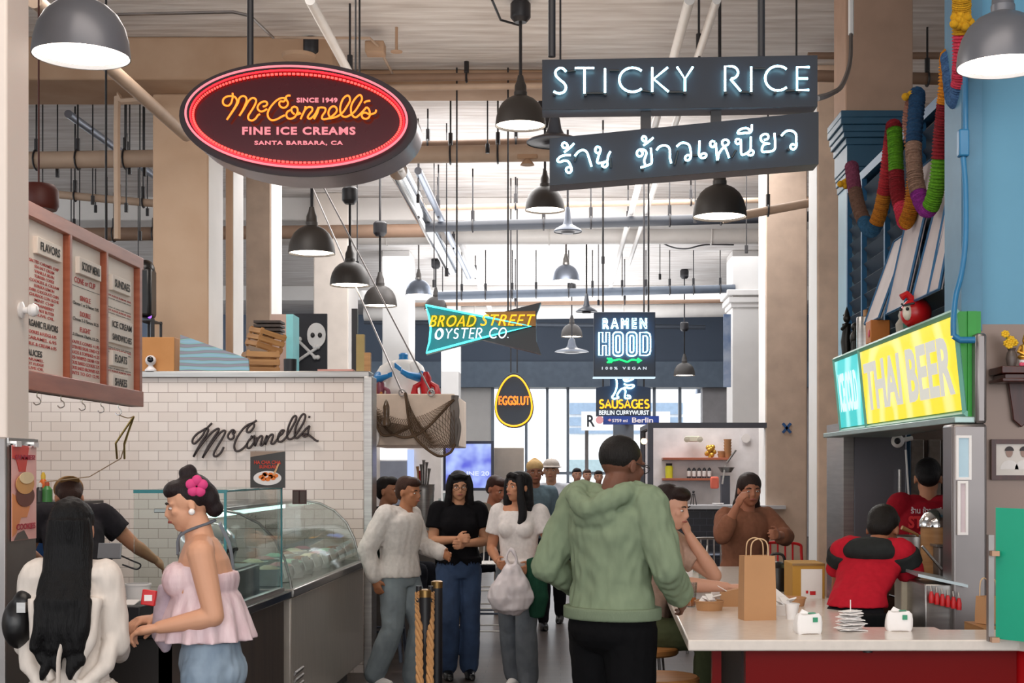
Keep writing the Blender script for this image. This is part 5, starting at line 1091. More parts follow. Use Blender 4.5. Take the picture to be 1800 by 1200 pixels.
# louvre wall
LX = 2.12; lw = thing('louvre_screen', 'dark slate louvred screen in a blue frame above the lightbox sign', 'screen', (LX, 8.5, 2.5))
ly0, ly1, lz0, lz1 = 7.0, 10.45, 2.35, 3.62
m = M(); n_ = 11
for i in range(n_): z = lz0+.05+i*(lz1-lz0-.1)/n_; m.ob((LX+.03, (ly0+ly1)/2, z+.05), (.012, ly1-ly0, .125), (0, R(-38), 0))
obj('slats', m, louv, lw)
m = M(); m.box(LX-.02, LX+.05, ly0, ly1, lz1, lz1+.06); m.box(LX-.02, LX+.05, ly0, ly1, lz0-.05, lz0)
for y in (7.02, 7.36, 8.3, 9.2, 9.9, 10.4): m.box(LX-.025, LX+.01, y-.018, y+.018, lz0, lz1)
obj('frame', m, mat('frame blue', '1d5c86', .5), lw)
obj('backing', M().box(LX+.09, LX+.12, ly0, ly1, lz0, lz1), mat('dark backing', '10161e', .8), lw)
# leaning shutter panels
pnl = mat('whitewashed board', 'c2b6b4', .6, scale=3, h2='a99c9c'); fb = MATS['frame blue']
for i, (px0, px1, lb) in enumerate([(1528, 1560, 'leftmost and lowest of the leaning whitewashed shutters'), (1566, 1606, 'second from the left of the leaning whitewashed shutters'), (1612, 1648, 'third from the left of the leaning whitewashed shutters'), (1650, 1688, 'rightmost of the leaning whitewashed shutters, beside the blue pipe')]):
    ya = 1.98*2500/(px0+6-985); yb = 1.98*2500/(px1-985); ya, yb = min(ya, yb), max(ya, yb)
    zb = 2.52; hh = (.5, .82, .72, .82)[i]
    t = thing('shutter_panel', lb+' above the lightbox sign', 'shutter', (1.98, (ya+yb)/2, zb))
    ya = max(ya, 7.24); yb = max(yb, ya+.22); A = Vector((1.93, ya, zb)); B = Vector((1.93, yb, zb)); C = Vector((2.08, max(yb-.16, 7.4), zb+hh)); D = Vector((2.08, max(ya-.16, 7.22), zb+hh))
    n = (B-A).cross(D-A).normalized()*.015
    obj('board', M().prism([A, B, C, D], n), pnl, t)
    obj('frame', M().tube([A, D], .009, 4).tube([B, C], .009, 4).tube([D, C], .008, 4).tube([A, B], .008, 4), fb, t)
# lightbox sign
SX0, SX1 = P(1680, 0, 6.8).x, P(1467, 0, 9.8).x
zlo, zhi = 1.6+(825-727)*6.8/2500, 1.6+(825-547)*6.8/2500
lb_ = thing('lightbox_sign', 'long green edged lightbox sign with turquoise and yellow panels on the right stall', 'sign', (1.95, 8.3, zlo))
XB = lambda Y: SX0+(SX1-SX0)*(Y-6.8)/3.0
def lean(Y, z): return Vector((XB(Y)+.05-(z-zlo)/(zhi-zlo)*.05, Y, z))
obj('box', M().prism([lean(6.8, zlo)+Vector((.005, 0, 0)), lean(6.8, zhi)+Vector((.005, 0, 0)), Vector((SX0+.12, 6.8, zhi+.0)), Vector((SX0+.12, 6.8, zlo-.01))], (SX1-SX0, 3.0, 0)), mat('sign green', '0c8f1c', .35), lb_)
obj('green_end', M().box(SX0+.055, P(1716, 0, 6.8).x, 6.79, 6.83, zlo-.02, zhi), MATS['sign green'], lb_)
def lit(name, h, h2, s):
    m = bpy.data.materials.new(name); m.use_nodes = True; nt = m.node_tree; b = nt.nodes['Principled BSDF']; tc = nt.nodes.new('ShaderNodeTexCoord')
    nz = nt.nodes.new('ShaderNodeTexWave'); nz.wave_type = 'RINGS'; nz.inputs['Scale'].default_value = .9; nz.inputs['Distortion'].default_value = 5; rp = nt.nodes.new('ShaderNodeValToRGB')
    rp.color_ramp.elements[0].color = rgb(h); rp.color_ramp.elements[1].color = rgb(h2); rp.color_ramp.elements[0].position = .45
    nt.links.new(tc.outputs['Object'], nz.inputs[0]); nt.links.new(nz.outputs[0], rp.inputs[0]); nt.links.new(rp.outputs[0], b.inputs['Emission Color']); b.inputs['Emission Strength'].default_value = s
    b.inputs['Base Color'].default_value = tuple(x*.6 for x in rgb(h)[:3])+(1,); b.inputs['Roughness'].default_value = .3; return m
Ym = 2500*1.93/(1522-985)
def pane(name, ya, yb, m_, n=4):
    a, b, c, d = lean(ya, zlo+.02), lean(yb, zlo+.02), lean(yb, zhi-.02), lean(ya, zhi-.02)
    obj(name, M().prism([a, b, c, d], (-.006, 0, 0)), m_, lb_)
pane('yellow_pane', 6.83, Ym-.03, lit('lit yellow', 'e8d000', 'f2e08a', .85)); pane('turquoise_pane', Ym+.03, 9.78, lit('lit turquoise', '14b8b8', '9fe6e2', .85))
lt_ = M(); O = lean(Ym-.12, zlo+.1)+Vector((-.012, 0, 0)); e_ = lean(6.9, zlo+.1)+Vector((-.012, 0, 0)); V = lean(6.9, zhi-.1)-lean(6.9, zlo+.1)
lt_.text('THAI BEER', O, e_-O, V, off=.03, ext=.003, sp=1.0)
obj('thai_beer_letters', lt_, emit('lit letter grey', 'dcd8cc', .8), lb_)
lt_ = M(); O = lean(9.68, zlo+.12)+Vector((-.012, 0, 0)); e_ = lean(Ym+.12, zlo+.12)+Vector((-.012, 0, 0)); lt_.text('ICE COLD', O, e_-O, V*.9, off=.03, ext=.003)
obj('ice_cold_letters', lt_, emit('lit letter white', 'd8f4f4', .95), lb_)
m = M()
ce = mat('pale green trim', '6fb0a0', .4)
for z in (zlo, zhi): m.tube([lean(6.79, z), lean(9.82, z)], .016, 4)
for y in (6.81, Ym, 9.8): m.tube([lean(y, zlo), lean(y, zhi)], .016, 4)
obj('edge_trim', m, ce, lb_)
# canopy ledge under the sign
m = M().prism([(XB(6.8)-.02, 6.75, zlo-.045), (XB(9.9)-.06, 9.9, zlo-.045), (XB(9.9)+.4, 9.95, zlo-.045), (XB(6.8)+.13, 6.75, zlo-.045)], (0, 0, .03))
tag(obj('sign_ledge', m, mat('pale steel ledge', '9fb4b2', .35, .5), bevel=.004), 'thin pale steel ledge running below the lightbox sign', 'ledge')
# figurines on top of the sign
ztop = zhi+.016
def at(px, off=.07): Y = 2500*(1.91+off)/(px-985); return Vector((1.91+off, Y, ztop))
c = at(1610, .04); dm = thing('round_red_doll', 'big round red lucky doll with a white face on top of the lightbox sign', 'doll', c)
obj('body', M().ball(c+Vector((0, 0, .085)), (.085, .085, .085), 22), redb, dm)
obj('face', M().ball(c+Vector((-.055, -.045, .085)), (.03, .03, .045), 14), mat('doll face white', 'e8dccb', .4), dm)
m = M()
for s_ in (-1, 1): m.ball(c+Vector((-.08+.015*s_, -.06-.015*s_, .1)), .01, 8); m.tube([c+Vector((-.085, -.06, .12)), c+Vector((-.06+.03*s_, -.07-.02*s_, .13))], .006, 6)
obj('eyes_and_brows', m, black, dm)
obj('top_knot', M().tube([c+Vector((-.02, 0, .16)), c+Vector((-.05, 0, .19)), c+Vector((-.08, 0, .17))], .02, 8), redb, dm)
c = at(1588, .03); t = thing('clay_figurine', 'small pale grey and green figurine left of the round red doll', 'figurine', c); obj('body', M().lathe([(0, 0), (.04, 0), (.045, .05), (.025, .08), (.03, .1), (.02, .13), (0, .135)], c=c, n=16), mat('clay', 'a8a094', .6), t)
obj('green_cloth', M().lathe([(.045, .02), (.048, .05), (.03, .075), (0.02, .08)], c=c+Vector((.03, -.06, 0)), n=12), mat('green cloth', '2c6a58', .6), t)
c = at(1522, .05); t = thing('tin_canister', 'tall steel canister on the far part of the lightbox sign', 'canister', c)
obj('body', M().lathe([(0, 0), (.06, 0), (.06, .2), (.058, .205), (0, .205)], c=c, n=24), steelm, t); obj('knob', M().lathe([(0, .2), (.018, .2), (.018, .25), (0, .255)], c=c, n=12), woodl, t)
c = at(1543, .04); t = thing('orange_tin', 'square orange brown tin beside the steel canister', 'tin', c); obj('body', M().box(c.x-.06, c.x+.06, c.y-.07, c.y+.07, c.z, c.z+.14), mat('orange tin', 'c0702a', .5), t, bevel=.006)
obj('printed_flower', M().ball(c+Vector((-.062, -.03, .06)), (.004, .025, .025), 10), mat('pink print', 'c8405a', .5), t)
c = at(1488, .0); t = thing('dancer_figurine', 'dark bronze dancing figurine at the far end of the lightbox sign', 'figurine', c); bz = mat('dark bronze', '23211d', .4, .5)
m = M().tube([c, c+Vector((0, .02, .08)), c+Vector((0, 0, .15)), c+Vector((0, 0, .2))], [.03, .035, .028, .03], 10).ball(c+Vector((0, -.01, .235)), (.025, .025, .03), 12)
m.tube([c+Vector((-.0, -.02, .2)), c+Vector((-.04, -.06, .16)), c+Vector((-.02, -.1, .19))], .012, 8).tube([c+Vector((0, .02, .2)), c+Vector((.02, .06, .22)), c+Vector((0, .07, .27))], .012, 8)
obj('body', m, bz, t); obj('headdress', M().lathe([(.02, 0), (.012, .03), (0, .06)], c=c+Vector((0, -.01, .255)), n=10), bz, t)
c = at(1502, .02); tag(obj('small_elephant', M().ball(c+Vector((0, 0, .09)), (.03, .045, .05), 12).ball(c+Vector((0, -.03, .16)), .03, 10).tube([c+Vector((0, -.05, .16)), c+Vector((-.01, -.07, .12)), c+Vector((-.01, -.06, .08))], .01, 6).cyl(c+Vector((0, .02, 0)), c+Vector((0, .02, .07)), .02).cyl(c+Vector((0, -.02, 0)), c+Vector((0, -.02, .07)), .02), bz), 'dark little animal figurine beside the dancing figurine', 'figurine')
# garland: looping tube of coloured crochet
GY = 6.75
GP = [(1497, 292, 9.7), (1502, 330, 9.5), (1512, 372, 9.3), (1530, 405, 9.1), (1545, 380, 9.0), (1556, 330, 8.9), (1566, 250, 8.75), (1571, 222, 8.7), (1574, 260, 8.65), (1577, 330, 8.6), (1586, 370, 8.5), (1592, 390, 8.45), (1602, 360, 8.4), (1607, 290, 8.35), (1600, 210, 8.25), (1612, 168, 8.15), (1606, 260, 8.05), (1612, 330, 8.0), (1630, 368, 7.9), (1646, 330, 7.8), (1655, 240, 7.7), (1663, 170, 7.6), (1668, 100, 7.5), (1676, 165, 7.4), (1684, 172, 7.3), (1690, 120, 7.2), (1690, 40, 7.1), (1691, -20, 7.0)]
gl = crom([P(x, y, Y-.35) for x, y, Y in GP], 12)
gt = thing('garland', 'thick crocheted garland in many colours looping across the blue louvres', 'garland', gl[0])
cols = ['7c3a52', '6f5142', '2d5a7a', 'b8741c', 'a8242c', '8e1c26', '5f9c1a', '8e1c26', 'd8405a', 'c8801c', 'b8741c', '9a6a5a', '1d4468', '9a7a68', '8a2a86', '5f9c1a', '8e1c26', 'd88a1c', '4a6f9c', '4a6f9c', 'd8405a', 'd8a21c']
ns = len(cols); L = len(gl)
for i, h in enumerate(cols):
    a_ = int(i*(L-1)/ns); b_ = int((i+1)*(L-1)/ns); seg = gl[a_:b_+1]
    if len(seg) < 2: continue
    s2_ = crom(seg, 4); m = M().tube(s2_, [.041+.006*sin(k*1.9) for k in range(len(s2_))], 12)
    obj('section', m, mat('wool '+h, h, .95, bump=.8, scale=90, var=.3, dist=.01), gt)
m = M()
for (x, y, Y, k) in [(1690, 35, 6.7, 14), (1486, 322, 9.3, 6), (1610, 378, 8.1, 6), (1604, 168, 7.8, 5)]:
    q = P(x, y, Y)
    for i in range(k): u = i*2.4; m.ball(q+Vector((.05*cos(u)*(i/k), .03*sin(u*1.3), .05*sin(u)*(i/k))), .022, 8)
obj('flower_tuft', m, mat('marigold', 'd09a12', .9, bump=.5, scale=60), gt)
# front blue wall with steel lower half
WY = 6.95; wx0 = P(1716, 0, WY).x; zsp = P(0, 570, WY).z
obj('wall_right', M().box(wx0, 5.2, WY, WY+.2, zsp, CZ), blue, struct=True)
obj('wall_right_lower', M().box(wx0, 5.2, WY-.005, WY+.2, 0, zsp), mat('warm steel wall', '85736a', .4, .4, var=.1, scale=1.5, bump=.02), struct=True)
obj('trim_blue_edge', M().box(P(1690, 0, WY-.1).x, wx0, WY-.1, WY+.2, P(0, 585, WY).z, CZ), mat('blue edge', '4e7f9c', .5), struct=True)
obj('trim_steel_post', M().box(P(1676, 0, 6.7).x, P(1738, 0, 6.7).x, 6.72, 6.9, 0, zlo-.05).box(P(1718, 0, 6.7).x, P(1738, 0, 6.7).x, 6.722, 6.9, zlo-.05, P(0, 584, 6.7).z), mat('post steel', '86807f', .35, .8, var=.2, scale=1.2), struct=True, bevel=.015)
bl2 = P(1694, 560, WY-.15)
pp = crom([P(1697, -20, WY-.15), P(1697, 200, WY-.15), P(1697, 250, WY-.15), P(1692, 262, WY-.15), P(1697, 330, WY-.15), P(1697, 420, WY-.15), P(1690, 480, WY-.15), P(1680, 520, WY-.2), P(1676, 560, WY-.25), P(1676, 590, WY-.25)], 5)
pt_ = thing('blue_pipe', 'blue painted conduit with a box running down the edge of the blue wall', 'pipe', pp[-1]); pbm = mat('pipe blue', '2672a0', .4)
obj('pipe', M().tube(pp, .014, 10), pbm, pt_); obj('conduit_box', M().ob(P(1693, 252, WY-.15), (.05, .05, .13)), pbm, pt_, bevel=.008); obj('elbow', M().tube([pp[-1], pp[-1]+Vector((.03, 0, -.02)), pp[-1]+Vector((.1, 0, -.02))], .016, 10), pbm, pt_)
# mahogany shelf, buddha and vase
SYh = WY-.02
zsh = P(0, 648, SYh).z; xa_ = P(1739, 0, SYh).x
shf = thing('spirit_shelf', 'red brown carved wooden shelf on the steel wall', 'shelf', (xa_+.2, SYh-.1, zsh))
m = M().box(xa_+.0, xa_+.5, SYh-.2, SYh, zsh-.035, zsh); m.box(xa_+.02, xa_+.48, SYh-.18, SYh, zsh-.06, zsh-.035); m.box(xa_, xa_+.5, SYh-.21, SYh, zsh-.075, zsh-.058)
obj('top', m, woodm, shf, bevel=.004)
b0 = P(1790, 0, SYh).x
obj('bracket', M().prism([(b0-.055, SYh-.02, zsh-.07), (b0+.06, SYh-.02, zsh-.07), (b0+.045, SYh-.02, zsh-.2), (b0+.05, SYh-.02, zsh-.25), (b0+.01, SYh-.02, zsh-.285), (b0-.03, SYh-.02, zsh-.25), (b0-.035, SYh-.02, zsh-.2)], (0, .03, 0)), woodm, shf, bevel=.004)
c = Vector((P(1778, 0, SYh-.1).x, SYh-.1, zsh)); vs_ = thing('flower_vase', 'little grey vase of yellow flowers on the carved shelf', 'vase', c)
obj('vase', M().lathe([(0, 0), (.018, 0), (.028, .04), (.022, .07), (.015, .08), (.022, .092), (.018, .092), (.012, .08)], c=c, n=18), mat('grey vase', '5a4f4a', .4), vs_)
for q in [(-.02, .0, .115), (-.005, -.01, .125), (.012, 0, .118), (-.03, 0, .16), (.0, .01, .135), (-.015, -.015, .105)]:
    f = M(); 
    for k in range(7): u = k*2*pi/7; f.ball(c+Vector(q)+Vector((.014*cos(u), -.002, .012*sin(u))), (.008, .006, .007), 8)
    f.ball(c+Vector(q), .008, 8); obj('flower', f, mat('yellow petals', 'e2b41e', .7), vs_)
obj('stem', M().tube([c+Vector((0, 0, .08)), c+Vector((-.02, 0, .12)), c+Vector((-.03, 0, .16))], .003, 5), mat('stem green', '5a7a30', .7), vs_)
c = Vector((P(1798, 0, SYh-.1).x+.01, SYh-.1, zsh)); bd_ = thing('seated_statuette', 'small golden seated statuette beside the flower vase', 'statuette', c); gd = mat('gold leaf', 'd8a84a', .3, .8)
obj('plinth', M().lathe([(0, 0), (.032, 0), (.026, .02), (.03, .035), (0, .035)], c=c, n=18), paper, bd_)
obj('body', M().ball(c+Vector((0, 0, .05)), (.036, .028, .016), 14).tube([c+Vector((0, 0, .045)), c+Vector((0, 0, .08)), c+Vector((0, 0, .105)), c+Vector((0, 0, .115))], [.02, .022, .024, .01], 12).tube([c+Vector((-.02, 0, .1)), c+Vector((-.034, -.006, .075)), c+Vector((-.01, -.025, .058))], .008, 8).tube([c+Vector((.02, 0, .1)), c+Vector((.034, -.006, .075)), c+Vector((.01, -.025, .058))], .008, 8).ball(c+Vector((0, 0, .128)), (.013, .014, .017), 12), gd, bd_)
obj('spire', M().lathe([(.012, .138), (.008, .15), (.003, .165), (0, .185)], c=c, n=10), gd, bd_)
m = M()
for k in range(5): m.ball(c+Vector((-.03+.014*k, -.04, .01)), .012, 8)
tag(obj('pink_garland', m, mat('pink beads', 'd8506e', .6)), 'tiny pink flower string at the foot of the statuette', 'garland')
# photo frame
a, b = P(1741, 772, SYh), P(1830, 843, SYh); ph = thing('photo_frame', 'dark wooden frame with an old photograph of two people on the steel wall', 'framed photograph', ((a.x+b.x)/2, SYh, b.z))
m = M(); w = .022
for q in ((a.x, b.x, a.z-w, a.z), (a.x, b.x, b.z, b.z+w), (a.x, a.x+w, b.z+w, a.z-w), (b.x-w, b.x, b.z+w, a.z-w)): m.box(q[0], q[1], SYh-.02, SYh, q[2], q[3])
obj('frame', m, woodm, ph); obj('print', M().box(a.x+w, b.x-w, SYh-.008, SYh, b.z+w, a.z-w), mat('old print', 'd6cdc6', .4), ph)
for px, dark in ((1774, 1), (1800, 0)):
    q = P(px, 812, SYh-.008); obj('portrait_shoulders', M().prism([q+Vector((.045*cos(u), 0, -.035+.045*max(0, sin(u)))) for u in [2*pi*i/20 for i in range(20)]], (0, -.002, 0)), mat('print shirt', 'e4dedb', .5), ph)
    q = P(px, 795, SYh-.011); obj('portrait_face', M().prism([q+Vector((.017*cos(u), 0, .023*sin(u))) for u in [2*pi*i/20 for i in range(20)]], (0, -.002, 0)), mat('print skin', '9c7f74', .5), ph)
    obj('portrait_hair', M().prism([q+Vector((.022*cos(u), -.001, .008+.022*sin(u))) for u in [pi*i/12 for i in range(13)]], (0, -.003, 0)), mat('print hair', '2a1e20', .5), ph)
# framed notices on the steel post
for (x0_, y0_, x1_, y1_, lb, col) in [(1681, 765, 1708, 843, 'upper white framed notice on the steel post', 'b4d0de'), (1684, 845, 1702, 940, 'lower white framed pink notice on the steel post', 'cdbcc0')]:
    a, b = P(x0_, y0_, 6.7), P(x1_, y1_, 6.7); t = thing('framed_notice', lb, 'notice', ((a.x+b.x)/2, 6.7, b.z)); m = M(); w = .012
    for q in ((a.x, b.x, a.z-w, a.z), (a.x, b.x, b.z, b.z+w), (a.x, a.x+w, b.z+w, a.z-w), (b.x-w, b.x, b.z+w, a.z-w)): m.box(q[0], q[1], 6.70, 6.719, q[2], q[3])
    obj('frame', m, paper, t); obj('sheet', M().box(a.x+w, b.x-w, 6.708, 6.72, b.z+w, a.z-w), mat('sheet '+col, col, .5), t)
# interior of the stall kitchen
obj('wall_stall_back', M().box(P(1503, 0, 11.0).x, 5.2, 11.0, 11.1, 0, 3.0), mat('kitchen brown wall', '8a7466', .6), struct=True)
fz = thing('steel_fridge', 'tall dull steel fridge door under the stall canopy', 'fridge', (P(1540, 0, 9.9).x, 10.2, 0))
a, b = P(1487, 768, 9.8), P(1594, 768, 9.8); obj('body', M().box(a.x+.05, b.x, 9.8, 10.45, 0, a.z+.1), mat('fridge steel', '77767c', .35, .6, scale=1.5), fz, bevel=.01)
obj('handle', M().cyl((b.x-.06, 9.76, 1.1), (b.x-.06, 9.76, 1.6), .012), steelm, fz)
obj('edge', M().box(a.x-.02, a.x+.05, 9.78, 10.4, 0, a.z+.1), steelm, fz)
c = P(1578, 775, 9.6); t = thing('security_camera', 'small round white camera under the lightbox ledge', 'camera', c)
obj('dome', M().ball(c, .045, 16), paper, t); obj('camera_lens', M().ball(c+Vector((-.01, -.035, 0)), .022, 12), black, t); obj('mount', M().cyl(c, c+Vector((.1, 0, .02)), .015), paper, t)
for i, (x0_, x1_) in enumerate(((1600, 1625), (1632, 1655), (1658, 1676))):
    a, b = P(x0_, 772, 10.95), P(x1_, 900, 10.95); tag(obj('plastic_sleeve', M().box(a.x, b.x, 10.95, 11.0, b.z-.1, a.z), mat('foggy plastic', 'a09084', .2, var=.3, scale=12, bump=.5), bevel=.01), ['left', 'middle', 'right'][i]+' one of three long plastic sleeves hanging at the back of the kitchen', 'sleeve')
tag(obj('power_cord', M().tube(crom([P(1592, 790, 9.7), P(1596, 850, 9.7), P(1599, 900, 9.7), P(1600, 930, 9.7)], 5), .007, 6), paper), 'white cable hanging beside the fridge', 'cable')
# ------------------------------------------------------------ counter
HZ = .92; ax0 = P(1208, 0, 5.72).x; bx0 = P(1148, 0, 10).x
ctr = thing('bar_counter', 'white stone bar counter with a gloss red front at the right', 'counter', (1.6, 6.2, 0))
tp = [(ax0, 5.68), (1.83, 5.68), (1.97, 5.5), (3.0, 5.5), (3.0, 6.05), (1.62, 6.05), (1.62, 6.15), (1.32, 6.15), (1.6, 10.0), (bx0, 10.0)]
obj('worktop', M().prism([(x, y, HZ-.045) for x, y in tp], (0, 0, .045)), quartz, ctr, bevel=.006)
obj('red_front', M().box(P(1312, 0, 5.78).x, 1.86, 5.8, 5.86, 0, HZ-.045), redp, ctr)
obj('red_corner', M().prism([(1.86, 5.84, 0), (1.98, 5.62, 0), (3, 5.62, 0), (3, 5.7, 0), (2.0, 5.7, 0), (1.9, 5.86, 0)], (0, 0, HZ-.045)), redb, ctr)
obj('red_post', M().box(P(1252, 0, 6.0).x, P(1268, 0, 6.0).x, 6.0, 6.05, 0, HZ-.045), redp, ctr)
obj('side_front', M().prism([(ax0+.26, 6.05, 0), (bx0+.28, 9.9, 0), (bx0+.34, 9.9, 0), (ax0+.34, 6.0, 0)], (0, 0, HZ-.045)), mat('brown recess', '2c1a14', .5), ctr)
obj('under_light', M().lathe([(0, 0), (.02, 0), (.02, .015), (0, .015)], c=(P(1527, 0, 5.76).x, 5.78, HZ-.062), n=14), black, ctr)
# green flap board
g0 = P(1753, 892, 5.6); gb = thing('green_board', 'bright green upright board clamped to the right end of the counter', 'board', (g0.x+.2, 5.6, HZ))
zb_ = 1.6-(1117-825)*5.3/2500
obj('board', M().prism([(g0.x, 5.62, HZ+.012), (g0.x+.33, 5.2, HZ+.012), (g0.x+.33, 5.2, g0.z-.01), (g0.x, 5.62, g0.z)], (.006, .004, 0)), mat('emerald board', '22a684', .35, var=.03), gb)
obj('clamp_post', M().box(g0.x-.028, g0.x-.006, 5.62, 5.65, HZ, P(0, 940, 5.62).z), steeld, gb)
for z in (.93, 1.27): obj('clamp', M().ob((g0.x-.01, 5.6, z), (.03, .03, .02)), mat('copper clip', 'b08a70', .4, .6), gb)
# kraft bag on the counter
def kraft_bag(name, label, cx, cy, w, d, h, z, handles=True, rz=.15):
    t = thing(name, label, 'bag', (cx, cy, z), rz=rz)
    m = M(); mt_ = .92
    r0 = [(-w/2, -d/2), (w/2, -d/2), (w/2, 0), (w/2, d/2), (-w/2, d/2), (-w/2, 0)]
    def ring_(k, zz, pinch): return [Vector((x*k*(1-pinch if abs(y) < 1e-6 else 1), y*k*(1-pinch*.5), zz)) for x, y in r0]
    m.loft([ring_(1, 0, 0), ring_(1, h*.3, .03), ring_(.97, h*.7, .1), ring_(.95, h, .2), ring_(.93, h-.002, .22), ring_(.93, h*.3, .1), ring_(.94, .01, .05)])
    obj('body', m, kraft, t, local=True)
    if handles:
        for s_ in (-1, 1): obj('handle', M().tube(crom([(-w*.27, s_*d*.38, h-.03), (-w*.25, s_*d*.38, h+.05), (-w*.1, s_*d*.4, h+.075), (w*.1, s_*d*.4, h+.075), (w*.25, s_*d*.38, h+.05), (w*.27, s_*d*.38, h-.03)], 4), .003, 6), mat('paper cord', 'd8b48c', .8), t, local=True)
    return t
kraft_bag('paper_bag', 'tall brown paper carrier bag with twisted handles on the white counter', P(1334, 0, 6.4).x, 6.46, .15, .1, .29, HZ)
kraft_bag('paper_bag', 'brown paper bag lying open beside the green board', P(1737, 0, 6.3).x, 6.3, .09, .07, .12, HZ+.0, rz=.4)
tag(obj('wooden_board_stand', M().box(P(1718, 0, 6.2).x, P(1750, 0, 6.2).x, 6.1, 6.4, HZ-.05, HZ-.002), woodl), 'light wooden stand under the open paper bag', 'stand')
def cnt(px, py):  # point on the counter under pixel
    Y = (1.6-HZ)*2500/(py-825); return Vector(((px-985)*Y/2500, Y, HZ))
# bowls, cups, cartons
def bowl(px, py, r, h, label, mm=kraft, fill=None):
    c = cnt(px, py); t = thing('paper_bowl', label, 'bowl', c)
    obj('bowl', M().lathe([(0, 0), (r*.86, 0), (r, h), (r*.96, h), (r*.82, .008), (0, .008)], c=c, n=28), mm, t)
    obj('rim', M().tube([c+Vector((r*cos(u), r*sin(u), h)) for u in [2*pi*k/24 for k in range(24)]], .003, 6, closed=True), mm, t)
    if fill: 
        m = M()
        for k in range(9): u = k*2.4; q = c+Vector((r*.6*cos(u)*(k/9)**.5, r*.6*sin(u)*(k/9)**.5, h*.9+.012*(k % 3))); m.ob(q, (r*.6, r*.5, .006), (R(40*sin(k*3.1)), R(40*cos(k*1.7)), k))
        obj('crumpled_paper', m, fill, t)
    return c
bowl(1247, 1072, .07, .045, 'round brown paper bowl of crumpled napkins on the counter near its edge', fill=paper)
bowl(1232, 1050, .055, .035, 'white paper bowl behind the brown bowl', mm=paper)
bowl(1377, 1080, .075, .05, 'white dish pile right of the brown paper carrier bag', mm=paper, fill=paper)
bowl(1392, 1064, .07, .04, 'brown lidded bowl behind the white cup', mm=kraft)
def cup(px, py, r, h, label, mm, liquid=None, lh=.4, straw=None, cat='cup'):
    c = cnt(px, py); t = thing('drink_cup', label, cat, c)
    obj('cup', M().lathe([(0, 0), (r*.75, 0), (r, h), (r*.96, h), (r*.72, .005), (0, .005)], c=c, n=22), mm, t)
    if liquid: obj('drink', M().lathe([(0, .006), (r*.71, .006), (r*(.73+.22*lh), h*lh), (0, h*lh)], c=c, n=20), liquid, t)
    if straw: obj('straw', M().cyl(c+Vector((0, 0, .02)), c+Vector((.02, -.01, h+.08)), .004, n=8), straw, t)
orange = mat('orange juice', 'e07a2a', .25); iced = mat('milky tea', 'c8a078', .3)
cup(1213, 1066, .036, .12, 'clear plastic cup with a little orange drink at the counter edge', clearb, orange, .38)
cup(1225, 1005, .035, .12, 'clear cup with pale drink and dark straw before the seated diners', clearb, iced, .4, black)
cup(1237, 1022, .038, .14, 'taller clear cup with a lid between the seated diners', clearb, mat('pale lemonade', 'e4d8c4', .3), .5, paper)
cup(1391, 1088, .03, .07, 'white paper cup with a pink mark right of the carrier bag', paper)
c = cnt(1282, 1065); t = thing('kraft_carton', 'small brown carton behind the round brown bowl', 'carton', c); obj('body', M().prism([c+Vector((-.04, -.03, 0)), c+Vector((.04, -.03, 0)), c+Vector((.045, -.035, .09)), c+Vector((-.045, -.035, .07))], (0, .06, 0)), kraft, t); obj('flap', M().ob(c+Vector((-.03, 0, .085)), (.06, .06, .003), (0, R(30), 0)), paper, t)
tag(obj('napkin_sheet', M().prism([cnt(1345, 1090)+Vector((.02, .3, .0)), cnt(1345, 1090)+Vector((.12, .3, .0)), cnt(1345, 1090)+Vector((.17, .3, .06)), cnt(1345, 1090)+Vector((.08, .3, .13))], (0, .01, 0)), paper), 'white paper sheet standing behind the carrier bag', 'paper')
# napkin packets
def pack(px, py, label, rz):
    c = cnt(px, py); t = thing('wrapped_packet', label, 'packet', c, rz=rz)
    m = M(); k = 10; rings = []
    for i, (z, a_) in enumerate(((0, .9), (.015, 1.02), (.045, 1), (.07, .93), (.082, .75))): rings.append([Vector((.055*a_*(abs(cos(u))**.35)*(1 if cos(u) > 0 else -1)*(1+.04*sin(5*u+i)), .035*a_*(abs(sin(u))**.35)*(1 if sin(u) > 0 else -1), z+.004*sin(3*u+i))) for u in [2*pi*j/24 for j in range(24)]])
    obj('wrap', m.loft(rings), paper, t, local=True)
    obj('green_mark', M().prism([(-.0, -.012, .083), (.03, -.012, .083), (.032, .012, .084), (.0, .012, .084)], (0, 0, .003)).ob((.02, -.037, .06), (.02, .004, .02)), mat('mint print', '2f8f6a', .5), t, local=True)
    obj('tucked_edge', M().prism([(-.05, 0, .06), (-.02, .01, .1), (.01, .0, .085)], (0, .01, 0)), paper, t, local=True)
pack(1420, 1113, 'left white wrapped packet with green print on the counter front', .15); pack(1580, 1108, 'right white wrapped packet with green print on the counter front', -.1)
c = cnt(1495, 1108); m = M()
for i in range(16): m.ob(c+Vector((.012*sin(i*2.3), .01*cos(i*1.7), .004+.0052*i)), (.1-.002*i, .085-.001*i, .003), (R(4*sin(i)), R(6*sin(i*1.9)), i*.35))
tag(obj('napkin_stack', m, paper), 'loose fanned stack of white napkins between the two wrapped packets', 'napkins')
tag(obj('skewer_pick', M().cyl(c+Vector((0, 0, .05)), c+Vector((.0, 0, .13)), .0022, n=6), paper), 'thin white stick standing in the napkin stack', 'stick')
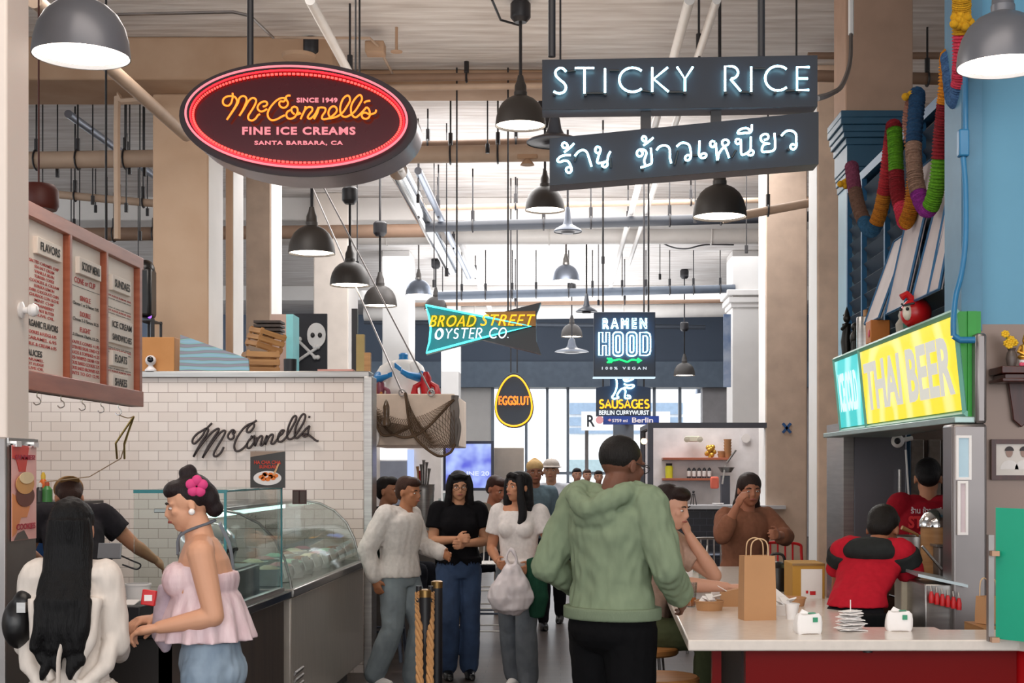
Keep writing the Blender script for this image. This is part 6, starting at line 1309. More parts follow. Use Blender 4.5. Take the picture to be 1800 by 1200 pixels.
# flat board, cardboard box, basket and helmet-like kettle
c = Vector((P(1419, 0, 7.6).x, 7.6, 0)); sb = thing('side_table', 'steel work table behind the counter, carrying the cardboard box', 'table', c)
obj('top', M().box(c.x-.14, c.x+.35, 7.3, 8.2, .82, .86), steeld, sb)
for sx in (-.1, .32):
    for y in (7.34, 8.14): obj('leg', M().cyl((c.x+sx, y, 0), (c.x+sx, y, .82), .018), steeld, sb)
a, b = P(1393, 990, 7.5), P(1450, 1030, 7.5)
cbx = thing('cardboard_box', 'yellow brown cardboard box with a printed label behind the counter', 'box', ((a.x+b.x)/2, 7.6, .86))
obj('body', M().box(a.x, b.x, 7.5, 7.78, .862, a.z), card, cbx, bevel=.003); obj('label', M().box(a.x+.045, b.x-.015, 7.495, 7.5, .9, a.z-.03), paper, cbx)
obj('label_print', M().ob(((a.x+b.x)/2+.02, 7.493, .95), (.03, .002, .02)).ob(((a.x+b.x)/2-.01, 7.493, .955), (.012, .002, .015)), redb, cbx); obj('tape', M().box(a.x, b.x, 7.497, 7.5, a.z-.012, a.z), mat('brown tape', '8a6428', .4), cbx)
c = P(1372, 1000, 8.0); t = thing('black_kettle', 'rounded black kettle behind the carrier bag', 'kettle', (c.x, 8.0, HZ)); c = Vector((c.x-.02, 8.0, HZ))
obj('body', M().lathe([(0, 0), (.08, 0), (.085, .06), (.07, .13), (.03, .16), (0, .165)], c=c, n=22), blackp, t); obj('handle', M().tube(crom([c+Vector((-.05, 0, .14)), c+Vector((-.03, 0, .2)), c+Vector((.03, 0, .2)), c+Vector((.05, 0, .14))], 5), .008, 8), blackp, t)
# wire chair backs behind the counter
def wire_chair(px, Y, label, mm, top=1.0):
    c = on(px, Y, 0); t = thing('metal_chair', label, 'chair', c)
    obj('seat', M().box(c.x-.2, c.x+.2, Y-.2, Y+.2, .6, .63), mm, t, bevel=.01); m = M().tube(crom([c+Vector((-.19, .2, .6)), c+Vector((-.19, .22, top-.08)), c+Vector((-.15, .23, top)), c+Vector((.15, .23, top)), c+Vector((.19, .22, top-.08)), c+Vector((.19, .2, .6))], 5), .012, 8)
    for i in range(5): m.tube([c+Vector((-.12+.06*i, .21, .62)), c+Vector((-.12+.06*i, .23, top))], .008, 6)
    obj('backrest', m, mm, t)
    for sx in (-1, 1):
        for sy in (-1, 1): obj('leg', M().tube([c+Vector((sx*.17, sy*.17, .6)), c+Vector((sx*.22, sy*.22, 0))], .014, 6), mm, t)
wire_chair(1248, 12.6, 'silver metal chair with a slatted back beyond the counter end', steelm, .97); wire_chair(1375, 11.3, 'red metal chair right of the carrier bag beyond the counter', redb, 1.0)
# kitchen equipment behind the front strip
kt = thing('kitchen_table', 'steel kitchen table with pots behind the counter front', 'table', (2.2, 7.9, 0))
obj('top', M().box(P(1585, 0, 8.0).x-.02, 2.75, 7.55, 8.3, .84, .88), steeld, kt); obj('cabinet', M().box(P(1585, 0, 8.0).x, 2.7, 7.6, 8.25, 0, .84), mat('brown steel', '6e5a50', .35, .6), kt)
c = on(1610, 7.9, .88); z1p = P(0, 942, 7.9).z
pot = thing('stock_pot', 'big steel stock pot on the kitchen table', 'pot', c); ph_ = z1p-.88
obj('pot', M().lathe([(0, 0), (.115, 0), (.12, .01), (.12, ph_), (.124, ph_+.004), (.115, ph_), (.112, .02)], c=c, n=30), steelm, pot)
for s_ in (-1, 1): obj('handle', M().tube(crom([c+Vector((s_*.118, -.03, ph_*.8)), c+Vector((s_*.15, -.02, ph_*.8)), c+Vector((s_*.15, .02, ph_*.8)), c+Vector((s_*.118, .03, ph_*.8))], 4), .006, 6), steelm, pot)
obj('band', M().lathe([(.121, ph_*.48), (.1225, ph_*.49), (.121, ph_*.5)], c=c, n=30), chrome, pot)
tag(obj('wooden_spoon', M().tube([c+Vector((.08, 0, .1)), c+Vector((0, -.03, ph_+.01)), c+Vector((-.09, -.05, ph_+.05))], [.01, .008, .013], 8), woodl), 'wooden spoon leaning in the stock pot', 'spoon')
c = on(1648, 7.75, .88); t = thing('mixing_bowl', 'upturned shiny mixing bowl on a wooden steamer', 'bowl', c); zz1 = P(0, 925, 7.75).z
obj('steamer', M().lathe([(0, 0), (.09, 0), (.09, zz1-.88), (0, zz1-.88)], c=c, n=24), woodl, t); obj('bowl', M().lathe([(.1, 0), (.098, .03), (.075, .07), (.03, .095), (0, .1)], c=(c.x, c.y, zz1), n=28), chrome, t)
c = on(1665, 7.65, .88); t = thing('steel_insert', 'deep rectangular steel insert right of the stock pot', 'container', c); za_, zb__ = P(0, 960, 7.6).z, P(0, 1005, 7.6).z
obj('body', M().box(c.x-.07, c.x+.1, 7.55, 7.7, .88, za_), steeld, t, bevel=.006); obj('rim', M().box(c.x-.085, c.x+.11, 7.54, 7.71, za_, za_+.012), steelm, t)
a = P(1592, 1010, 7.0)
dp = thing('condiment_dispenser', 'steel condiment rack with six red handled pumps behind the counter', 'dispenser', on(1640, 6.9, .7)); zd = P(0, 1015, 6.9).z; xd0, xd1 = P(1612, 0, 6.9).x, P(1668, 0, 6.9).x
obj('body', M().box(xd0, xd1+.02, 6.75, 7.1, .6, zd-.02), steelm, dp, bevel=.006); obj('legs', M().box(xd0+.01, xd1, 6.8, 7.05, 0, .6), steeld, dp)
obj('lid', M().prism([(xd0-.02, 6.8, zd+.012), (xd1+.03, 6.68, zd-.03), (xd1+.03, 7.0, zd-.02), (xd0-.02, 7.1, zd+.02)], (0, 0, .014)), mat('pale steel', 'b8c4c8', .3, .6), dp)
for i in range(6):
    f = i/5; q = Vector((xd0+.02+(xd1-xd0-.03)*f, 6.71-.02*f, zd-.105-.03*f))
    h_ = obj('pump_handle', M().lathe([(0, 0), (.012, 0), (.013, .03), (.007, .055), (0, .055)], c=q, n=12), redb, dp); obj('pump_tip', M().cyl(q+Vector((0, 0, .055)), q+Vector((0, .01, .08)), .004, n=8), steelm, h_)
obj('drip_tray', M().box(xd0-.06, xd1+.02, 6.5, 6.75, .7, .74), steelm, dp, bevel=.004)
tag(obj('blade_handle', M().ob(P(1638, 980, 7.4), (.012, .02, .16), (0, R(-40), 0)), steelm, bevel=.002), 'steel slicer handle slanting in front of the stock pot', 'handle')
c = on(1600, 7.0, .8); t = thing('white_canister', 'cream plastic container left of the pump rack', 'container', on(1600, 7.15, .88)); obj('body', M().box(c.x-.02, c.x+.045, 7.1, 7.25, .6, P(0, 1012, 7.1).z), mat('cream plastic', 'c8bca4', .4), t, bevel=.006); obj('lid', M().box(c.x-.025, c.x+.05, 7.09, 7.26, P(0, 1012, 7.1).z, P(0, 1012, 7.1).z+.01), paper, t); obj('foot', M().box(c.x, c.x+.03, 7.12, 7.22, 0, .6), steeld, t)
c = on(1570, 7.7, .0); t = thing('toaster_oven', 'brown steel countertop oven behind the worker in black', 'oven', c); za_ = P(0, 992, 7.7).z
obj('body', M().box(P(1548, 0, 7.7).x, P(1592, 0, 7.7).x-.0, 7.7, 8.1, .6, za_), mat('brown steel oven', '5c4438', .3, .5), t, bevel=.008); obj('legs', M().box(P(1552, 0, 7.7).x, P(1588, 0, 7.7).x, 7.75, 8.05, 0, .6), steeld, t); obj('handle', M().cyl(P(1562, 1045, 7.66), P(1588, 1052, 7.66), .008), chrome, t)
# round wooden bar stool
def round_stool(px, Y, label, h=.64):
    c = on(px, Y, 0); t = thing('bar_stool', label, 'stool', c)
    obj('seat', M().lathe([(0, h-.04), (.18, h-.04), (.19, h-.03), (.19, h-.008), (.18, h), (0, h)], c=c, n=32), mat('stool wood', 'b87f4a', .4, scale=4, stretch=(1, 8, 1), h2='9c6838'), t)
    for k in range(4): u = pi/4+k*pi/2; obj('leg', M().tube([c+Vector((.13*cos(u), .13*sin(u), h-.04)), c+Vector((.2*cos(u), .2*sin(u), 0))], .012, 8), steeld, t)
    obj('foot_ring', M().tube([c+Vector((.175*cos(u), .175*sin(u), .22)) for u in [2*pi*k/24 for k in range(24)]], .009, 6, closed=True), steeld, t)
round_stool(1155, 6.35, 'round wooden topped bar stool in front, beside the man in the green hoodie', .68)
round_stool(1130, 7.55, 'round wooden topped bar stool under the diner in olive trousers', .66)
# ============================================================ people
def remesh(m, vox, smooth=4, disp=None):
    me = bpy.data.meshes.new('tmp'); me.from_pydata([tuple(v) for v in m.v], [], m.f); me.update()
    o = bpy.data.objects.new('tmp', me); COL.objects.link(o)
    r = o.modifiers.new('r', 'REMESH'); r.mode = 'VOXEL'; r.voxel_size = vox; r.use_smooth_shade = True
    if smooth: s = o.modifiers.new('s', 'SMOOTH'); s.factor = .5; s.iterations = smooth
    bpy.context.view_layer.update()
    e = bpy.data.meshes.new_from_object(o.evaluated_get(bpy.context.evaluated_depsgraph_get()))
    bpy.data.objects.remove(o); bpy.data.meshes.remove(me)
    if disp:
        amp, sc, st = disp
        ns_ = [v.normal.copy() for v in e.vertices]
        for v, n in zip(e.vertices, ns_):
            p = v.co; q = Vector((p.x*sc, p.y*sc, p.z*sc*st)); w = noise.noise(q)*.6+noise.noise(q*2.3+Vector((5, 1, 2)))*.4
            v.co = p+n*(amp*w)
    e.update(); return e
def pobj(name, m, ms, parent, vox=.008, smooth=4, disp=None):
    e = remesh(m, vox, smooth, disp); e.name = name; e.materials.append(ms)
    e.polygons.foreach_set('use_smooth', [True]*len(e.polygons))
    o = bpy.data.objects.new(name, e); COL.objects.link(o); o.parent = parent; return o
def ell(c, rx, ry, yaw=0, n=20, tilt=0):
    return [Vector(c)+Matrix.Rotation(yaw, 3, 'Z') @ Vector((rx*cos(2*pi*j/n), ry*sin(2*pi*j/n), 0)) for j in range(n)]
def skin(h): return mat('skin '+h, h, .55, var=.06, bump=.02, spec=.35)
def cloth(h, st=(1, 1, 1), sc=40): return mat('cloth %s' % h, h, .9, var=.1, scale=sc, bump=.15, stretch=st, spec=.12)
def limb(m, pts, rs, n=14):
    for i in range(len(pts)-1): m.tube([pts[i], Vector(pts[i]).lerp(Vector(pts[i+1]), .5), pts[i+1]], [rs[i], (rs[i]+rs[i+1])/2*1.02, rs[i+1]], n)
    for p, r in zip(pts, rs): m.ball(p, r*.99, 12)
def hand(m, wrist, d, nrm, curl=.5, s=1, side=1, spread=.12):
    d = Vector(d).normalized(); nrm = Vector(nrm); nrm = (nrm-d*nrm.dot(d)).normalized(); b = d.cross(nrm)*side; w = Vector(wrist)
    T = Matrix((b, d, nrm)).transposed()
    m.tube([w, w+d*.03*s, w+d*.06*s, w+d*.085*s], [.024*s, .036*s, .04*s, .034*s], 12, flat=.5, up=b)
    for i, (o, L) in enumerate(((-.03, .062), (-.01, .072), (.011, .068), (.03, .054))):
        p = w+d*.082*s+b*o*s; a = spread*(i-1.5)*.3; dd = (d+b*a).normalized(); pts = [p]; ang = curl*.5
        for k in range(3):
            dd2 = (dd*cos(ang)+nrm*sin(ang)).normalized(); p = p+dd2*(L*s*(.42, .33, .27)[k]); pts.append(p); ang += curl*.75
        m.tube(pts, [.0095*s, .009*s, .0082*s, .0065*s], 8); m.ball(pts[-1], .0065*s, 8)
    p = w+d*.03*s-b*.03*s; t1 = p+(d*.7-b*.6+nrm*.35).normalized()*.038*s; t2 = t1+(d*.9-b*.1+nrm*(.3+curl*.4)).normalized()*.03*s
    m.tube([p, t1, t2], [.014*s, .011*s, .008*s], 8); m.ball(t2, .008*s, 8)
class Person:
    """facing -Y before the turn; +x is the image right when facing the camera"""
    def __init__(s, label, px, Y, yaw, H=1.7, skinc='c08a6a', vox=.008, z=0):
        s.T = thing('person', label, 'person', (P(px, 0, Y).x, Y, z), rz=R(yaw)); s.k = H/1.7; s.sk = skin(skinc); s.vox = vox; s.b = M()
        s.J = dict(pelvis=(0, 0, .93), waist=(0, 0, 1.08), chest=(0, 0, 1.28), neck=(0, .01, 1.43), head=(0, -.015, 1.58),
                   LS=(.165, .01, 1.385), LE=(.21, .03, 1.12), LW=(.2, -.06, .88), RS=(-.165, .01, 1.385), RE=(-.21, .03, 1.12), RW=(-.2, -.06, .88),
                   LH=(.085, 0, .9), LK=(.09, -.02, .5), LA=(.09, .02, .09), RH=(-.085, 0, .9), RK=(-.09, -.02, .5), RA=(-.09, .02, .09),
                   hy=0, hp=0, hr=0, LC=.5, RC=.5, LN=(-1, 0, 0), RN=(1, 0, 0), w=1.0, bust=0, sh=1.0)
    def set(s, **k): s.J.update(k); return s
    def j(s, n): return Vector(s.J[n])*s.k
    def HM(s):
        J = s.J; return Matrix.Translation(s.j('head')) @ Euler((R(J['hp']), R(J['hr']), R(J['hy']))).to_matrix().to_4x4() @ Matrix.Scale(s.k*s.J.get('hs', 1), 4)
    def torso_rings(s, e=0, z0=None, z1=None, flare=0):
        J = s.J; w = J['w']; k = s.k
        P0, P1, P2, P3 = s.j('pelvis'), s.j('waist'), s.j('chest'), s.j('neck')
        sy = math.atan2((s.j('LS')-s.j('RS')).y, (s.j('LS')-s.j('RS')).x); hy_ = math.atan2((s.j('LH')-s.j('RH')).y, (s.j('LH')-s.j('RH')).x)
        L = []
        for f, c, rx, ry, a in [(0, P0+(P0-P1).normalized()*.1*k, .15*w, .105*w, hy_), (.15, P0, .168*w, .12*w, hy_), (.3, P0.lerp(P1, .6), .15*w, .105*w, hy_), (.42, P1, .135*w, .098*w, (hy_+sy)/2), (.6, P1.lerp(P2, .55), .145*w, .105*w, sy),
                         (.75, P2, .16*w, .115*w, sy), (.88, P2.lerp(P3, .5), .165*w*J['sh'], .10*w, sy), (.96, P2.lerp(P3, .8), .13*w*J['sh'], .078*w, sy), (1, P3, .07*w, .06*w, sy)]:
            L.append((f, c, rx*k+e, ry*k+e, a))
        return L
    def body(s, legs=True):
        J = s.J; k = s.k; b = s.b; w = J['w']
        L = s.torso_rings(); b.loft([ell(c, rx, ry, a) for f, c, rx, ry, a in L])
        N = s.j('neck'); Hd = s.j('head')
        if J['bust']:
            c = s.j('chest')
            for q in (-1, 1): b.ball(c+Vector((q*.07, -.085-.0*k, -.02))*k, (.06*k, .05*k*J['bust'], .06*k), 14)
        b.tube([N-Vector((0, 0, .05*k)), N+(Hd-N)*.35, N+(Hd-N)*.72], [.062*k, .054*k, .052*k], 14)
        for q in ('L', 'R'):
            S_, E_, W_ = s.j(q+'S'), s.j(q+'E'), s.j(q+'W')
            b.tube([N+Vector((0, 0, -.03*k)), N.lerp(S_, .55)+Vector((0, 0, -.005*k)), S_], [.05*k, .05*k, .054*k], 12)
            limb(b, [S_, E_, W_], [.054*k*w, .04*k*w, .026*k*w]); b.tube([E_, E_.lerp(W_, .25), W_], [.038*k*w, .042*k*w, .026*k*w], 12)
            hd = J.get(q+'D'); hd = Vector(hd) if hd else (W_-E_)
            hand(b, W_, hd, J[q+'N'], J[q+'C'], k*1.0, 1 if q == 'L' else -1)
            if legs:
                h_, n_, a_ = s.j(q+'H'), s.j(q+'K'), s.j(q+'A')
                limb(b, [h_, n_, a_], [.085*k*w, .055*k*w, .036*k*w]); b.tube([n_, n_.lerp(a_, .3), a_], [.05*k*w, .056*k*w, .036*k*w], 12)
                b.tube([a_, a_+Vector((0, -.04, -.05))*k, a_+Vector((0, -.15, -.065))*k], [.036*k, .035*k, .022*k], 10)
        T = s.HM(); hd = M()
        hd.ball((0, .012, .03), (.076, .096, .09), 22); hd.ball((0, -.022, -.03), (.062, .072, .078), 20); hd.ball((0, -.055, -.078), (.03, .03, .026), 12)
        hd.ball((0, -.0, -.05), (.056, .06, .05), 14); hd.tube([(0, -.085, .022), (0, -.098, -.008), (0, -.103, -.022)], [.008, .0105, .0125], 10); hd.ball((0, -.094, -.025), (.0165, .012, .008), 10)
        for q in (-1, 1):
            hd.ball((q*.036, -.068, .026), (.024, .014, .008), 10); hd.ball((q*.038, -.062, -.012), (.024, .02, .02), 12)
            hd.loft([[Vector((q*(.074+.006*t), .012+.014*cos(u)*(1+.1*t), -.005+.027*sin(u))) for u in [2*pi*i/12 for i in range(12)]] for t in (0, 1, 2)])
        hd.tube([(-.022, -.088, -.05), (0, -.096, -.048), (.022, -.088, -.05)], [.005, .009, .005], 8)
        b.add([T @ v for v in hd.v], hd.f)
        o = pobj('body', b, s.sk, s.T, s.vox*.75, 3)
        face = M(); ir = M(); br = M(); lp = M()
        for q in (-1, 1):
            face.ball(T @ Vector((q*.032, -.0765, .008)), tuple(x*k for x in (.0115, .008, .0058)), 10); ir.ball(T @ Vector((q*.032, -.0815, .008)), .0052*k, 8)
            br.tube([T @ Vector(v) for v in ((q*.016, -.0885, .028), (q*.032, -.09, .034), (q*.05, -.078, .029))], [.003*k, .004*k, .002*k], 6)
        lp.tube([T @ Vector(v) for v in ((-.022, -.089, -.05), (-.008, -.1, -.047), (.008, -.1, -.047), (.022, -.089, -.05))], [.003*k, .0058*k, .0058*k, .003*k], 8)
        obj('eyes', face, mat('eye white', 'e6e0dc', .3), s.T, local=True); obj('irises', ir, mat('iris', '1c120e', .2), s.T, local=True)
        obj('eyebrows', br, mat('brow', '1d1412', .8), s.T, local=True); obj('lips', lp, mat('lip', 'a05a50', .5), s.T, local=True)
        return s
    def top(s, name, m_, e=.014, zlo=.1, sleeve='long', flare=.0, neck=True, fold=.009, skip=0, extra=None, zhi=1.0, sl=.012, bottom=None):
        k = s.k; b = M(); L = s.torso_rings(e); R_ = [(c, rx, ry, a) for f, c, rx, ry, a in L if zlo <= f <= zhi]
        if bottom is not None:
            c0, rx, ry, a = R_[0]; c1 = Vector(c0); c1.z = bottom*k; R_.insert(0, (c1, rx+flare, ry+flare, a))
        elif flare: R_[0] = (R_[0][0], R_[0][1]+flare, R_[0][2]+flare, R_[0][3])
        b.loft([ell(c, rx, ry, a) for c, rx, ry, a in R_])
        if s.J['bust'] and zhi >= .75:
            c = s.j('chest')
            for q in (-1, 1): b.ball(c+Vector((q*.07, -.085, -.02))*k, (.06*k+e, (.05*s.J['bust'])*k+e, .062*k+e), 14)
        N = s.j('neck')
        for q in ('L', 'R'):
            S_, E_, W_ = s.j(q+'S'), s.j(q+'E'), s.j(q+'W'); w = s.J['w']
            if zhi >= 1: b.tube([N+Vector((0, 0, -.045*k)), N.lerp(S_, .55)+Vector((0, 0, -.01*k)), S_], [.055*k+e*.6, .054*k+e*.7, .056*k+e*.8], 12)
            if sleeve == 'long': limb(b, [S_, E_, E_.lerp(W_, .93)], [.058*k*w+sl, .046*k*w+sl, .034*k*w+sl])
            elif sleeve == 'three': limb(b, [S_, E_, E_.lerp(W_, .45)], [.058*k*w+sl, .046*k*w+sl, .042*k*w+sl])
            elif sleeve == 'short': 
                q_ = S_.lerp(E_, .58); b.ball(S_, .058*k*w+sl, 14); b.tube([S_, q_], [.058*k*w+sl, .056*k*w+sl], 16)
        if extra: extra(b)
        s.shirt = pobj(name, b, m_, s.T, s.vox, 3, (fold, 14, .5)); return s
    def pants(s, m_, e=.012, ankle=1, name='trousers', fold=.006, wide=0, upper=.36):
        k = s.k; w = s.J['w']; b = M(); L = s.torso_rings(e); b.loft([ell(c, rx, ry, a) for f, c, rx, ry, a in L if f <= upper])
        P0 = s.j('pelvis'); b.ball(P0+Vector((0, .035, -.03))*k, (.15*k*w+e, .1*k*w+e, .11*k), 18)
        for q in ('L', 'R'):
            h_, n_, a_ = s.j(q+'H'), s.j(q+'K'), s.j(q+'A'); a_ = n_.lerp(a_, .97*ankle)
            limb(b, [h_, n_, a_], [.092*k*w+e, .06*k*w+e+wide*.4, .045*k*w+e+wide]); b.tube([n_, n_.lerp(a_, .35), a_], [.058*k*w+e+wide*.4, .062*k*w+e+wide*.6, .045*k*w+e+wide], 14)
        s.tr = pobj(name, b, m_, s.T, s.vox, 3, (fold, 18, .6)); return s
    def shoes(s, m_, name='shoe'):
        k = s.k
        for q in ('L', 'R'):
            a_ = s.j(q+'A'); f = (s.j(q+'K')-a_); b = M()
            b.tube([a_+Vector((0, .04, -.045))*k, a_+Vector((0, -.02, -.042))*k, a_+Vector((0, -.1, -.055))*k, a_+Vector((0, -.17, -.062))*k], [.04*k, .045*k, .04*k, .028*k], 14); b.tube([a_+Vector((0, .01, 0))*k, a_+Vector((0, 0, -.05))*k], [.042*k, .045*k], 12)
            b.loft([[a_+Vector((.04*cos(u), -.065+.125*sin(u), zz_))*k for u in [2*pi*i/20 for i in range(20)]] for zz_ in (-.088, -.07)])
            pobj(name, b, m_, s.T, s.vox*.8, 3)
        return s
    def hair(s, fn, m_, vox=None, disp=(.004, 22, .25), name='hair'):
        T = s.HM(); h = M(); fn(h); g = M().add([T @ v for v in h.v], h.f); pobj(name, g, m_, s.T, vox or s.vox, 3, disp); return s
    def glasses(s):
        T = s.HM(); g = M()
        for q in (-1, 1):
            g.tube([T @ Vector((q*.034+.024*cos(u), -.1, .008+.017*sin(u))) for u in [2*pi*i/16 for i in range(16)]], .002*s.k, 6, closed=True); g.tube([T @ Vector((q*.058, -.098, .012)), T @ Vector((q*.084, .01, .012))], .0022*s.k, 6)
        g.tube([T @ Vector((-.01, -.102, .01)), T @ Vector((.01, -.102, .01))], .002*s.k, 6); obj('glasses', g, black, s.T, local=True); return s
hm = lambda h: mat('hair '+h, h, .5, var=.35, scale=60, stretch=(6, 6, .5), bump=.5, spec=.22)
def short_hair(h):
    h.ball((0, .03, .045), (.084, .09, .088), 20); h.ball((0, -.03, .085), (.07, .06, .045), 16); h.ball((0, .06, 0), (.072, .055, .07), 16)
def buzz(h): h.ball((0, .022, .04), (.0805, .094, .086), 22)
def long_hair(L, wd=.11, back=.07, front=False):
    def f(h):
        h.ball((0, .02, .045), (.088, .1, .09), 20); h.ball((0, .05, -.02), (.088, .07, .1), 18)
        h.loft([ell((0, .035+back*.2, .04), .085, .075), ell((0, .05, -.06), .095, .065), ell((0, .07, -.16), wd, .05), ell((0, back+.025, -L*.55), wd*1.08, .04), ell((.005, back+.015, -L*.8), wd*.95, .035), ell((.01, back+.01, -L), wd*.55, .02)])
        for i in range(7): x = (i-3)*wd*.28; h.tube(crom([(x, back+.02, -L*.55), (x+.02*sin(i), back+.035, -L*.75), (x+.015*cos(i*2), back+.02, -L*.93), (x+.03*sin(i*3), back+.02, -L*1.06-.03*(i % 3))], 4), [.03]*9+[.02]*3+[.008], 8)
        if front:
            for q in (-1, 1): h.tube(crom([(q*.06, -.03, .1), (q*.085, -.04, .02), (q*.088, -.04, -.08), (q*.1, -.03, -.2), (q*.09, -.05, -.3)], 4), [.03]*8+[.034]*6+[.03]*2+[.012], 10)
            h.tube([(-.05, -.06, .09), (0, -.07, .105), (.05, -.06, .09)], .022, 8)
    return f
# 1 long-haired woman, back view
p = Person('person in a cream cardigan with very long black hair, seen from behind at left', 126, 5.0, 183, 1.49, 'b98568', .007)
p.set(LE=(.175, .0, 1.13), LW=(.14, -.2, 1.06), RE=(-.175, .0, 1.13), RW=(-.14, -.2, 1.06), LD=(-.2, -1, 0), RD=(.2, -1, 0), LS=(.14, .01, 1.4), RS=(-.14, .01, 1.4), w=.85)
p.body(); crm = cloth('d9cfc6', (1, 1, .3))
p.pants(cloth('121214'), name='trousers')
def wrap(b):
    k = p.k
    for q in (-1, 1):
        b.tube([Vector((q*.17, .03, 1.16))*k, Vector((q*.15, .06, 1.05))*k, Vector((q*.08, .11, .97))*k, Vector((-q*.01, .125, .94))*k], [.03, .03, .025, .018], 10)
        b.tube([Vector((q*.12, .09, 1.32))*k, Vector((q*.1, .12, 1.15))*k, Vector((q*.04, .13, 1.0))*k], [.024, .024, .016], 8)
p.top('cardigan', crm, e=.014, zlo=.1, sleeve='long', flare=.025, fold=.01, extra=wrap, sl=.014, bottom=.97)
obj('waist_tie', M().tube(crom([(-.01, .125, 1.02), (.0, .15, .96), (.0, .155, .88), (.005, .15, .78)], 4), .012, 6, flat=.3), crm, p.T, local=True)
m = M()
for i in range(26):
    u = 2*pi*i/26; m.tube([Vector((.145*cos(u), .115*sin(u), .98))*p.k, Vector((.17*cos(u), .135*sin(u), .94-.015*(i % 2)))*p.k, Vector((.185*cos(u), .145*sin(u), .9))*p.k], [.014, .02, .017], 6)
pobj('frill_hem', m, crm, p.T, .007, 3)
p.set(hp=4); p.hair(long_hair(.5, .098, .1), hm('060507'), .005, (.007, 30, .1))
hb = thing('hand_bag', 'small black shoulder bag at the left side of the long haired person', 'bag', P(34, 1100, 4.95)); c = P(33, 1095, 4.95)
pobj('body', M().ball(Vector((0, 0, .0)), (.055, .07, .09), 16).ball(Vector((0.02, 0, .07)), (.04, .05, .05), 12), blackp, hb, .008); hb.location = c
obj('strap', M().tube(crom([(0, 0, .08), (.04, 0, .14), (.09, .02, .2)], 4), .008, 6), blackp, hb, local=True)
obj('buckle', M().ob((.03, -.05, .06), (.03, .02, .035)), steelm, hb, local=True)
# 2 woman in pink halter
p = Person('person in a pale pink ruffled halter top with a pink flower in the hair', 362, 5.3, -76, 1.61, 'cf9a7c', .007)
p.set(pelvis=(0, .02, .93), waist=(0, .02, 1.08), chest=(0, .0, 1.26), neck=(0, -.015, 1.42), head=(0, -.065, 1.55), hp=16, LE=(.2, .03, 1.13), LW=(.15, -.17, 1.09), RE=(-.2, .0, 1.12), RW=(-.1, -.19, 1.1), LS=(.165, -.02, 1.37), RS=(-.165, -.02, 1.37), LC=1, RC=1, LN=(0, 0, -1), RN=(0, 0, -1), bust=.55, w=.97, hs=.9)
p.body(); jean = mat('light denim', '9fb0c0', .8, var=.25, scale=9, bump=.3, h2='6f8194', stretch=(1, 1, .6))
p.pants(jean, e=.008, name='jeans', fold=.008)
pkm = mat('pink cotton', 'e3cdd0', .85, scale=30, stretch=(1, 1, .15), h2='cbaeb4', bump=.5)
pk = M(); k = p.k
rg = []
for i, (z, a, bb) in enumerate(((1.29, .152, .125), (1.26, .158, .13), (1.23, .155, .125), (1.215, .15, .12), (1.195, .165, .135), (1.14, .185, .155), (1.085, .2, .17), (1.025, .215, .185))):
    amp = 0 if z > 1.2 else (1.2-z)*.1
    rg.append([Vector(((a+amp*sin(13*u))*cos(u), (bb+amp*sin(13*u))*sin(u)+.0, z+0+.03*(1 if sin(u) < -.3 and z > 1.2 else 0)))*k for u in [2*pi*j/104 for j in range(104)]])
pk.loft(rg); pk.ball(Vector((-.07, -.1, 1.26))*k, .066, 12); pk.ball(Vector((.07, -.1, 1.26))*k, .066, 12)
pobj('halter_top', pk, pkm, p.T, .006, 2, (.004, 20, .5))
obj('halter_strap', M().tube(crom([(.1, -.1, 1.29), (.07, -.09, 1.36), (.03, .02, 1.405), (-.03, .02, 1.405), (-.07, -.09, 1.36), (-.1, -.1, 1.29)], 5), .0055, 6), mat('grey strap', '5c6068', .7), p.T, local=True)
obj('crossbody_strap', M().tube(crom([(.02, .05, 1.4), (-.06, .09, 1.3), (-.13, .1, 1.16), (-.19, .08, 1.05)], 5), .011, 8, flat=.4), mat('steel grey strap', '8d949c', .6), p.T, local=True)
def bun(h):
    h.ball((0, .03, .045), (.084, .09, .088), 20); h.ball((0, -.035, .08), (.07, .055, .042), 16); h.ball((0, .09, .01), (.06, .045, .07), 16); h.ball((0, .1, -.045), (.048, .04, .04), 14); h.ball((0, .035, .14), (.036, .04, .03), 14)
    h.ball((0, .045, .155), (.022, .024, .02), 10)
p.hair(bun, hm('241a1c'), .006)
T = p.HM(); m = M()
for kx in range(5): u = kx*2*pi/5; m.ball(T @ Vector((.078, .055+.026*cos(u), .07+.026*sin(u))), (.012, .02, .02), 10)
obj('hair_flower', m, mat('hot pink petals', 'd03a78', .7), p.T, local=True)
obj('ear_hoop', M().ball(T @ Vector((.084, .005, -.03)), .012, 8), paper, p.T, local=True)
rb = thing('red_purse', 'small red card wallet held by the person in the pink top', 'wallet', P(262, 1055, 5.1)); c = P(262, 1050, 5.12)
rb.location = c; obj('body', M().ob((0, 0, 0), (.05, .02, .055), (0, R(8), 0)), redb, rb, bevel=.003, local=True); obj('white_print', M().ob((0, -.011, .0), (.028, .002, .022)), paper, rb, local=True)
sw = thing('sweater', 'lilac sweater hanging over the arm of the person in the pink top', 'sweater', P(290, 1120, 5.25)); c = P(291, 1108, 5.25); sw.location = c
pobj('knit', M().tube([(0, 0, .17), (-.005, 0, .08), (-.01, 0, -.02), (0, .01, -.08)], [.025, .04, .042, .015], 12).tube([(.03, .02, .16), (.03, .02, .06), (.02, .02, -.0)], [.02, .03, .02], 10), cloth('b8a8b4'), sw, .008, 3, (.006, 20, .4))
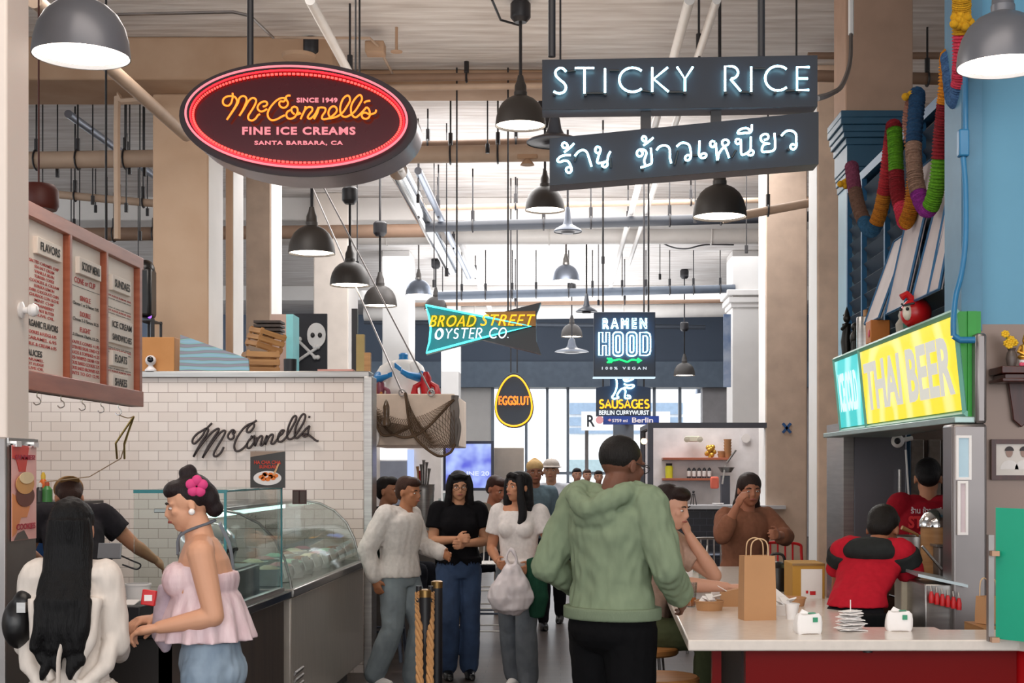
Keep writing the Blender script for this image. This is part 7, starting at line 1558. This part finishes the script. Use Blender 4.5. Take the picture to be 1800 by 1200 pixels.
# 3 man in green hoodie
p = Person('person in a sage green hoodie and black trousers, back to the camera', 1076, 6.0, 142, 1.77, '6a4434', .007)
p.set(head=(0, -.07, 1.55), neck=(0, -.0, 1.44), hp=12, hy=-12, LS=(.18, 0, 1.40), RS=(-.18, 0, 1.40), LE=(.27, .08, 1.14), LW=(.25, -.14, 1.03), RE=(-.27, .0, 1.14), RW=(-.22, -.16, 1.03), w=1.05, sh=1.08, RC=.7, LC=.4)
p.body(); hood = cloth('7c8a71', (1, 1, .4), 30)
def hd(b):
    k = p.k
    b.tube(crom([Vector(v)*k for v in ((.1, -.08, 1.42), (.13, .02, 1.45), (.1, .11, 1.43), (0, .15, 1.38), (-.1, .11, 1.43), (-.13, .02, 1.45), (-.1, -.08, 1.42))], 5), .045, 12); b.ball(Vector((0, .12, 1.36))*k, (.11, .05, .07), 16)
p.pants(cloth('0e0e10'), e=.02); p.top('hoodie', hood, e=.03, zlo=.2, flare=.01, fold=.018, extra=hd, sl=.02, bottom=.95)
L = p.torso_rings(.03)[0]; m = M().loft([ell(Vector((L[1].x, L[1].y, z*p.k)), L[2]+.03, L[3]+.03, L[4], 28) for z in (.935, .985)]); pobj('waistband', m, cloth('73806a', (8, 8, 1), 60), p.T, .008, 3)
p.hair(buzz, hm('1a1614'), .006, (.001, 60, 1)).glasses()
def beard(h): h.ball((0, -.03, -.062), (.056, .062, .036), 16); h.ball((0, -.058, -.08), (.035, .032, .022), 12)
p.hair(beard, hm('1a1414'), .006, (.001, 50, 1), 'beard')
# 4 server behind the left counter
p = Person('person in a dark T-shirt and brown cap bending behind the left counter', 130, 8.6, 205, 1.72, 'b98062', .009)
p.set(pelvis=(0, .1, .92), waist=(0, .04, 1.07), chest=(0, -.08, 1.22), neck=(0, -.17, 1.33), head=(0, -.27, 1.4), hp=38, LS=(.18, -.12, 1.3), RS=(-.18, -.12, 1.3), LE=(.25, -.2, 1.08), LW=(.12, -.38, .98), RE=(-.36, -.1, 1.12), RW=(-.5, -.22, 1.02), w=1.05)
p.body().pants(cloth('2c3e5c')).top('t_shirt', cloth('2b282c'), e=.025, sleeve='short', sl=.02, fold=.012, bottom=.8)
p.hair(short_hair, hm('3a241c'), .008)
def cap(h): h.ball((0, .015, .07), (.09, .1, .065), 20); h.loft([ell((0, .11, .06), .06, .05), ell((0, .115, .05), .06, .05)])
p.hair(cap, cloth('8a6844'), .008, None, 'cap')
# 5 walker in white sweatshirt
p = Person('person in a white sweatshirt and pale jeans, leftmost of the walking group', 702, 10.3, 62, 1.56, 'a8704f', .009)
p.set(pelvis=(0, 0, .93), chest=(0, -.02, 1.27), neck=(0, -.05, 1.41), head=(0, -.09, 1.56), hp=8, LE=(.25, -.04, 1.14), LW=(.16, -.3, 1.08), RE=(-.24, .14, 1.12), RW=(-.22, .08, .9), LK=(.09, -.14, .52), LA=(.09, -.06, .09), RK=(-.09, .0, .5), RA=(-.09, .18, .12), w=1.05)
p.body().shoes(paper, 'sneaker').pants(mat('pale denim', '8b979c', .85, scale=8, h2='757f86'), e=.014, name='jeans', wide=.02).top('sweatshirt', cloth('d6cfca'), e=.03, sl=.025, fold=.014, bottom=.9)
p.hair(short_hair, hm('3a2218'), .008)
# 6 woman in black, long hair, glasses
p = Person('person in a black top and blue jeans with long dark hair and glasses, walking', 806, 10.9, 12, 1.58, 'bd8868', .008)
p.set(hp=10, LE=(.22, -.02, 1.13), LW=(.02, -.24, 1.12), RE=(-.22, -.02, 1.13), RW=(-.05, -.25, 1.16), LK=(.09, -.04, .5), RK=(-.09, -.1, .5), LC=1.1, RC=1.1, bust=.9, w=1.03)
p.body().shoes(blackp).pants(mat('mid blue denim', '34496b', .85, scale=8, h2='243550'), e=.012, name='jeans', wide=.02).top('black_top', cloth('111013'), e=.02, sleeve='short', sl=.02, fold=.008, bottom=1.0)
p.hair(long_hair(.3, .1, .05, True), hm('0e0b0e'), .007).glasses()
# 7 woman in white tee with bag
p = Person('person in a white T-shirt and grey jeans carrying a white bag', 912, 10.3, -14, 1.58, 'b87f60', .008)
p.set(hy=-38, LE=(.25, .0, 1.12), LW=(.16, -.22, 1.0), RE=(-.23, .02, 1.1), RW=(-.1, -.24, 1.02), LK=(.09, -.12, .51), LA=(.09, -.05, .09), RK=(-.08, .02, .5), RA=(-.07, .12, .1), LC=.9, RC=1.2, bust=1.0)
p.body().shoes(paper, 'sneaker').pants(mat('grey denim', '70757c', .85, scale=8, h2='5c626a'), e=.014, name='jeans', wide=.02).top('t_shirt', cloth('ddd5d2'), e=.012, sleeve='short', sl=.016, fold=.006, bottom=1.02, zhi=.97)
p.hair(long_hair(.2, .09, .03, True), hm('100d10'), .007)
wb = thing('plastic_bag', 'full white plastic carrier bag held by the person in the white T-shirt', 'bag', P(898, 1070, 9.95)); wb.location = P(898, 1070, 9.95)
m = M().loft([ell((0, 0, -.04), .05, .04), ell((0, 0, 0), .13, .09), ell((0, 0, .08), .165, .1), ell((0, 0, .17), .14, .09), ell((.01, 0, .26), .08, .05), ell((.01, 0, .31), .045, .03)]).tube(crom([(.0, 0, .28), (-.03, 0, .35), (.0, 0, .42), (.04, 0, .35), (.02, 0, .28)], 4), .012, 8)
pobj('body', m, mat('white plastic film', 'ddd3d6', .35, bump=.2), wb, .009, 2, (.018, 13, .6))
gc = thing('green_jacket', 'dark green jacket over the arm of the person in the white T-shirt', 'jacket', P(945, 1040, 10.05)); gc.location = P(943, 1035, 10.02)
pobj('cloth', M().tube([(-.02, 0, .22), (.0, 0, .1), (.01, 0, -.06), (0, 0, -.2)], [.05, .075, .08, .05], 12, flat=.6), cloth('1f4434'), gc, .009, 2, (.015, 14, .4))
# 8 far pair with hats
p = Person('person in a tan knitted hat walking behind the group, left of two hat wearers', 940, 14.2, 8, 1.68, '8a5a44', .011)
p.body().shoes(blackp).pants(cloth('1c1c22')).top('jacket', cloth('5c6e78'), e=.025, sl=.02)
p.hair(lambda h: (h.ball((0, .015, .07), (.09, .1, .075), 16), h.ball((0, .02, .13), (.04, .04, .03), 10)), cloth('c8a878'), .01, None, 'hat')
p = Person('person in a pale hat and white shirt, right of two hat wearers', 969, 14.9, -5, 1.70, 'b08468', .011)
p.set(LE=(.24, 0, 1.14)).body().shoes(blackp).pants(cloth('18181c')).top('shirt', cloth('c8ccd6'), e=.025, sl=.02)
p.hair(lambda h: (h.ball((0, .015, .07), (.09, .1, .07), 16), h.loft([ell((0, 0, .04), .12, .13), ell((0, 0, .05), .12, .13)])), cloth('b8b0aa'), .01, None, 'hat')
obj('bag_strap', M().tube(crom([(-.12, -.02, 1.43), (-.04, -.15, 1.3), (.12, -.13, 1.05)], 4), .014, 6), cloth('5c4a44'), p.T, local=True)
# 9 diners at the oyster bar
def sit(label, px, Y, yaw, H, sk, z=0, seat=.62, lean=0, **kw):
    p = Person(label, px, Y, yaw, H, sk, .010); d = seat+.08-.93
    q = {n: tuple(Vector(p.J[n])+Vector((0, -lean*(max(0, (p.J[n][2]-.93))), d))) for n in ('pelvis', 'waist', 'chest', 'neck', 'head', 'LS', 'RS', 'LE', 'RE', 'LW', 'RW', 'LH', 'RH')}
    p.J.update(q); p.J.update(LK=(.1, -.42, seat+.07), LA=(.1, -.38, seat-.36), RK=(-.1, -.42, seat+.07), RA=(-.1, -.38, seat-.36)); p.J.update(kw); return p
p = sit('person in a brown striped shirt seated at the oyster bar', 848, 13.4, 50, 1.7, 'a86a50', seat=.68, lean=.25, hp=22)
p.set(LE=(.22, -.2, 1.08), LW=(.1, -.38, 1.08), RE=(-.22, -.2, 1.08), RW=(-.1, -.38, 1.08)); p.body().pants(cloth('22242c')).top('shirt', cloth('8c8074', (1, 1, 8), 20), e=.022, sl=.018).hair(short_hair, hm('3a201a')).shoes(blackp)
metal_stool(848, 13.5, 'dark bar stool under the diner in the striped shirt', sm, .7)
p = sit('person in a dark top drinking at the far left end of the oyster bar', 668, 11.95, 70, 1.68, 'b07a5c', seat=.7, lean=.1)
p.set(LE=(.2, -.2, 1.25), LW=(.08, -.22, 1.42), RE=(-.22, -.15, 1.1), RW=(-.1, -.36, 1.08), LC=1.1); p.body().pants(cloth('22242c')).top('top', cloth('16201e'), e=.02, sleeve='short', sl=.018).hair(short_hair, hm('1c1412')).shoes(blackp)
metal_stool(668, 12.0, 'dark bar stool under the diner at the far left of the oyster bar', sm, .7)
# 10 distant people
for px, Y, H, lb, cs, hc in [(1014, 23, 1.62, 'far off person in dark clothes before the big windows, left of two', '2c3448', '1c1a1c'), (1032, 25, 1.6, 'far off person in a pale shirt before the big windows, right of two', 'c8ccd0', '4a3830'), (1052, 24, 1.58, 'far off person in grey just left of the man in the green hoodie', '6a6e76', '241c1c'), (925, 20, 1.55, 'far off person partly hidden behind the pair of hat wearers', '8a8e98', '3a2a24')]:
    p = Person(lb, px, Y, 10, H, 'a87a62', .016); p.body().shoes(blackp).pants(cloth('24262e')).top('shirt', cloth(cs), e=.025, sl=.02).hair(short_hair, hm(hc))
# 11 diners at the right counter
p = sit('person resting head on hand, seated at the white counter beside the green hoodie', 1133, 7.75, 62, 1.70, 'cf9c84', seat=.66, lean=.22, hp=14)
p.set(LE=(.2, -.33, 1.02), LW=(.1, -.22, 1.24), LD=(-.3, .3, 1), LN=(0, 1, 0), RE=(-.2, -.3, 1.0), RW=(-.12, -.52, .99), RN=(0, 0, -1), LC=.9, RC=.5); p.body().pants(cloth('4a5038')).top('top', cloth('b89c8c'), e=.02, sleeve='short', sl=.02).hair(short_hair, hm('261614'), .008).shoes(blackp)
# 12 diner beyond the paper bag
p = sit('person in a brown top seated beyond the counter end, behind the paper carrier bag', 1305, 10.6, 20, 1.74, 'a86e54', seat=.68, lean=.15, hp=8, hy=-10)
p.set(LE=(.24, -.2, 1.08), LW=(.1, -.36, 1.1), RE=(-.26, -.2, 1.1), RW=(-.2, -.3, 1.3), LC=1, RC=1, w=1.05); p.body().pants(cloth('2a2624')).top('top', cloth('8a5c48'), e=.024, sl=.02, sleeve='three').hair(long_hair(.16, .09, .03), hm('2c1c18'), .009).shoes(blackp)
metal_stool(1305, 10.7, 'dark bar stool under the diner in the brown top', sm, .7)
# 13 worker in black and red, 14 worker in red T-shirt
p = Person('person in a black and red top bending over behind the right counter', 1512, 7.0, 150, 1.68, '9a6448', .009)
p.set(pelvis=(0, .12, .86), waist=(0, .02, 1.0), chest=(0, -.16, 1.12), neck=(0, -.28, 1.22), head=(0, -.38, 1.3), hp=30, LS=(.155, -.2, 1.2), RS=(-.155, -.2, 1.2), LE=(.22, -.3, 1.0), LW=(.26, -.46, .92), RE=(-.2, -.3, 1.0), RW=(-.16, -.48, .92), LH=(.085, .1, .86), RH=(-.085, .1, .86), w=.84)
p.body().pants(cloth('16161a')).shoes(blackp).top('red_top', cloth('b01c2c'), e=.028, sleeve='short', sl=.022, fold=.012, zlo=.3)
c = p.j('chest'); n_ = p.j('neck'); b = M(); b.ball(c.lerp(n_, .55)+Vector((0, .03, .03)), (.165, .11, .07), 20)
for q in ('L', 'R'): b.tube([p.j(q+'S'), p.j(q+'S').lerp(p.j(q+'E'), .35)], [.082, .078], 14)
pobj('black_yoke', b, cloth('2a2c2c'), p.T, .009, 3, (.008, 14, .5))
b = M().loft([ell(p.j('pelvis')+Vector((0, 0, z)), .175, .14) for z in (-.35, -.1, .06)]); pobj('apron', b, cloth('101214'), p.T, .01, 3, (.01, 14, .3))
p.hair(short_hair, hm('17120f'), .008)
p = Person('person in a dark red T-shirt with lettering on the back, in the stall kitchen', 1632, 8.75, 168, 1.68, 'b07a5c', .008)
p.set(hp=22, head=(0, -.05, 1.555), neck=(0, -.01, 1.42), w=1.12, LE=(.26, -.1, 1.14), LW=(.2, -.32, 1.05), RE=(-.26, -.1, 1.14), RW=(-.2, -.32, 1.05)); p.body().pants(cloth('18181c')).shoes(blackp).top('t_shirt', cloth('8c1422'), e=.03, sleeve='short', sl=.03, fold=.006, bottom=.85).hair(short_hair, hm('141012'), .008)
bk_ = .185
m = M().text('STICKY', (.125, bk_-.012, 1.245), (-.25, 0, 0), (0, 0, .075), off=.04, ext=.02).text('RICE', (.12, bk_-.018, 1.15), (-.19, 0, 0), (0, 0, .075), off=.04, ext=.02); obj('shirt_lettering', m, mat('shirt print red', 'e02a30', .7), p.T, local=True)
m = M().text('ร้าน ข้าวเหนียว', (.11, bk_-.016, 1.335), (-.22, 0, 0), (0, 0, .04), off=.02, ext=.02); obj('shirt_thai_lettering', m, mat('shirt print white', 'd8c8cc', .7), p.T, local=True)
